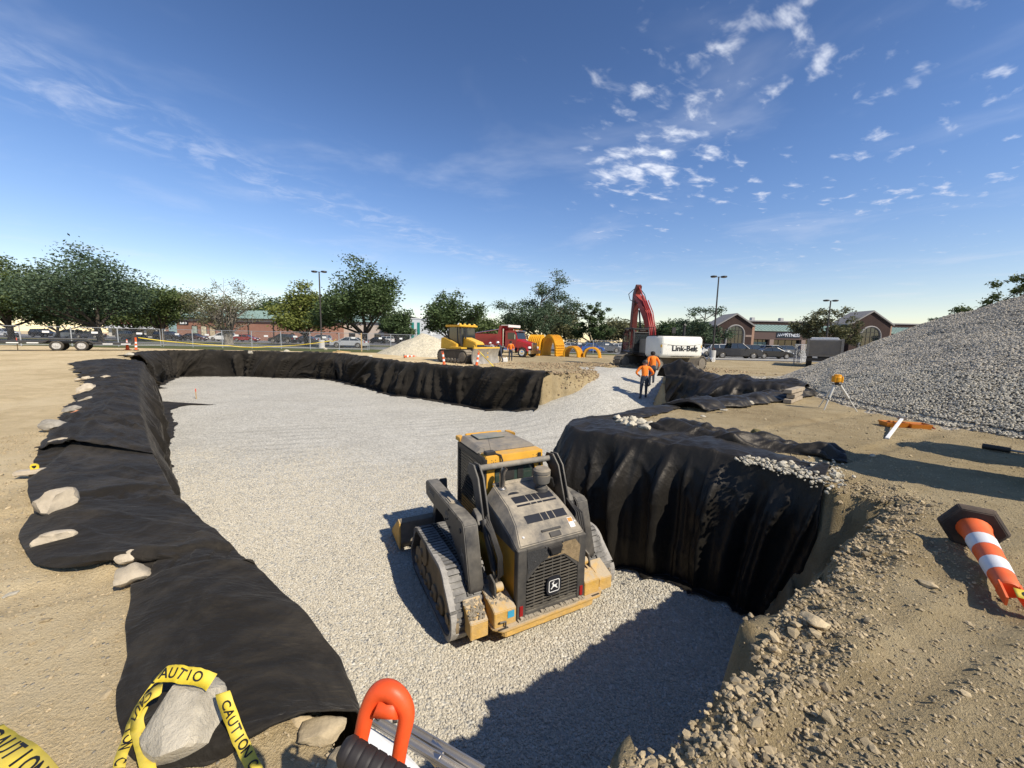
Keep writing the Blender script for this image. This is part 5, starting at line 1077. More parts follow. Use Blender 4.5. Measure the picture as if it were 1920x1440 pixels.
# ------------------------------------------------------------------ people
SKIN = M('skin', (.42, .23, .15), .6, var=.08); JEAN = M('dark_jeans', (.035, .045, .065), .85, var=.2); ORNG = M('orange_shirt', (.85, .20, .015), .8, var=.1); NAVY = M('navy_clothes', (.045, .05, .07), .85, var=.2); BOOT = M('boot_brown', (.07, .045, .03), .8); GREYS = M('grey_shirt', (.34, .31, .30), .85, var=.15); HAIR = M('dark_hair', (.02, .015, .012), .8)
def person(label, loc, rz, J, shirt, pants, hat=None, scale=1.0):
    t = thing('person', label, 'person', loc, rz, None); t.scale = (scale,) * 3
    D = dict(pelvis=((0, 0, .98), .145, 1), waist=((0, 0, 1.10), .13, 0), chest=((0, .0, 1.30), .165, 0), upper=((0, 0, 1.44), .11, 0), neck=((0, .01, 1.52), .055, 2), head=((0, .02, 1.63), .095, 2), crown=((0, .01, 1.73), .075, 2),
             lsh=((-.19, 0, 1.43), .075, 0), lel=((-.26, -.02, 1.16), .052, 0), lwr=((-.25, .08, .94), .035, 2), lha=((-.24, .11, .84), .028, 2), lth=((-.21, .14, .87), .014, 2),
             rsh=((.19, 0, 1.43), .075, 0), rel=((.26, -.02, 1.16), .052, 0), rwr=((.25, .08, .94), .035, 2), rha=((.24, .11, .84), .028, 2), rth=((.21, .14, .87), .014, 2),
             lhi=((-.095, 0, .90), .105, 1), lkn=((-.11, .01, .50), .068, 1), lan=((-.11, -.02, .11), .05, 1), lto=((-.12, .13, .045), .045, 3),
             rhi=((.095, 0, .90), .105, 1), rkn=((.11, .01, .50), .068, 1), ran=((.11, -.02, .11), .05, 1), rto=((.12, .13, .045), .045, 3))
    for k, v in J.items(): D[k] = (v, D[k][1], D[k][2])
    E = [('pelvis', 'waist'), ('waist', 'chest'), ('chest', 'upper'), ('upper', 'neck'), ('neck', 'head'), ('head', 'crown'), ('upper', 'lsh'), ('lsh', 'lel'), ('lel', 'lwr'), ('lwr', 'lha'), ('lwr', 'lth'), ('upper', 'rsh'), ('rsh', 'rel'), ('rel', 'rwr'), ('rwr', 'rha'), ('rwr', 'rth'), ('pelvis', 'lhi'), ('lhi', 'lkn'), ('lkn', 'lan'), ('lan', 'lto'), ('pelvis', 'rhi'), ('rhi', 'rkn'), ('rkn', 'ran'), ('ran', 'rto')]
    K = list(D); me = bpy.data.meshes.new('body'); me.from_pydata([D[k][0] for k in K], [(K.index(a), K.index(b)) for a, b in E], [])
    o = ob('tmp', me); o.modifiers.new('s', 'SKIN'); o.modifiers.new('u', 'SUBSURF').levels = 2
    for i, k in enumerate(K): me.skin_vertices[0].data[i].radius = (D[k][1],) * 2; me.skin_vertices[0].data[i].use_root = (k == 'pelvis')
    bpy.context.view_layer.update(); m2 = bpy.data.meshes.new_from_object(o.evaluated_get(bpy.context.evaluated_depsgraph_get())); bpy.data.objects.remove(o)
    m2.materials.clear()
    for m in (shirt, pants, SKIN, BOOT): m2.materials.append(m)
    segs = [(Vector(D[a][0]), Vector(D[b][0]), D[a][2], D[b][2]) for a, b in E]
    for f in m2.polygons:
        best = (9, 0)
        for a, b, ma, mb in segs:
            d_ = b - a; q = max(0, min(1, (f.center - a).dot(d_) / d_.length_squared)); dist = (f.center - a - d_ * q).length
            if dist < best[0]: best = (dist, ma if q < .55 else mb)
        f.material_index = best[1]
    m2.shade_smooth(); body = ob('body', m2, t)
    h = Vector(D['head'][0]); c = Vector(D['crown'][0]); up = (c - h).normalized()
    b = MB()
    if hat: b.lathe([(.155, 0), (.15, .012), (.115, .018), (.11, .07), (.08, .115), (.02, .13)], (0, 0, 0), 'z', 16); e = b.obj('hard_hat' if hat is WHITE else 'cap', hat, t)
    else: b.lathe([(.085, -.09), (.112, -.04), (.115, .03), (.09, .085), (.03, .105)], (0, -.012, 0), 'z', 14); e = b.obj('hair', HAIR, t)
    e.location = h + up * .035; e.rotation_euler = up.to_track_quat('Z', 'Y').to_euler()
    if not hat: e.location = h + up * .03 + Vector((0, -.01, 0))
    # nose and ears
    b = MB(); b.ring([h + Vector((0, .085, .02)), h + Vector((0, .115, -.015)), h + Vector((0, .09, -.03))], [.008, .016, .012], 6); b.obj('nose', SKIN, t)
    for sx in (-1, 1): b = MB(); b.ring([h + Vector((sx * .092, 0, .03)), h + Vector((sx * .108, -.01, .0)), h + Vector((sx * .092, 0, -.03))], [.008, .016, .008], 6); b.obj('ear', SKIN, t)
    return t
p = aty(1207, 741, 18.5); zf = float(floor_h(p.x, p.y))
person('worker in orange shirt and dark jeans walking up the gravel ramp, hands on hips', (p.x, p.y, zf), math.radians(-12), dict(pelvis=(0, -.02, .97), chest=(0, .10, 1.27), upper=(.01, .17, 1.39), neck=(.02, .23, 1.45), head=(.02, .27, 1.56), crown=(.02, .28, 1.66), lsh=(-.20, .15, 1.38), rsh=(.20, .15, 1.38), lel=(-.37, .08, 1.16), lwr=(-.22, .14, 1.00), lha=(-.16, .2, .97), lth=(-.17, .18, 1.03), rel=(.37, .08, 1.16), rwr=(.22, .14, 1.00), rha=(.16, .2, .97), rth=(.17, .18, 1.03), lkn=(-.13, -.03, .50), lan=(-.15, -.13, .11), lto=(-.17, .01, .05), rkn=(.10, .14, .53), ran=(.10, .12, .14), rto=(.11, .26, .09)), ORNG, JEAN, BLK, 1.1)
p = aty(1222, 722, 20.0); zf = float(floor_h(p.x, p.y))
person('worker in orange shirt half hidden behind his mate, stepping up the ramp', (p.x, p.y, zf), math.radians(-4), dict(chest=(0, .07, 1.28), upper=(.01, .12, 1.41), neck=(.02, .16, 1.48), head=(.02, .19, 1.59), crown=(.02, .2, 1.69), lsh=(-.20, .1, 1.40), rsh=(.20, .1, 1.40), rel=(.30, .0, 1.13), rwr=(.27, .06, .90), rha=(.26, .1, .80), rth=(.22, .12, .84), rkn=(.12, .24, .62), ran=(.11, .16, .24), rto=(.12, .30, .20)), ORNG, JEAN, None, 1.08)
def onbank(px, pyb, Y): q = aty(px, pyb, Y); return (q.x, q.y, float(ground_h(q.x, q.y)))
person('worker in orange shirt standing and facing the pit in front of the red truck', onbank(957, 677, 33.4), math.radians(178), dict(lel=(-.29, -.02, 1.16), lwr=(-.25, .12, 1.0), lha=(-.2, .18, .97)), ORNG, JEAN, None)
person('person in dark navy clothes leaning by the bulldozer blade', onbank(938, 680, 31.6), math.radians(110), dict(chest=(0, .08, 1.27), upper=(0, .14, 1.39), neck=(0, .19, 1.45), head=(0, .23, 1.55), crown=(0, .25, 1.65), lsh=(-.19, .12, 1.38), rsh=(.19, .12, 1.38), lel=(-.22, .25, 1.16), lwr=(-.17, .42, 1.05), lha=(-.15, .5, 1.03), lth=(-.12, .48, 1.07), lkn=(-.11, -.06, .5), lan=(-.11, -.2, .11), lto=(-.12, -.06, .05)), NAVY, NAVY, WHITE)
person('person in grey shirt and white hard hat bending behind the bulldozer blade', onbank(926, 674, 34.6), math.radians(60), dict(chest=(0, .16, 1.23), upper=(0, .26, 1.32), neck=(0, .33, 1.37), head=(0, .39, 1.45), crown=(0, .43, 1.54), lsh=(-.19, .22, 1.31), rsh=(.19, .22, 1.31), lel=(-.22, .36, 1.08), lwr=(-.17, .45, .9), lha=(-.15, .5, .84), lth=(-.12, .48, .88), rel=(.22, .36, 1.08), rwr=(.17, .45, .9), rha=(.15, .5, .84), rth=(.12, .48, .88)), GREYS, JEAN, WHITE)
# ------------------------------------------------------------------ ground sheets beyond the site
def slab(name, x0, x1, y0, y1, z, mat, edge=0., seed=0):
    n = 60; xs = np.linspace(x0, x1, n); b = MB()
    yn = y0 + edge * fbm(xs * .35, xs * 0 + seed, seed, 3)
    vs = [(x, y, z) for x, y in zip(xs, yn)] + [(x, y1, z) for x in xs]
    b.add(vs, [(i, i + 1, n + i + 1, n + i) for i in range(n - 1)])
    return tag(b.obj(name, mat, smooth=0), kind='structure')
slab('grass_verge', -130, -9.5, 39.5, 70, .03, GRASS, 1.2, 2)
slab('pavement', -130, -9.5, 49.5, 51.2, .045, CONC)
slab('street', -130, -6, 53.5, 62, .05, ASPH)
slab('parking_lot', -160, -4, 72, 150, .05, ASPH)
slab('grass_strip', -9.4, 15, 53.5, 58, -.165, GRASS, .8, 4)
slab('car_park', -3.9, 140, 58, 170, -.17, ASPH)
slab('access_road', 15, 140, 44.5, 58, -.168, ASPH, .8, 6)
b = MB(); b.bb(15.5, 60, 46.9, 47.15, -.25, -.06); tag(b.obj('kerb', CONC, smooth=0), kind='structure')
for i in range(9): b = MB(); b.bb(22 + i * 2.8, 22.1 + i * 2.8, 50, 55, -.168, -.163); tag(b.obj('bay_line', WHITE, smooth=0), kind='structure')
# ------------------------------------------------------------------ trees
def leaf_mat(name, c1, c2):
    m = bpy.data.materials.new(name); m.use_nodes = True; nt = m.node_tree; N = nt.nodes; L = nt.links; p = N['Principled BSDF']
    ge = N.new('ShaderNodeNewGeometry'); cr = N.new('ShaderNodeMix'); cr.data_type = 'RGBA'
    L.new(ge.outputs['Random Per Island'], cr.inputs[0]); cr.inputs[6].default_value = (*c1, 1); cr.inputs[7].default_value = (*c2, 1)
    L.new(cr.outputs[2], p.inputs['Base Color']); p.inputs['Roughness'].default_value = .55; p.inputs['Specular IOR Level'].default_value = .25
    tr = N.new('ShaderNodeBsdfTranslucent'); L.new(cr.outputs[2], tr.inputs[0]); mx = N.new('ShaderNodeMixShader'); mx.inputs[0].default_value = .22
    L.new(p.outputs[0], mx.inputs[1]); L.new(tr.outputs[0], mx.inputs[2]); L.new(mx.outputs[0], N['Material Output'].inputs[0]); return m
LF = {'dark': leaf_mat('leaf_dark', (0.043, 0.073, 0.027), (0.104, 0.146, 0.055)), 'mid': leaf_mat('leaf_mid', (0.055, 0.085, 0.027), (0.140, 0.177, 0.059)), 'light': leaf_mat('leaf_light', (0.098, 0.128, 0.027), (0.232, 0.250, 0.067)), 'olive': leaf_mat('leaf_olive', (0.085, 0.091, 0.043), (0.195, 0.189, 0.091)), 'blue': leaf_mat('leaf_blue', (0.044, 0.076, 0.041), (0.110, 0.152, 0.085))}
BARK = M('bark', (.075, .060, .046), .95, var=.3, scale=4, bump=.5, bscale=8); BARKL = M('bark_pale', (.21, .185, .15), .95, var=.3, scale=4, bump=.5, bscale=8)
def tree(label, px, top, Y, wpx, kind, style, seed, zg=0., trunkfrac=.17, group='trees round the site', lean=0.):
    r = random.Random(seed); nr = np.random.default_rng(seed)
    base = aty(px, 640, Y); H_ = aty(px, top, Y).z - zg; W = wpx / F * Y * .5
    t = thing('tree', label, 'tree', (base.x, Y, zg), 0, group)
    tm = MB(); tips = []
    th = H_ * trunkfrac; r0 = .022 * H_ + .06
    crown_c = Vector((0, 0, th + (H_ - th) * .5)); ch = (H_ - th) * .5
    def branch(p, d, ln, rad, lev):
        n = 4; pts = [p]; rr_ = [rad]; q = p.copy(); dd = d.copy()
        for i in range(n):
            dd = (dd + Vector((r.uniform(-.22, .22), r.uniform(-.22, .22), r.uniform(-.06, .16 if style != 'locust' else .05)))).normalized(); q = q + dd * ln / n; pts.append(q.copy()); rr_.append(max(.012, rad * (1 - .62 * (i + 1) / n)))
        tm.ring(pts, rr_, 6 if lev else 8, caps=False)
        if lev >= (3 if style != 'bush' else 2): tips.append((q, lev)); return
        k = r.randint(3, 4) if lev < 2 else r.randint(2, 4)
        for i in range(k):
            f_ = r.uniform(.35, 1.0); j = min(n, max(1, int(f_ * n + .5))); a = r.uniform(0, 2 * PI)
            sp = r.uniform(.45, .95) if style != 'locust' else r.uniform(.6, 1.15)
            side = Vector((math.cos(a), math.sin(a), r.uniform(-.1, .5) if style != 'locust' else r.uniform(-.15, .3)))
            nd = (dd * (1 - sp * .5) + side * sp).normalized()
            e = pts[j] + nd * ln * .62
            # stay inside the crown's rounded outline
            o = Vector(((e.x) / (W * 1.0), (e.y) / (W * 1.0), (e.z - crown_c.z) / (ch * 1.02)))
            k2 = ln * r.uniform(.52, .72)
            if o.length > 1: k2 *= max(.25, 1.7 - o.length * .8); nd = (nd + (crown_c - pts[j]).normalized() * .35).normalized()
            branch(pts[j], nd, k2, rr_[j] * .68, lev + 1)
        if lev > 0: tips.append((q, lev))
    nst = 3 if style == 'dead' else 1
    for s_ in range(nst):
        p0 = Vector((r.uniform(-.3, .3) * (nst > 1), r.uniform(-.3, .3) * (nst > 1), -.15)); tp = Vector((lean * th + r.uniform(-.2, .2), r.uniform(-.2, .2), th)) + p0
        tm.ring([p0, p0 * .6 + tp * .4 + Vector((.05, 0, 0)), tp], [r0 * 1.35, r0 * 1.05, r0 * .9], 9, caps=False)
        k = 6 if style != 'bush' else 7
        for i in range(k):
            a = 2 * PI * (i + r.random() * .6) / k; el = r.uniform(.35, 1.1) if i else 1.45
            d = Vector((math.cos(a) * math.cos(el), math.sin(a) * math.cos(el), math.sin(el)))
            reach = 1 / math.sqrt((math.cos(el) / W) ** 2 + (math.sin(el) / (H_ - th)) ** 2)
            branch(tp - Vector((0, 0, th * .12 * r.random())), d, reach * r.uniform(.50, .62), r0 * .55, 1)
    # fit the grown shape to the tree's height and spread
    C0 = np.array([tuple(q) for q, l in tips]); kz = (H_ * .85 - th) / max(.5, np.percentile(C0[:, 2], 98.5) - th); kx = W * .90 / max(.3, np.percentile(np.hypot(C0[:, 0], C0[:, 1]), 92))
    def fit(q): k_ = min(1, max(0, (q[2] - th * .6) / (th * .6))); return Vector((q[0] * (1 + (kx - 1) * k_), q[1] * (1 + (kx - 1) * k_), q[2] if q[2] < th else th + (q[2] - th) * kz))
    zmax = H_ * 1.0
    def soft(q): 
        if q.z > zmax * .93: q.z = zmax * .93 + (q.z - zmax * .93) * .8
        return q
    fit0 = fit
    def fit(q): return soft(fit0(q))
    tm.v = [tuple(fit(v)) for v in tm.v]; tips = [(fit(q), l) for q, l in tips]
    tm.obj('trunk', BARKL if style == 'dead' else BARK, t, smooth=60)
    # leaves: small blades spread round the branch ends, denser in clumps
    if style == 'dead': tips2 = [q for q, l in tips if r.random() < .42]
    else: tips2 = [q for q, l in tips]
    N_ = {'dense': 21000, 'locust': 15000, 'dead': 6500, 'bush': 14000, 'sparse': 17000}[style]
    N_ = int(N_ * min(1.15, max(.5, (wpx * (640 - top)) / 18000)))
    C = np.array([tuple(q) for q in tips2]); pick = C[nr.integers(0, len(C), N_)]
    sp = W * {'dense': .115, 'locust': .085, 'dead': .085, 'bush': .15, 'sparse': .075}[style]
    P = pick + nr.normal(0, 1, (N_, 3)) * np.array([sp, sp, sp * (.62 if style == 'locust' else .75)])
    if style in ('dense', 'bush'):   # fill the crown's body so that no sky shows through its heart
        m = N_ // 4; v = nr.normal(0, 1, (m, 3)); v /= np.linalg.norm(v, axis=1)[:, None]; rad = nr.random(m) ** .5 * .86
        wob = 1 + .18 * np.sin(v[:, 0] * 5 + seed) * np.cos(v[:, 2] * 4 + seed)
        P[:m] = np.array([0, 0, crown_c.z]) + v * rad[:, None] * wob[:, None] * np.array([W * .9, W * .9, ch * .92])
    P[:, 2] = np.maximum(P[:, 2], th * .55); P[:, 2] = np.where(P[:, 2] > H_ * .95, H_ * .95 + (P[:, 2] - H_ * .95) * .7, P[:, 2])
    sz = nr.uniform(.6, 1.3, N_) * {'dense': .20, 'locust': .15, 'dead': .13, 'bush': .22, 'sparse': .17}[style] * (Y / 60) ** .7
    a = nr.normal(0, 1, (N_, 3)); a[:, 2] *= .45; a /= np.linalg.norm(a, axis=1)[:, None]; c = nr.normal(0, 1, (N_, 3)); c -= a * (a * c).sum(1)[:, None]; c /= np.linalg.norm(c, axis=1)[:, None]
    V = np.stack([P - a * sz[:, None], P + c * (sz * .5)[:, None], P + a * sz[:, None], P - c * (sz * .5)[:, None]], 1).reshape(-1, 3)
    me = bpy.data.meshes.new('crown'); me.vertices.add(len(V)); me.vertices.foreach_set('co', V.ravel()); me.loops.add(N_ * 4); me.loops.foreach_set('vertex_index', np.arange(N_ * 4)); me.polygons.add(N_); me.polygons.foreach_set('loop_start', np.arange(N_) * 4); me.polygons.foreach_set('loop_total', np.full(N_, 4)); me.update(calc_edges=True)
    me.materials.append(LF[kind]); ob('crown', me, t)
    return t
for a in [
    ('dark leafy tree at the far end of the fence behind the trailer bed', 22, 474, 56, 170, 'mid', 'dense', 1),
    ('wide dark spreading tree behind the trailer wheels', 190, 466, 56, 235, 'blue', 'dense', 2),
    ('round dark tree between the spreading tree and the half-bare tree', 305, 527, 72, 140, 'mid', 'dense', 3),
    ('half-bare grey-twigged tree with several pale stems', 430, 508, 57, 140, 'olive', 'dead', 4),
    ('far dark tree showing over the green-roofed brick building', 512, 548, 120, 80, 'dark', 'dense', 5),
    ('yellow-green round tree left of the lamp post by the fence', 574, 524, 63, 110, 'light', 'dense', 6),
    ('large dark round maple right of the lamp post', 684, 493, 58, 165, 'dark', 'dense', 7),
    ('small dark tree behind the white building corner', 745, 578, 90, 70, 'dark', 'dense', 8),
    ('dark uneven tree behind the pale stone pile', 846, 542, 64, 112, 'dark', 'dense', 9),
    ('low mid-green tree behind the bulldozer cab', 905, 586, 80, 85, 'mid', 'bush', 10),
    ('tall airy locust tree behind the yellow chambers', 1008, 502, 62, 150, 'blue', 'locust', 11),
    ('yellowish rounded tree at the foot of the airy locust', 1052, 570, 74, 95, 'olive', 'dense', 12),
    ('upright dark tree between yellow chambers and excavator', 1112, 563, 66, 72, 'dark', 'sparse', 13),
    ('broad hazy green tree just left of the excavator boom', 1168, 594, 86, 95, 'olive', 'dense', 14),
    ('thin-crowned tree with bare top twigs beside the tall lamp post', 1318, 562, 54, 105, 'blue', 'locust', 37),
    ('flat-topped sparse tree in front of the storefront', 1545, 570, 57, 105, 'olive', 'sparse', 16),
    ('sparse wide tree rising over the crest of the gravel pile', 1826, 500, 44, 120, 'mid', 'sparse', 43),
    ('far tree top just showing over the gravel pile slope', 1728, 586, 90, 60, 'blue', 'locust', 18),
    ('far dark tree beyond the excavator counterweight', 1275, 600, 110, 90, 'dark', 'dense', 19),
    ('far green tree left of the tall locust', 955, 596, 105, 70, 'mid', 'dense', 20),
    ('dark under-storey tree behind the trailer ramp', 110, 545, 78, 150, 'dark', 'dense', 21),
    ('dark bushy tree between the fence posts behind the spreading tree', 255, 560, 84, 120, 'mid', 'dense', 22),
    ('far hedge-like tree between the two lamp posts', 1210, 606, 118, 100, 'dark', 'bush', 23)]:
    tree(*a, zg=0 if a[1] < 800 else ZR)
# ------------------------------------------------------------------ cars
CARCOL = {}
def paint(n, c): 
    if n not in CARCOL: CARCOL[n] = M('paint_' + n, c, .3, var=.04, coat=.6, spec=.5)
    return CARCOL[n]
PAINTS = {'white': (.72, .72, .71), 'black': (.012, .013, .016), 'navy': (.018, .024, .042), 'grey': (.10, .105, .115), 'silver': (.38, .39, .40), 'red': (.24, .015, .018), 'maroon': (.07, .012, .016), 'blue': (.02, .08, .30), 'charcoal': (.035, .036, .040)}
CARS = {}
def car_meshes(kind):
    if kind in CARS: return CARS[kind]
    # side outlines: (y, z) with the nose at +y
    sp = {'sedan': dict(L=4.7, W=.90, body=[(-2.35, .35), (-2.33, .85), (-2.0, .98), (-1.2, 1.0), (1.0, .98), (1.9, .84), (2.3, .66), (2.35, .35)], gh=[(-1.75, .98), (-1.05, 1.40), (.25, 1.44), (1.15, .97)], wy=1.42),
          'suv': dict(L=4.7, W=.94, body=[(-2.3, .40), (-2.34, 1.05), (-2.2, 1.12), (1.1, 1.10), (2.0, .98), (2.32, .78), (2.35, .40)], gh=[(-2.2, 1.10), (-1.95, 1.66), (.2, 1.72), (1.2, 1.08)], wy=1.42),
          'pickup': dict(L=5.8, W=1.0, body=[(-2.9, .55), (-2.92, 1.25), (-.75, 1.27), (1.35, 1.25), (2.6, 1.15), (2.9, .95), (2.92, .5)], gh=[(-.85, 1.25), (-.7, 1.86), (.55, 1.90), (1.35, 1.23)], wy=1.85),
          'van': dict(L=5.0, W=.98, body=[(-2.5, .38), (-2.52, 1.05), (-2.4, 1.12), (1.4, 1.08), (2.2, .92), (2.5, .70), (2.52, .38)], gh=[(-2.42, 1.10), (-2.2, 1.72), (.4, 1.76), (1.75, 1.02)], wy=1.5)}[kind]
    W = sp['W']; d = {}
    wr = .34 if kind in ('sedan', 'van') else .39
    b = MB()
    # lower body with wheel arches cut into the outline
    bot = []
    for wy in (sp['wy'], -sp['wy']):
        for i in range(9): a = math.radians(180 * i / 8); bot.append((wy + (wr + .07) * math.cos(a), .30 + (wr + .07) * math.sin(a)))
    out = sp['body'] + [(sp['body'][-1][0], .28)] + bot + [(sp['body'][0][0], .28)]
    b.prism(out, -W, W, 'yz'); d['body'] = b.mesh('body', [paint('white', PAINTS['white'])], bevel=.05, seg=2)
    # dark floor and arches
    b = MB(); b.bb(-W * .86, W * .86, -sp['L'] / 2 + .15, sp['L'] / 2 - .15, .24, .75); d['underbody'] = b.mesh('underbody', BLK)
    g0 = sp['gh']; b = MB(); vs = []
    for (y, z), k in zip(g0, (.93, .78, .78, .93)): vs += [(-W * k, y, z), (W * k, y, z)]
    b.add(vs, [(0, 1, 3, 2), (2, 3, 5, 4), (4, 5, 7, 6), (0, 2, 4, 6), (1, 7, 5, 3), (0, 6, 7, 1)]); d['windows'] = b.mesh('windows', GLS, smooth=0)
    b = MB(); (ya, za), (yb, zb) = g0[1], g0[2]; b.box(((0, (ya + yb) / 2, (za + zb) / 2 + .02)), (W * 1.58, (yb - ya) + .12, .06), (math.atan2(zb - za, yb - ya), 0, 0)); 
    for sx in (-1, 1):
        for i, k in ((0, 1), (3, 2)):
            p, q = Vector((sx * W * .935, *g0[i])), Vector((sx * W * .785, *g0[k])); b.ring([p, q], .045, 6)
        m = (g0[1][0] + g0[2][0]) / 2; b.ring([(sx * W * .935, m + .1, g0[0][1]), (sx * W * .785, m, (za + zb) / 2)], .04, 6)
    d['roof'] = b.mesh('roof', [paint('white', PAINTS['white'])])
    nose, tail = max(y for y, z in sp['body']), min(y for y, z in sp['body'])
    hz = .72 if kind != 'pickup' else 1.0
    b = MB(); b.box((0, 0, 0), (.36, .14, .15)); d['headlight'] = b.mesh('headlight', M('lamp_glass', (.7, .7, .68), .12), bevel=.03)
    b = MB(); b.box((0, 0, 0), (.22, .10, .26)); d['tail_light'] = b.mesh('tail_light', REDL, bevel=.02)
    b = MB(); b.bb(-W * .5, W * .5, nose - .05, nose + .012, hz - .2, hz + .05); d['grille'] = b.mesh('grille', BLK)
    b = MB(); b.box((0, 0, 0), (.5, .012, .13)); d['plate'] = b.mesh('plate', WHITE)
    b = MB(); b.lathe([(wr * .62, -.1), (wr * .92, -.11), (wr, -.08), (wr, .08), (wr * .92, .11), (wr * .62, .1)], (0, 0, 0), 'x', 18); d['tyre'] = b.mesh('tyre', TBLK)
    b = MB(); b.lathe([(wr * .66, .10), (wr * .60, .118), (wr * .3, .105), (wr * .1, .12)], (0, 0, 0), 'x', 12); b.lathe([(wr * .66, -.10), (wr * .60, -.118), (wr * .3, -.105), (wr * .1, -.12)], (0, 0, 0), 'x', 12); d['rim'] = b.mesh('rim', STEEL)
    b = MB(); b.box((0, 0, 0), (.2, .1, .13)); d['mirror'] = b.mesh('mirror', [paint('white', PAINTS['white'])], bevel=.03)
    d['sp'] = (W, nose, tail, hz, sp['wy'], wr, g0); CARS[kind] = d; return d
def car(kind, col, px, Y, rz, label, zg=0., group='parked cars'):
    d = car_meshes(kind); W, nose, tail, hz, wy, wr, g0 = d['sp']; x = aty(px, 640, Y).x
    t = thing('parked_' + {'pickup': 'pickup', 'van': 'van'}.get(kind, 'car'), label, {'pickup': 'pickup', 'van': 'van'}.get(kind, 'car'), (x, Y, zg + .055 if zg >= 0 else zg + .035), math.radians(rz), group)
    pm = paint(col, PAINTS[col])
    def ad(n, loc=(0, 0, 0), par=t, cp=False):
        o = ob(n, d[n], par, loc)
        if n in ('body', 'roof', 'mirror'): o.material_slots[0].link = 'OBJECT'; o.material_slots[0].material = pm
        return o
    ad('body'); ad('underbody'); ad('windows'); ad('roof'); ad('grille'); ad('plate', (0, tail - .0, .8)); ad('plate', (0, nose + .018, .5))
    for sx in (-1, 1):
        ad('headlight', (sx * W * .74, nose - .06, hz)); ad('tail_light', (sx * W * .86, tail + .03, hz + .15)); ad('mirror', (sx * (W + .06), g0[3][0] - .35, g0[3][1] + .06))
        for s in (-1, 1):
            e = ob('wheel', None, t, (sx * (W - .10), s * wy, wr - .02)); e.empty_display_size = .1; ad('tyre', (0, 0, 0), e); ad('rim', (0, 0, 0), e)
    return t
car('suv', 'white', 12, 80, -96, 'white car cut off behind the trailer bed, nose to the right')
car('suv', 'black', 84, 84, -90, 'black car between the two white ones behind the fence')
car('suv', 'white', 131, 82, 92, 'white sport utility car seen side on above the trailer wheels')
car('sedan', 'navy', 170, 80, 100, 'dark blue car partly behind a fence post right of the white one')
car('van', 'charcoal', 248, 80, -92, 'charcoal van parked behind the orange cones')
car('van', 'navy', 318, 79, -85, 'dark minivan with bright headlight before the brick wall door')
car('sedan', 'maroon', 366, 80, -88, 'maroon saloon parked by the brick wall windows')
car('suv', 'white', 418, 82, 95, 'white crossover half hidden by the half-bare tree stems')
car('sedan', 'red', 462, 80, -90, 'red saloon right of the half-bare tree')
car('suv', 'black', 530, 76, 92, 'black boxy car alone before the brick wall')
car('sedan', 'charcoal', 572, 78, 90, 'charcoal saloon under the yellow-green tree')
car('sedan', 'silver', 655, 53.5, 92, 'silver saloon on the street in front of the maple trunk')
car('sedan', 'black', 707, 92, 85, 'black car far off right of the maple trunk')
car('suv', 'white', 722, 104, 80, 'white car far off beside the black one')
car('suv', 'silver', 600, 84, 88, 'silver car in the shade behind the lamp post')
z2 = -.17
car('sedan', 'blue', 1106, 60, -60, 'bright blue car behind the low yellow chambers', z2)
car('sedan', 'silver', 1070, 66, -75, 'silver car half hidden behind the tall yellow stack', z2)
car('suv', 'grey', 1136, 62, -75, 'grey sport utility car beside the bright blue one', z2)
car('sedan', 'white', 1160, 66, -80, 'white saloon just left of the excavator cab', z2)
for i, (px, c, l) in enumerate([(1080, 'charcoal', 'charcoal car in the back row behind the blue one'), (1118, 'black', 'black car in the back row behind the grey one'), (1150, 'silver', 'silver car in the back row by the excavator'), (1178, 'navy', 'dark blue car in the back row seen through the excavator cab')]):
    car('suv' if i % 2 else 'sedan', c, px, 80, -80, l, z2)
car('suv', 'white', 1300, 52, -80, 'white sport utility car nose showing right of the excavator', z2)
car('pickup', 'charcoal', 1379, 49.5, -96, 'dark grey pickup truck parked at the lot edge', z2)
car('suv', 'white', 1355, 57, -90, 'white car behind the dark grey pickup', z2)
car('suv', 'navy', 1415, 58, -88, 'navy sport utility car behind the front of the pickup', z2)
car('sedan', 'black', 1449, 51.5, -94, 'black saloon parked in front of the pickup nose', z2)
car('suv', 'white', 1452, 62, -88, 'white sport utility car behind the black saloon', z2)
car('suv', 'grey', 1478, 64, -88, 'grey hatchback at the end of the row by the fence panel', z2)
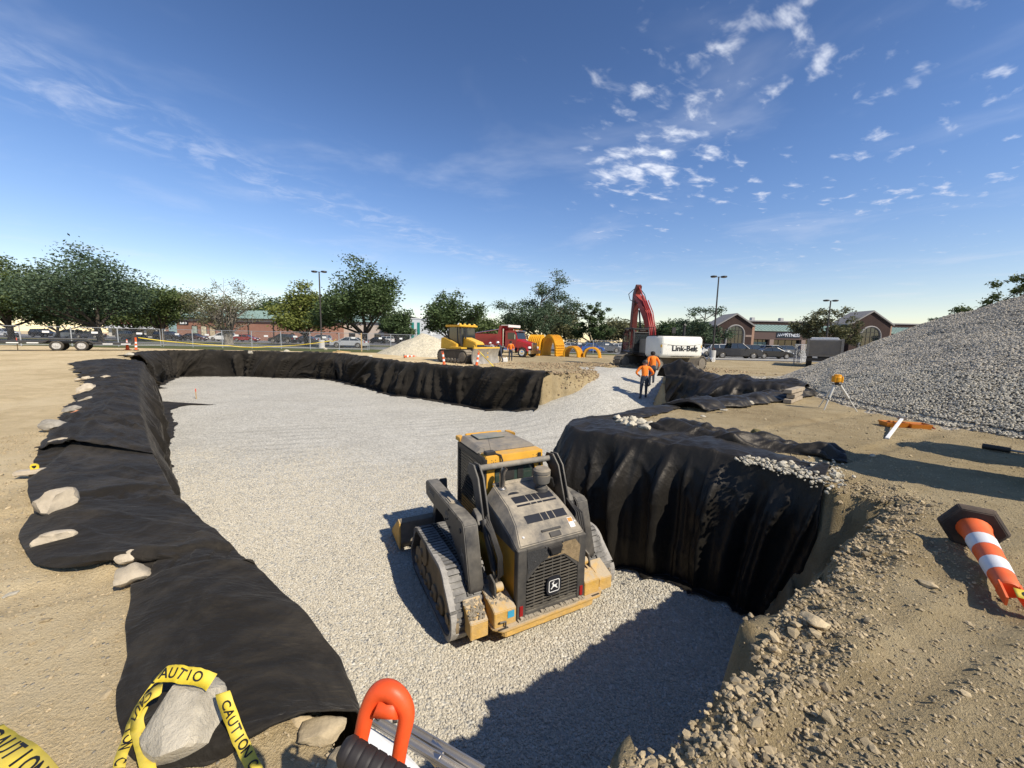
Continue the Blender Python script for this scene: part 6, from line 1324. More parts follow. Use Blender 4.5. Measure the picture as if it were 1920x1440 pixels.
# ------------------------------------------------------------------ buildings
BRK = surf('brick_wall', [(.3, (.25, .125, .085)), (.5, (.32, .165, .115)), (.7, (.38, .21, .15))], 1.2, 8., .2, .02)
BRKD = surf('brick_dark', [(.3, (.040, .027, .024)), (.5, (.055, .036, .031)), (.7, (.072, .047, .040))], 1.2, 8., .2, .02)
TANB = M('tan_band', (.60, .47, .37), .8, var=.08); GRNR = M('green_metal', (.24, .33, .28), .5, var=.1, scale=1.); GRND = M('green_door', (.30, .44, .44), .5); DKG = M('dark_store_glass', (.012, .018, .02), .08, spec=.8, var=.2)
def X(px, Y): return aty(px, 640, Y).x
def Zat(px, py, Y): return aty(px, py, Y).z
def left_block():
    Y = 98; t = thing('brick_building', 'long brick building with green metal roof behind the parked cars', 'building', (0, 0, 0))
    x0, x1 = X(312, Y), X(600, Y); ze = Zat(380, 596, Y)
    b = MB(); b.bb(x0, x1, Y, Y + 16, 0, ze); wl = b.obj('wall', BRK, t, smooth=0)
    b = MB(); b.bb(x0 - .05, x1 + .05, Y - .12, Y, ze - .75, ze - .05); b.obj('band', TANB, wl, smooth=0)
    zr = Zat(530, 584, Y) + .55
    b = MB(); b.add([(x0 - .6, Y - .7, ze), (x1 + .6, Y - .7, ze), (x1 + .6, Y + 16.7, ze), (x0 - .6, Y + 16.7, ze), (x0 + 6, Y + 8, zr), (x1 - 6, Y + 8, zr)], [(0, 1, 5, 4), (2, 3, 4, 5), (1, 2, 5), (3, 0, 4), (0, 3, 2, 1)]); rf = b.obj('roof', GRNR, t, smooth=0)
    b = MB(); b.bb(x0 - .65, x1 + .65, Y - .78, Y - .68, ze - .12, ze + .06); b.obj('gutter', BLK, rf, smooth=0)
    n = 40
    for i in range(n):
        x = x0 + .5 + (x1 - x0 - 1) * i / (n - 1); f_ = min(1, max(.05, min((x - x0) / 6.6, (x1 - x) / 6.6)))
        b = MB(); b.ring([(x, Y - .7, ze + .03), (x + (.0 if f_ == 1 else 0), Y - .7 + 8.7 * f_, ze + (zr - ze) * f_ + .03)], .05, 4); b.obj('seam', GRNR, rf, smooth=0)
    b = MB(); b.bb(x0 + .9, x0 + 2.9, Y - .06, Y, .05, ze - .9); b.obj('door', GRND, t, smooth=0)
    sx = X(348, Y); b = MB(); b.bb(sx - 1.1, sx + 1.1, Y - .15, Y - .01, ze - 1.75, ze - 1.05); sg = b.obj('sign', STICK, t, smooth=0)
    b = MB(); b.bb(sx - .95, sx + .15, Y - .17, Y - .15, ze - 1.65, ze - 1.15); b.prism([(sx + .3, ze - 1.65), (sx + .55, ze - 1.4), (sx + .3, ze - 1.15), (sx + .6, ze - 1.15), (sx + .85, ze - 1.4), (sx + .6, ze - 1.65)], Y - .17, Y - .15, 'xz'); b.obj('sign_mark', WHITE, sg, smooth=0)
    for i, px in enumerate((367, 384, 400)):
        x = X(px, Y); w_ = b = None
        f = MB(); f.bb(x - .75, x + .75, Y - .05, Y, .9, ze - 2.0); w_ = f.obj('window', M('window_frame_dark', (.05, .04, .035), .6), t, smooth=0)
        f = MB(); f.bb(x - .62, x + .62, Y - .07, Y - .045, 1.0, ze - 2.1); f.obj('pane', M('poster_%d' % i, [(.35, .40, .33), (.62, .55, .38), (.60, .48, .30)][i], .6, var=.5, scale=1.5), w_, smooth=0)
        f = MB(); f.bb(x - .35, x - .28, Y - .2, Y, ze - 2.0, ze - 1.75); f.bb(x + .28, x + .35, Y - .2, Y, ze - 2.0, ze - 1.75); f.obj('lamp_bracket', BLK, w_, smooth=0)
    for px in (468, 515): x = X(px, Y); b = MB(); b.cyl((x, Y - .15, 0), (x, Y - .15, ze), .1, n=8); b.obj('downpipe', BLK, t)
    return t
left_block()
def side_block():
    Y = 112; t = thing('brick_building', 'lower brick wing with pale green roof seen behind the maple', 'building')
    x0, x1 = X(600, Y), X(745, Y); ze = Zat(690, 604, Y)
    b = MB(); b.bb(x0, x1, Y, Y + 14, 0, ze); b.obj('wall', M('pale_wall', (.55, .46, .38), .85, var=.1), t, smooth=0)
    b = MB(); b.add([(x0 - .5, Y - .6, ze), (x1 + .5, Y - .6, ze), (x1 + .5, Y + 14.5, ze), (x0 - .5, Y + 14.5, ze), (x0, Y + 7, ze + 2.2), (x1, Y + 7, ze + 2.2)], [(0, 1, 5, 4), (2, 3, 4, 5), (1, 2, 5), (3, 0, 4), (0, 3, 2, 1)]); b.obj('roof', GRNR, t, smooth=0)
    for i in range(6): x = x0 + 2 + i * (x1 - x0 - 4) / 5; b = MB(); b.bb(x - .9, x + .9, Y - .05, Y, .2, 2.6); b.obj('window', DKG, t, smooth=0)
    Y = 105; t = thing('brick_building', 'dark brown building end left of the white green-striped one', 'building'); x0, x1 = X(748, Y), X(768, Y); z = Zat(755, 594, Y)
    b = MB(); b.bb(x0 - 4, x1, Y, Y + 10, 0, z); b.obj('wall', BRKD, t, smooth=0); b = MB(); b.bb(x0 - 4.2, x1 + .2, Y - .2, Y + 10.2, z, z + .25); b.obj('parapet', BLK, t, smooth=0)
    b = MB(); b.bb(x0 - 2, x0 + .5, Y - .06, Y, .2, 2.8); b.obj('window', DKG, t, smooth=0)
    Y = 100; t = thing('white_building', 'white building with teal vertical panels behind the stone pile', 'building'); x0, x1 = X(768, Y), X(845, Y); z = Zat(780, 598, Y)
    b = MB(); b.bb(x0, x0 + 5.5, Y, Y + 9, 0, z); b.bb(x0 + 5.5, x1, Y + 1, Y + 9, 0, z - 1.6); b.obj('wall', M('white_stucco', (.66, .67, .66), .8, var=.05), t, smooth=0)
    for px in (774, 785): x = X(px, Y); b = MB(); b.bb(x - .35, x + .35, Y - .06, Y, .8, z - .9); b.obj('panel', M('teal_panel', (.03, .24, .20), .5), t, smooth=0)
    b = MB(); b.bb(x0 - .1, x0 + 5.6, Y - .1, Y + 9, z, z + .2); b.obj('coping', WHITE, t, smooth=0)
    Y = 118; t = thing('shop_building', 'shop with red tiled roof band seen under the left trees', 'building'); x0, x1 = X(205, Y), X(300, Y)
    b = MB(); b.bb(x0, x1, Y, Y + 12, 0, 3.6); b.obj('wall', M('cream_wall', (.62, .56, .45), .8), t, smooth=0)
    b = MB(); b.prism([(Y - 1, 3.6), (Y - 1, 3.8), (Y + 4, 6.4), (Y + 12, 6.4), (Y + 12, 3.6)], x0 - .5, x1 + .5, 'yz'); b.obj('roof', M('red_roof', (.26, .075, .055), .8, var=.15), t, smooth=0)
    b = MB(); b.bb(x0, x1, Y - .9, Y - .8, 2.5, 3.6); fa = b.obj('fascia', WHITE, t, smooth=0)
    for i in range(4): x = x0 + 2.5 + i * (x1 - x0 - 5) / 3; b = MB(); b.bb(x - 1.4, x + 1.4, Y - .05, Y, .3, 2.4); b.obj('window', DKG, t, smooth=0)
    Y = 150; t = thing('brick_building', 'tall plain brick block rising over the green roof', 'building'); x0, x1 = X(497, Y), X(545, Y); z = Zat(520, 573, Y)
    b = MB(); b.bb(x0, x1, Y, Y + 10, 0, z); b.obj('wall', BRK, t, smooth=0); b = MB(); b.bb(x0 - .2, x1 + .2, Y - .2, Y + 10, z, z + .3); b.obj('parapet', BRK, t, smooth=0)
side_block()
def mall():
    Y = 96; zg = ZR; t = thing('shopping_building', 'dark brick shopping building with two arched gables and green awning roof', 'building')
    zr = Zat(1500, 601, Y); x0, x1 = X(1330, Y), X(2060, Y)
    b = MB(); b.bb(X(1396, Y), x1, Y + 8, Y + 30, zg, zr); b.bb(x0, x1, Y, Y + 8.05, zg, Zat(1450, 622, Y)); b.obj('wall', BRKD, t, smooth=0)
    b = MB(); b.bb(X(1396, Y) - .2, x1, Y + 7.8, Y + 30, zr, zr + .3); b.obj('parapet', M('cap_grey', (.30, .29, .28)), t, smooth=0)
    za, zb = Zat(1460, 620, Y), Zat(1460, 611, Y)
    aw = None
    for (pa, pb) in ((1398, 1580), (1650, 2060)):
        xa, xb = X(pa, Y), X(pb, Y); b = MB(); b.add([(xa, Y - 1.2, za), (xb, Y - 1.2, za), (xb, Y + 3, zb + .35), (xa, Y + 3, zb + .35), (xa, Y - 1.2, za - .2), (xb, Y - 1.2, za - .2), (xb, Y + 3, za - .2), (xa, Y + 3, za - .2)], [(0, 1, 2, 3), (4, 7, 6, 5), (0, 4, 5, 1), (1, 5, 6, 2), (3, 2, 6, 7), (0, 3, 7, 4)]); aw = b.obj('awning_roof', GRNR, t, smooth=0)
        n = int((xb - xa) / .9)
        for i in range(n): x = xa + .4 + i * .9; b = MB(); b.ring([(x, Y - 1.2, za + .04), (x, Y + 3, zb + .39)], .05, 4); b.obj('seam', GRNR, aw, smooth=0)
    b = MB(); b.bb(X(1398, Y), X(1580, Y), Y - 1.0, Y - .9, za - 2.2, za - .2); b.obj('sign_band', M('band_brown', (.10, .065, .055), .8, var=.1), t, smooth=0)
    for pa, pb in ((1402, 1438), (1446, 1497), (1505, 1570)):
        b = MB(); b.bb(X(pa, Y), X(pb, Y), Y - .08, Y, zg, za - 2.3); w_ = b.obj('shop_window', DKG, t, smooth=0)
        k = 4
        for i in range(k + 1): x = X(pa, Y) + (X(pb, Y) - X(pa, Y)) * i / k; f = MB(); f.bb(x - .06, x + .06, Y - .14, Y - .08, zg, za - 2.3); f.obj('mullion', BLK, w_, smooth=0)
    b = MB(); b.bb(X(1403, Y), X(1436, Y), Y - .12, Y - .1, .5, 2.3); b.obj('blind', M('blind_green', (.22, .30, .26), .8), t, smooth=0)
    for px in (1442, 1501, 1574): b = MB(); b.bb(X(px, Y) - .5, X(px, Y) + .5, Y - 1.0, Y - .2, zg, za - 2.2); b.obj('pier', M('pier_tan', (.26, .19, .155), .85, var=.1), t, smooth=0)
    sb = MB(); sb.bb(X(1449, Y), X(1493, Y), Y - 1.08, Y - 1.0, za - 1.75, za - .5); sg = sb.obj('sign', M('sign_navy', (.012, .02, .03), .5), t, smooth=0)
    me = text_mesh('FITNESS', 1.05, .02, .012); decal(me, M('sign_white', (.75, .77, .8), .5), 'lettering', sg, (X(1479, Y), Y - 1.1, za - 1.12), (PI / 2, 0, 0))
    b = MB(); xs = X(1451, Y)
    for i in range(5): b.ring([(xs + i * .52, Y - 1.1, za - 1.45 + .1 * i), (xs + .2 + i * .52, Y - 1.1, za - .75 + .05 * i), (xs + .42 + i * .52, Y - 1.1, za - 1.4 + .1 * i)], .09, 6)
    b.obj('script_logo', MATS['sign_white'], sg)
    for pc, ptop, hwpx in ((1367, 592, 31), (1614, 587, 36)):
        xc = X(pc, Y); hw = hwpx / F * Y; zt = Zat(pc, ptop, Y); ze = zt - hw * .62
        b = MB(); b.prism([(xc - hw, zg), (xc + hw, zg), (xc + hw, ze), (xc, zt), (xc - hw, ze)], Y - 2.2, Y + 4, 'xz'); gb = b.obj('gable', BRKD, t, smooth=0)
        for sx in (-1, 1): b = MB(); b.prism([(xc + sx * (hw + .5), ze - .15), (xc, zt + .15), (xc, zt + .5), (xc + sx * (hw + .5), ze + .2)], Y - 2.6, Y + 4, 'xz'); b.obj('gable_roof', M('trim_pale', (.25, .235, .22), .7), gb, smooth=0)
        r_ = hw * .52; zc = zg + 4.2
        b = MB(); pts = [(xc - r_, zg)] + [(xc - r_ * math.cos(a), zc + r_ * math.sin(a)) for a in np.linspace(0, PI, 16)] + [(xc + r_, zg)]; b.prism(pts, Y - 2.3, Y - 2.2, 'xz'); aw_ = b.obj('arch_window', DKG, gb, smooth=0)
        b = MB(); arc = [(xc - r_ * math.cos(a) * 1.0, Y - 2.32, zc + r_ * math.sin(a)) for a in np.linspace(0, PI, 18)]; b.ring([(xc - r_, Y - 2.32, zg)] + arc + [(xc + r_, Y - 2.32, zg)], .22, 6); b.obj('arch_trim', MATS['trim_pale'], aw_)
        for i in range(5): x = xc - r_ + 2 * r_ * (i + .5) / 5; b = MB(); b.bb(x - .05, x + .05, Y - 2.36, Y - 2.3, zg, zc + math.sqrt(max(.01, r_ ** 2 - (x - xc) ** 2))); b.obj('mullion', BLK, aw_, smooth=0)
        for z in (zc, zc + r_ * .45): b = MB(); w_ = math.sqrt(r_ ** 2 - (z - zc) ** 2); b.bb(xc - w_, xc + w_, Y - 2.37, Y - 2.3, z - .06, z + .06); b.obj('transom', BLK, aw_, smooth=0)
        for sx in (-1, 1): b = MB(); b.bb(xc + sx * hw * .62, xc + sx * hw * .98, Y - 2.3, Y - 2.2, zc - .6, zc - .1); b.obj('stone_band', MATS['pier_tan'], gb, smooth=0)
        b = MB(); b.bb(xc + hw - .2, xc + hw + 1.0, Y - 1.5, Y, zg, ze); b.obj('pilaster', M('tan_brick', (.36, .22, .15), .85, var=.1), gb, smooth=0)
    for px in (1418, 1453, 1512): b = MB(); b.box((X(px, Y), Y + 10, zr + .6), (1.0, 1.0, 1.2)); b.obj('roof_vent', M('vent_grey', (.42, .42, .41)), t, bevel=.1)
mall()
# ------------------------------------------------------------------ lamp posts
def lamp(label, px, top, Y, zg, base=.6, two=True):
    x = X(px, Y); z = Zat(px, top, Y); t = thing('lamp_post', label, 'lamp post', (x, Y, zg), 0, 'parking lot lamp posts')
    LM = M('lamp_bronze', (.045, .040, .036), .5); h = z - zg
    b = MB(); b.lathe([(.36, 0), (.36, 1.0), (.33, 1.05)], (0, 0, 0), 'z', 16); b.obj('concrete_base', CONC, t)
    b = MB(); b.ring([(0, 0, 1.0), (0, 0, h - .1)], [.11, .075], 8); b.obj('pole', LM, t)
    for sx in ((-1, 1) if two else (1,)):
        b = MB(); b.cyl((0, 0, h - .15), (sx * .45, 0, h - .1), .035); b.obj('arm', LM, t)
        b = MB(); b.lathe([(.12, .14), (.34, .10), (.36, .0), (.30, -.07), (.05, -.08)], (sx * .62, 0, h - .12), 'z', 14); hd = b.obj('lamp_head', LM, t)
        b = MB(); b.lathe([(.26, -.085), (.2, -.10)], (sx * .62, 0, h - .12), 'z', 12); b.obj('lens', M('lamp_lens', (.4, .4, .38), .3), hd)
lamp('two-headed lamp post in front of the yellow-green tree', 603, 508, 50, .03)
lamp('tall two-headed lamp post on a concrete base by the dark pickup', 1338, 517, 47.5, ZR)
lamp('lamp post behind the flat-topped sparse tree', 1549, 562, 53, ZR)
lamp('slim far lamp post left of the thin-crowned tree', 1284, 598, 110, ZR, two=False)
# ------------------------------------------------------------------ wire fence panels
GALV = M('galvanised_pipe', (.42, .43, .44), .45, metal=.5, var=.1)
def fence_proto(w_, h):
    t = thing('fence_panel', 'x', 'fence panel', (0, 0, 0)); 
    for x in (0, w_): b = MB(); b.cyl((x, 0, 0), (x, 0, h), .032, n=8); b.obj('post', GALV, t)
    for z in (.12, h - .03): b = MB(); b.cyl((0, 0, z), (w_, 0, z), .026, n=8); b.obj('rail', GALV, t)
    b = MB(); s = .16; n = int((w_ + h) / s)
    for i in range(n + 1):
        for d in (1, -1):
            a = i * s - h if d == 1 else i * s
            p, q = (a, .12), (a + d * h, h)
            # clip to the panel
            pts = []
            for k in range(2): pts.append([p, q][k])
            (xa, za), (xb, zb) = pts
            if xa > xb: xa, za, xb, zb = xb, zb, xa, za
            m_ = (zb - za) / (xb - xa)
            if xa < 0: za += m_ * (0 - xa); xa = 0
            if xb > w_: zb += m_ * (w_ - xb); xb = w_
            if xb - xa < .03: continue
            b.ring([(xa, 0, za), (xb, 0, zb)], .0035, 3, caps=False)
    o = b.obj('mesh', GALV, t, smooth=0); o['kind'] = 'stuff'
    b = MB(); b.box((w_ / 2, -.04, h * .72), (.48, .01, .2)); b.obj('tag', WHITE, t)
    return t
FP = fence_proto(3.4, 2.0); FIRST = [True]
def fence_run(a, b_, label, zg, group, h=1.0):
    a = Vector(a); b_ = Vector(b_); L_ = (b_ - a).length; n = max(1, round(L_ / 3.4)); d = (b_ - a) / n
    for i in range(n):
        o = FP if FIRST[0] else copy_tree(FP); FIRST[0] = False
        p = a + d * i; o.location = (p.x, p.y, zg); o.rotation_euler = (0, 0, math.atan2(d.y, d.x)); o.scale = (d.length / 3.4 * .99, 1, h); tag(o, label, 'fence panel', group)
fence_run((X(-80, 36), 36.5), (X(302, 44), 44), 'grey chain link fence panel in the run behind the black trailer', .03, 'fence behind the trailer')
fence_run((X(305, 44), 44.05), (X(690, 45), 45), 'grey chain link fence panel in the run beside the yellow tape', .03, 'fence along the verge')
fence_run((X(692, 47), 47), (X(832, 58), 58), 'grey chain link fence panel in the run ending at the stone pile', .03, 'fence near the stone pile')
fence_run((X(1062, 57), 57), (X(1165, 56), 56), 'grey chain link fence panel behind the yellow chambers', ZR, 'fence behind the chambers')
fence_run((X(1492, 38), 38), (X(1520, 43), 43), 'leaning grey chain link panel beside the grey dump truck', ZR, 'fence by the grey truck')
fence_run((X(1318, 47), 46.5), (X(1336, 46), 46), 'short grey wire panel beside the concrete lamp base', ZR, 'short panel by the lamp base', .9)
# ------------------------------------------------------------------ small things on the site
OR_ = M('cone_orange', (.85, .12, .02), .5, var=.08, dust=.25); REFW = M('reflective_white', (.75, .75, .75), .5, var=.05, dust=.2); RUBB = M('black_rubber_base', (.03, .027, .025), .85, var=.4, scale=9, dust=.7, dustcol=(.22, .15, .10))
TAPE = M('caution_yellow', (.72, .54, .03), .5, var=.14, scale=14, dust=.35); INK = M('tape_ink', (.012, .012, .012), .5); WOOD = M('raw_wood', (.52, .36, .18), .8, var=.15, scale=6)
def cone(label, loc, h=.9, rot=(0, 0, 0)):
    t = thing('traffic_cone', label, 'traffic cone', loc); t.rotation_euler = rot
    b = MB(); b.box((0, 0, .025), (.36, .36, .05)); b.obj('base', OR_, t, bevel=.01)
    b = MB(); b.lathe([(.14, .05), (.03, h), (.02, h)], (0, 0, 0), 'z', 18); c = b.obj('body', OR_, t)
    for z0, z1 in ((.55, .72), (.78, .88)): b = MB(); R_c = lambda z: .14 - .11 * (z * h - .05) / (h - .05) + .003; b.lathe([(R_c(z0), z0 * h), (R_c(z1), z1 * h)], (0, 0, 0), 'z', 18); b.obj('reflective_band', REFW, c)
def delineator(label, loc, rot=(0, 0, 0), h=1.07):
    t = thing('delineator_post', label, 'delineator', loc); t.rotation_euler = rot
    b = MB(); hx = [(.208 * math.cos(PI / 3 * i), .208 * math.sin(PI / 3 * i)) for i in range(6)]; n = 6
    b.add([(x, y, 0) for x, y in hx] + [(x, y, .045) for x, y in hx] + [(x * .88, y * .88, .07) for x, y in hx], [(5, 4, 3, 2, 1, 0), (12, 13, 14, 15, 16, 17)] + [(k * 6 + i, k * 6 + (i + 1) % 6, k * 6 + 6 + (i + 1) % 6, k * 6 + 6 + i) for k in range(2) for i in range(6)]); b.obj('base', RUBB, t, bevel=.006)
    R = lambda z: .095 - .040 * z / h
    b = MB(); b.lathe([(.11, .05), (R(.1), .12)] + [(R(z), z) for z in np.linspace(.15, h - .16, 8)] + [(R(h) * .95, h - .15)], (0, 0, 0), 'z', 20); c = b.obj('post', OR_, t)
    for z0, z1 in ((.28, .43), (.60, .75)): b = MB(); b.lathe([(R(z0) + .003, z0), (R(z1) + .003, z1)], (0, 0, 0), 'z', 20); b.obj('reflective_band', REFW, c)
    for sx in (-1, 1): b = MB(); b.prism([(-.045, h - .18), (.045, h - .18), (.03, h), (-.03, h)], sx * .045 - .006, sx * .045 + .006, 'yz'); b.obj('handle_fork', OR_, c)
    return t
def tape_ribbon(label, pts, w_=.075, text=True, name='caution_tape', tw=0., txt=True, letters='CAUTION  '):
    """flat ribbon along points, each with its own across-vector; letters laid along it"""
    if len(pts) < 12:   # soft kinks and twists between the given points
        Q, _t = resample(np.array(pts, float), 8 * len(pts)); sd = int(abs(pts[0][0]) * 97) % 50; kk = np.arange(len(Q)) * .16
        Q[:, 2] += .022 + .007 * fbm(kk * 1.2, kk * 0, sd, 2); Q[:, 5] += .35 * fbm(kk * .9, kk * 0 + 5, sd, 2); Q[:, 3] += .25 * fbm(kk * 2.1, kk * 0 + 9, sd, 2); pts = [tuple(q) for q in Q]
    P = [Vector(p[:3]) for p in pts]; A = [Vector(p[3:6]).normalized() for p in pts]
    t = thing(name, label, 'caution tape', P[0]); o = P[0]
    n = len(P); b = MB(); vs = []
    for p, a in zip(P, A): vs += [p - o - a * w_ / 2, p - o + a * w_ / 2]
    b.add(vs, [(2 * i, 2 * i + 1, 2 * i + 3, 2 * i + 2) for i in range(n - 1)]); rb = b.obj('ribbon', TAPE, t, smooth=180)
    md = rb.modifiers.new('thickness', 'SOLIDIFY'); md.thickness = .001; md.offset = 0
    if txt:
        d = [0]
        for i in range(1, n): d.append(d[-1] + (P[i] - P[i - 1]).length)
        s = .05; k = 0
        while s < d[-1] - .03:
            ch = letters[k % len(letters)]; k += 1
            if ch != ' ':
                i = max(0, min(n - 2, int(np.searchsorted(d, s)) - 1)); f_ = (s - d[i]) / (d[i + 1] - d[i]); p = P[i].lerp(P[i + 1], f_); tn = (P[i + 1] - P[i]).normalized(); a = A[i].lerp(A[i + 1], f_).normalized(); nm = tn.cross(a).normalized(); a = nm.cross(tn)
                if nm.z < 0: nm, a = -nm, -a
                x = a.cross(nm); x.normalize()
                me = text_mesh(ch, w_ * .85, .0006, w_ * .012); me.materials.clear(); me.materials.append(INK)
                l = ob('lettering', me, rb); M4 = Matrix((( x.x, a.x, nm.x, 0), (x.y, a.y, nm.y, 0), (x.z, a.z, nm.z, 0), (0, 0, 0, 1))); l.matrix_local = Matrix.Translation(p - o + nm * .003) @ M4
            s += w_ * (.62 if ch != ' ' else .5)
    return t
# fallen delineator on the right bank
def lying(px1, py1, px2, py2):
    a = g(px1, py1, .2); c = g(px2, py2, .07); return a, (c - a).normalized()
a_, d_ = lying(1822, 985, 1905, 1128); q = d_.to_track_quat('Z', 'Y').to_euler()
dl = delineator('fallen orange and white delineator post with black hexagonal base on the dirt', a_, q)
e_ = a_ + d_ * 1.0
tape_ribbon('crumpled caution tape tied to the top of the fallen delineator', [(*(e_ + Vector((0, 0, .02))), .6, .8, .2), (*(e_ + Vector((.06, -.05, .01))), .5, .8, .35), (*(e_ + Vector((.14, -.12, -.01))), .3, .9, .3), (*(e_ + Vector((.24, -.20, -.03))), .6, .7, .1), (*(e_ + Vector((.40, -.25, -.045))), .4, .9, .0), (*(e_ + Vector((.9, -.3, -.045))), .2, 1, .0)], .075)
# cones and posts along the far edge
c = g(252, 657); cone('orange cone with white bands beside the trailer ramp', (c.x - .6, c.y, .02), .95)
delineator('upright delineator post holding the yellow tape by the trailer ramp', (c.x + .35, c.y - .2, .02), (0, .05, 0), 1.15)
p = onbank(833, 683, 26.5); delineator('leaning delineator post in front of the bulldozer track', p, (.05, -.12, 0), 1.0)
p = onbank(893, 686, 25.5); delineator('delineator post with tape standing before the bulldozer blade', p, (0, .17, 0), 1.05); p893 = Vector(p)
p = onbank(757, 672, 33); delineator('delineator post lying flat by the pale stone pile', (p[0], p[1], p[2] + .12), (0, 1.5, .2), 1.05)
p = onbank(1894, 805, 7.9); cone('small red cone at the foot of the gravel pile', p, .33)
# tape runs
def run(label, pts, w_=.075, n=14, sag=.0, txt=False):
    out = []
    for k in range(len(pts) - 1):
        a, b_ = Vector(pts[k]), Vector(pts[k + 1])
        for i in range(n): f_ = i / n; q = a.lerp(b_, f_); q.z -= sag * 4 * f_ * (1 - f_); out.append((*q, 0, math.sin(i * .7) * .5, 1))
    out.append((*pts[-1], 0, 0, 1)); return tape_ribbon(label, out, w_, txt=txt)
run('long yellow tape sagging from the delineator along the far pit edge', [aty(259, 633, 33.5), aty(430, 648, 37), aty(500, 650, 37.5), aty(620, 639, 37.5), aty(630, 636, 37.5)], .07, sag=.12)
run('yellow tape slanting from the leaning delineator down to the fabric', [tuple(p893 + Vector((.15, 0, 1.0))), tuple(aty(928, 690, 25.0))], .09)
p = onbank(678, 652, 42); st_ = MB(); st_.bb(-.05, .05, -.05, .05, -.2, 2.0); tag(st_.obj('wooden_post', WOOD, None, p), 'pale wooden post standing by the maple trunk', 'post')
b = MB(); b.box((0, 0, .05), (1.6, .12, .08), (0, 0, .0)); b.box((.2, .3, .1), (1.5, .1, .06), (0, .1, .6)); tag(b.obj('timber_scrap', WOOD, None, onbank(640, 656, 39), (0, 0, .3)), 'pale timber scraps on the grass by the fence end', 'timber')
# stakes
STK = M('stake_pink', (.75, .16, .10), .7)
def stake(label, loc, h=.9, w_=.04):
    t = thing('survey_stake', label, 'stake', loc); b = MB(); b.prism([(-w_ / 2, -.15), (w_ / 2, -.15), (w_ / 2, h), (-w_ / 2, h)], -.01, .01, 'xz'); b.obj('lath', WOOD, t, smooth=0)
    b = MB(); b.prism([(-w_ / 2 - .003, h * .72), (w_ / 2 + .003, h * .72), (w_ / 2 + .003, h + .005), (-w_ / 2 - .003, h + .005)], -.013, .013, 'xz'); b.obj('painted_top', STK, t, smooth=0)
f_ = g(274, 757, ZF); stake('wooden stake with red end standing at the left fabric toe', (f_.x, f_.y, ZF), .95, .06)
f_ = aty(640, 708, 33.2); stake('wooden stake leaning on the far wall fabric', (f_.x, 32.9, ZF + .1), 1.1, .06)
f_ = aty(34, 660, 30.5); stake('thin pink-topped stake in front of the trailer bed', (f_.x, 30.5, 0), 1.0, .05)
f_ = g(368, 748, ZF); stake('thin wooden stake by the tip of the fabric flap', (f_.x, f_.y, ZF), .6, .05)
# tape measure on a block
p = g(66, 884, .05); t = thing('tape_measure', 'small yellow tape measure standing on a pale block', 'tape measure', (p.x, p.y, .075), .7); t.scale = (.55, .55, .55)
b = MB(); b.prism([(-.06, 0), (.06, 0), (.06, .08), (.035, .12), (-.03, .13), (-.06, .10)], -.035, .035, 'xz'); b.obj('case', TAPE, t, bevel=.012); b = MB(); b.prism([(-.028, .05), (.028, .05), (.034, .09), (-.034, .09)], -.037, .037, 'xz'); b.prism([(-.012, .03), (.012, .03), (.02, .052), (-.02, .052)], -.037, .037, 'xz'); b.obj('label', INK, t, smooth=0)
b = MB(); b.box((0, 0, 0), (.26, .10, .055), (0, 0, 0)); tag(b.obj('concrete_block', M('block_tan', (.50, .42, .31), .9, var=.15, bump=.4), None, (p.x - .03, p.y - .02, .05), (0, -.04, .35), bevel=.012), 'pale concrete block under the tape measure', 'block')
# ------------------------------------------------------------------ taped rock in the foreground
def taped_rock():
    me = rock_mesh(77, M('pale_concrete_rock', (.44, .39, .30), .9, var=.28, scale=7, bump=.9, bscale=22, spec=.2), (.47, .38, .32), .07, 22, 4); me.set_sharp_from_angle(angle=.2)
    c = g(350, 1330, .12); o = ob('rock', me, None, (c.x, c.y, .12), (.15, -.1, -.55)); tag(o, 'angular pale concrete chunk with caution tape wound round it', 'rock')
    return c
c = taped_rock()
def tp(px, py, z, ax, ay, az): v = g(px, py, z); return (v.x, v.y, z, ax, ay, az)
tape_ribbon('caution tape hanging over the right side of the pale concrete chunk', [tp(418, 1308, .20, .9, .2, .3), tp(425, 1330, .17, .95, .25, .2), tp(436, 1360, .11, .95, .3, .1), tp(447, 1388, .07, .95, .3, .05), tp(462, 1420, .045, .95, .25, 0), tp(482, 1460, .04, .95, .2, 0)], .056, letters='CAUTION ')
tape_ribbon('caution tape trailing down the left side of the pale concrete chunk', [tp(305, 1296, .19, -.6, .7, .3), tp(283, 1312, .17, -.75, .6, .2), tp(262, 1335, .12, -.85, .45, .1), tp(248, 1365, .07, -.92, .35, .1), tp(240, 1395, .05, -.95, .25, .1), tp(228, 1430, .045, -.97, .2, 0), tp(220, 1470, .045, -1, .1, 0)], .056, letters='CAUTION ')
tape_ribbon('folded loop of caution tape behind the pale concrete chunk', [tp(272, 1310, .19, .1, .9, .4), tp(290, 1285, .22, .3, .85, .4), tp(312, 1272, .24, .2, .7, .6), tp(340, 1272, .245, .1, .6, .7), tp(372, 1278, .235, .0, .6, .7), tp(398, 1290, .21, .3, .6, .6)], .060, letters='CAUTION ')
tape_ribbon('plain yellow tape end doubled along the left trailing tape', [tp(268, 1335, .10, .9, -.1, .2), tp(258, 1365, .08, .9, .1, .3), tp(264, 1395, .06, .95, .1, .2), tp(272, 1425, .05, .95, .1, 0), tp(282, 1465, .05, .95, .1, 0)], .06, txt=False)
tape_ribbon('caution tape end lying on the dirt left of the fabric', [tp(-30, 1385, .02, .6, .8, 0), tp(10, 1410, .025, .6, .8, 0), tp(45, 1440, .03, .6, .8, 0), tp(80, 1480, .03, .6, .8, 0)], .10, letters='CAUTION ')
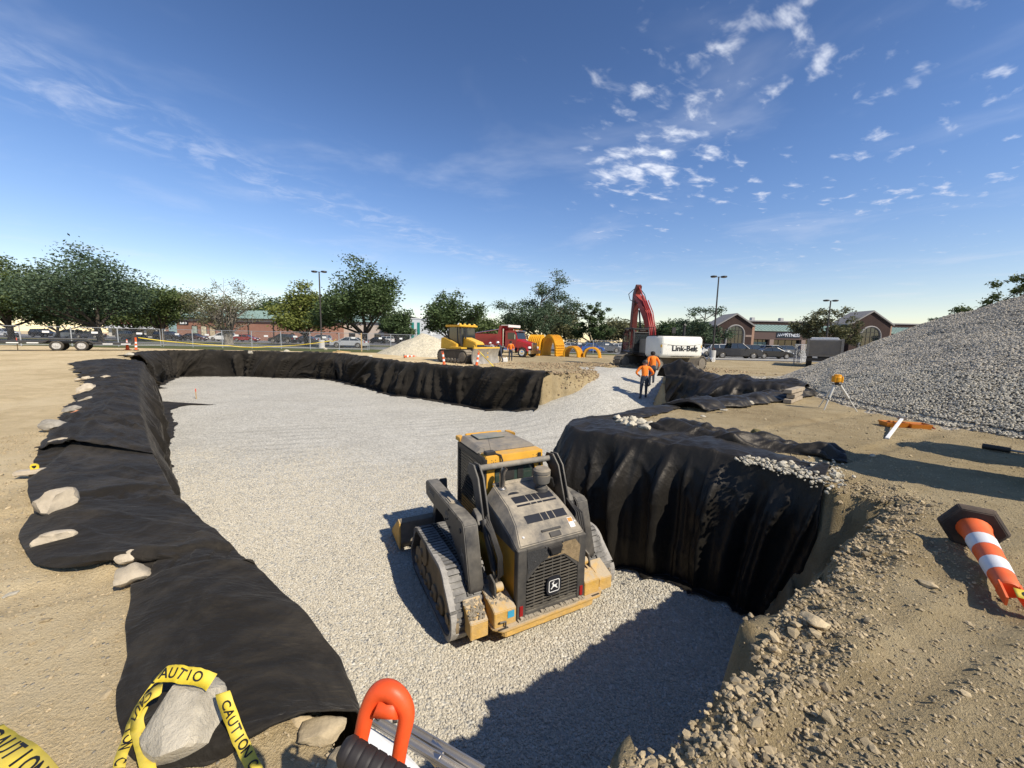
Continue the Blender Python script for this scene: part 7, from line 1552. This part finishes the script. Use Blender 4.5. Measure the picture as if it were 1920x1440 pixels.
# dark fabric flap pinned under the chunk
sheet('fabric_sheet', 'loose corner of black fabric pulled over the pale concrete chunk', [(*G(300, 1470), *G(262, 1400), .01, .01), (*G(345, 1452), *G(290, 1350), .01, .01), (*G(375, 1450), *G(330, 1342), .01, .01), (*G(400, 1445), *G(345, 1365), .01, .01), (*G(440, 1425), *G(420, 1375), .01, .01)], FAB, step=.012, nt=24, nw=2, lift=.03, hump=.02, fold=.002, seed=133, wrinkle=.006, ragged=.02, bottom=.03, top_fn=lambda x, y, a: .15 * a ** 1.5 * np.exp(-((x - c.x) / .14) ** 2))
# ------------------------------------------------------------------ orange-handled tool leaning at the rim
def orange_tool():
    top = g(722, 1300, .97); t = thing('hand_tool', 'orange loop handle with black ribbed grip and metal rails at the rim', 'tool', (top.x, top.y, 0.0))
    OH = M('orange_plastic', (.74, .085, .018), .45, var=.12, scale=18, spec=.4, bump=.06, bscale=90)
    u = (R_ - Vector((0, 0, R_.z))).normalized()
    def W(px, py, z): v = g(px, py, z); return v - Vector((top.x, top.y, 0))
    A = W(655, 1478, .80); Bp = W(690, 1330, .93); T0 = W(712, 1296, .965); T1 = W(740, 1300, .965); Cc = W(762, 1335, .93); D = W(738, 1478, .80)
    loop = np.array([tuple(A) + (.0145,), tuple(A.lerp(Bp, .55)) + (.0148,), tuple(Bp) + (.017,), tuple(T0) + (.0195,), tuple(T1) + (.0195,), tuple(Cc) + (.017,), tuple(Cc.lerp(D, .45)) + (.0148,), tuple(D) + (.0145,)])
    def smooth_path(Pn, n):
        d = np.r_[0, np.cumsum(np.linalg.norm(np.diff(Pn[:, :3], axis=0), axis=1))]; t_ = np.linspace(0, d[-1], n); k_ = len(Pn); i = np.clip(np.searchsorted(d, t_, side='right') - 1, 0, k_ - 2); u = ((t_ - d[i]) / (d[i + 1] - d[i]))[:, None]
        p0, p1, p2, p3 = Pn[np.maximum(i - 1, 0)], Pn[i], Pn[i + 1], Pn[np.minimum(i + 2, k_ - 1)]
        return .5 * (2 * p1 + (p2 - p0) * u + (2 * p0 - 5 * p1 + 4 * p2 - p3) * u ** 2 + (3 * p1 - p0 - 3 * p2 + p3) * u ** 3)
    LP = smooth_path(loop, 60); b = MB(); b.ring([tuple(q[:3]) for q in LP], list(LP[:, 3]), 20); h_ = b.obj('loop_handle', OH, t, smooth=180)
    b = MB(); m_ = T0.lerp(T1, .5); b.ring([Bp.lerp(Cc, .25) + Vector((0, 0, .012)), Bp.lerp(Cc, .5) + Vector((0, 0, .004)), Bp.lerp(Cc, .78) + Vector((0, 0, .012))], [.022, .017, .022], 12); b.obj('web', OH, h_, smooth=180)
    # ribbed grip
    P0, P1 = W(642, 1402, .90), W(800, 1500, .85); b = MB(); n = 60; pts = []; rad = []
    for i in range(n + 1):
        f_ = i / n; pts.append(P0.lerp(P1, f_)); r_ = .0255 if (i % 7) else .0238
        if i < 3: r_ = .018 + .0026 * i
        rad.append(r_)
    b.ring(pts, rad, 22); b.obj('ribbed_grip', M('grip_rubber', (.022, .018, .017), .6, var=.1, spec=.4), t, smooth=50)
    # rails and tray
    AL = M('aluminium_rail', (.34, .32, .30), .4, metal=.8, var=.1, scale=12)
    for (p, q_, r2) in (((700, 1352, .66), (880, 1462, .55), .012), ((768, 1370, .62), (905, 1450, .55), .011)):
        a, b_ = W(*p), W(*q_); d = (b_ - a); ang = math.atan2(d.y, d.x); b = MB(); b.box((0, 0, 0), (d.length, .022, .012)); o = b.obj('rail', AL, t, a.lerp(b_, .5), (0, -math.asin(d.z / d.length), ang), bevel=.003)
        b = MB(); b.box((0, .009, .009), (d.length, .004, .008)); b.box((0, -.009, .009), (d.length, .004, .008)); b.obj('rail_lip', AL, o, smooth=0)
    a, b_, c_, d4 = W(690, 1362, .64), W(745, 1395, .60), W(800, 1455, .56), W(690, 1440, .60); b = MB(); b.add([a, b_, c_, d4], [(0, 1, 2, 3)]); o = b.obj('tray_plate', M('clear_plastic', (.62, .62, .62), .2, var=.15, scale=20, spec=.6), t, smooth=0); md = o.modifiers.new('s', 'SOLIDIFY'); md.thickness = .003
    cc = W(815, 1412, .585); b = MB(); b.box(cc, (.05, .035, .03), (.2, .2, -.6)); b.obj('clamp', CHROME, t, bevel=.004)
    e = W(706, 1348, .665); b = MB(); b.ring([e, e + Vector((.02, .02, .006)), e + Vector((.045, .02, 0)), e + Vector((.05, .0, -.01))], .007, 8); b.obj('cable_end', BLK, t)
    # stem and foot carry it from the ground below the frame
    m0 = A.lerp(D, .5); b = MB(); b.cyl(m0, Vector((m0.x, m0.y - .25, .02)), .02); b.cyl(W(880, 1462, .55), Vector((.22, .0, .02)), .018); b.obj('stem', AL, t)
    b = MB(); b.box((m0.x, m0.y - .25, .03), (.3, .2, .05)); b.obj('foot', BLK, t, bevel=.01)
orange_tool()
# ------------------------------------------------------------------ laser level on a tripod
def tripod():
    c = aty(1560, 768, 10.2); zg = float(bank_h(c.x, c.y)); k = 10.2 / F
    t = thing('laser_level', 'yellow rotating laser level on an aluminium tripod by the gravel pile', 'laser level', (c.x, c.y, zg))
    hd = 69 * k
    for px, py in ((1535, 764), (1545, 769), (1607, 772)):
        f_ = g(px, py, zg); v = Vector((f_.x - c.x, f_.y - c.y, 0)); tp_ = Vector((.05, 0, hd * .72)) + v.normalized() * .06
        b = MB(); b.ring([tp_, tp_.lerp(v, .55)], .03, 8); b.ring([tp_.lerp(v, .5), v], [.02, .012], 8); lg = b.obj('leg', M('tripod_alu', (.62, .60, .54), .5, metal=.1, var=.1), t)
        b = MB(); b.lathe([(.028, -.03), (.028, .03)], tp_.lerp(v, .54), 'z', 8); b.obj('clamp', BLK, lg)
    b = MB(); b.lathe([(.09, hd * .70), (.09, hd * .735), (.05, hd * .74), (.04, hd * .78)], (.05, 0, 0), 'z', 16); b.obj('head_plate', BLK, t)
    LYE = M('laser_yellow', (.75, .34, .015), .45, var=.06); b = MB(); b.lathe([(.10, hd * .78), (.115, hd * .80), (.115, hd * .91), (.10, hd * .93)], (.05, 0, 0), 'z', 14); bd = b.obj('body', LYE, t)
    for i in range(4): a = i * PI / 2 + .4; b = MB(); b.box((.05 + .115 * math.cos(a), .115 * math.sin(a), hd * .855), (.03, .05, hd * .17), (0, 0, a)); b.obj('guard', LYE, bd, bevel=.008)
    b = MB(); b.lathe([(.085, hd * .93), (.085, hd * .97), (.06, hd * .985)], (.05, 0, 0), 'z', 14); b.obj('rotor_cap', LYE, bd); b = MB(); b.lathe([(.07, hd * .915), (.07, hd * .945)], (.05, 0, 0), 'z', 12); b.obj('lens_ring', BLK, bd)
tripod()
# open tool case and white grade rod
def case():
    c = g(1697, 800); t = thing('tool_case', 'open orange hard case lying on the dirt by the gravel pile', 'case', (c.x, c.y, float(bank_h(c.x, c.y))), math.radians(-14)); t.scale = (.62, .62, .75)
    CO = M('case_orange', (.62, .21, .02), .5, var=.06, dust=.25); CI = M('case_inside', (.30, .05, .03), .8, var=.3)
    for x0, x1, y in ((-.66, -.02, .02), (.02, .62, -.02)):
        b = MB(); z = .13; b.add([(x0 + .03, y - .20, 0), (x1 - .03, y - .20, 0), (x1 - .03, y + .20, 0), (x0 + .03, y + .20, 0), (x0, y - .24, z), (x1, y - .24, z), (x1, y + .24, z), (x0, y + .24, z), (x0 + .03, y - .21, z), (x1 - .03, y - .21, z), (x1 - .03, y + .21, z), (x0 + .03, y + .21, z), (x0 + .05, y - .18, .03), (x1 - .05, y - .18, .03), (x1 - .05, y + .18, .03), (x0 + .05, y + .18, .03)], [(3, 2, 1, 0)] + [(k * 4 + i, k * 4 + (i + 1) % 4, k * 4 + 4 + (i + 1) % 4, k * 4 + 4 + i) for k in range(3) for i in range(4)] + [(12, 13, 14, 15)])
        sh = b.obj('shell', CO, t, bevel=.006); b = MB(); b.bb(x0 + .06, x1 - .06, y - .17, y + .17, .03, .09); b.obj('foam', CI, sh)
    b = MB(); b.box((.68, -.05, .05), (.12, .3, .02), (0, .6, 0)); b.obj('flap', CI, t)
case()
a, b_ = g(1663, 822, .03), g(1692, 784, .17); d = b_ - a; m = MB(); m.box((0, 0, 0), (d.length, .055, .03)); t = thing('grade_rod', 'white levelling rod resting across the open orange case', 'rod', a.lerp(b_, .5)); t.rotation_euler = (0, -math.asin(d.z / d.length), math.atan2(d.y, d.x)); m.obj('staff', WHITE, t, bevel=.004)
m = MB(); m.bb(d.length / 2 - .10, d.length / 2 - .04, -.07, .07, -.02, .05); m.obj('end_bracket', STEEL, t)
# black hand tool lying at the right
a = g(1842, 836, .05); b_ = g(1935, 852, .04); d = b_ - a; t = thing('hand_tamper', 'black-gripped steel rod lying on the dirt in the right', 'tool', a); t.rotation_euler = (0, 0, math.atan2(d.y, d.x))
t['label'] = 'black-gripped steel rod lying on the bare dirt past the shadows'
m = MB(); m.cyl((0, 0, 0), (.30, 0, 0), .045); m.obj('grip', BLK, t); m = MB(); m.cyl((.28, 0, 0), (d.length + .6, 0, -.01), .018); m.obj('rod', STEEL, t)
# lumber stack at the trench end, white bucket by the worker, blue bags and pipes by the excavator
p = g(1487, 752); 
for i, (dx, dz, dr) in enumerate(((0, .06, 0), (.15, .20, .05), (.05, .34, -.03))):
    m = MB(); m.bb(-.75, .75, -.1, .1, -.055, .055); tag(m.obj('timber_block', [M('weathered_timber', (.36, .30, .22), .85, var=.2), BLK][0], None, (p.x + dx, p.y + dx, dz), (0, 0, .75 + dr), bevel=.008), ['lowest weathered timber in the stack at the end of the trench fabric', 'middle weathered timber in the stack at the end of the trench fabric', 'top weathered timber in the stack at the end of the trench fabric'][i], 'timber')
p = onbank(947, 679, 32.5); t = thing('water_jug', 'white plastic jug standing on dirt between two workers', 'jug', p); m = MB(); m.box((0, 0, .17), (.42, .3, .34)); m.obj('body', WHITE, t, bevel=.04); m = MB(); m.lathe([(.05, .33), (.05, .42)], (.1, 0, 0), 'z', 10); m.obj('cap', WHITE, t)
p = aty(1296, 674, 29.5); BLUE = M('blue_wrap', (.10, .32, .55), .4, var=.15)
for i, (dx, dz) in enumerate(((0, .22), (.25, .55))):
    me = rock_mesh(200 + i, BLUE, (1.4, .9, .55), .18, 4); tag(ob('wrapped_bundle', me, None, (p.x + dx - .2, p.y + .6, ZR + dz)), ['lower blue plastic-wrapped bundle beside the excavator track', 'upper blue plastic-wrapped bundle beside the excavator track'][i], 'bundle')
for i, px in enumerate((1312, 1320)):
    p = aty(px, 680, 41); t = thing('plastic_pipe', ['grey open-ended pipe lying by the lamp base', 'white open-ended pipe lying nearest the lamp base'][i], 'pipe', (p.x, p.y, ZR + .2), .3); m = MB(); n = 16
    for r_, y0, y1 in ((.2, -1.2, 1.2),): m.ring([(0, y0, 0), (0, y1, 0)], r_, n, caps=False); m.ring([(0, y0, 0), (0, y1, 0)], r_ * .8, n, caps=False)
    m.obj('tube', [STEEL, WHITE][i], t); m = MB(); m.lathe([(.23, -1.25), (.23, -1.1), (.19, -1.1), (.19, -1.25)], (0, 0, 0), 'y', n); m.obj('collar', [STEEL, WHITE][i], t)
# unseen cabin-shaped blockers, added beyond the right edge to throw the long shadows on the dirt
def blocker(label, x, y, h, w_=1.1):
    t = thing('shadow_blocker', label, 'shadow blocker', (x, y, 0), math.radians(38), 'added shadow blockers')
    PG = M('blocker_green', (.05, .20, .15), .5); b = MB(); b.bb(-w_ / 2, w_ / 2, -w_ / 2, w_ / 2, .1, h - .35); bd = b.obj('cabin', PG, t, bevel=.04)
    b = MB(); b.lathe([(w_ * .66, h - .36), (w_ * .62, h - .25), (w_ * .45, h - .1), (w_ * .2, h - .01), (.02, h)], (0, 0, 0), 'z', 20); b.obj('roof', WHITE, t)
    b = MB(); b.bb(-w_ * .38, w_ * .38, -w_ / 2 - .03, -w_ / 2, .2, h - .5); dr = b.obj('door', PG, t, bevel=.01); b = MB(); b.bb(w_ * .25, w_ * .32, -w_ / 2 - .06, -w_ / 2 - .03, 1.0, 1.2); b.obj('handle', BLK, dr)
    b = MB(); b.bb(-w_ / 2 - .05, w_ / 2 + .05, -w_ / 2 - .05, w_ / 2 + .05, 0, .1); b.obj('skid', BLK, t)
blocker('added unseen green toilet whose shadow reaches the bunched fabric', 7.0, 3.95, 2.45)
blocker('added unseen green toilet set farther back from the pit', 9.15, 4.75, 2.4)
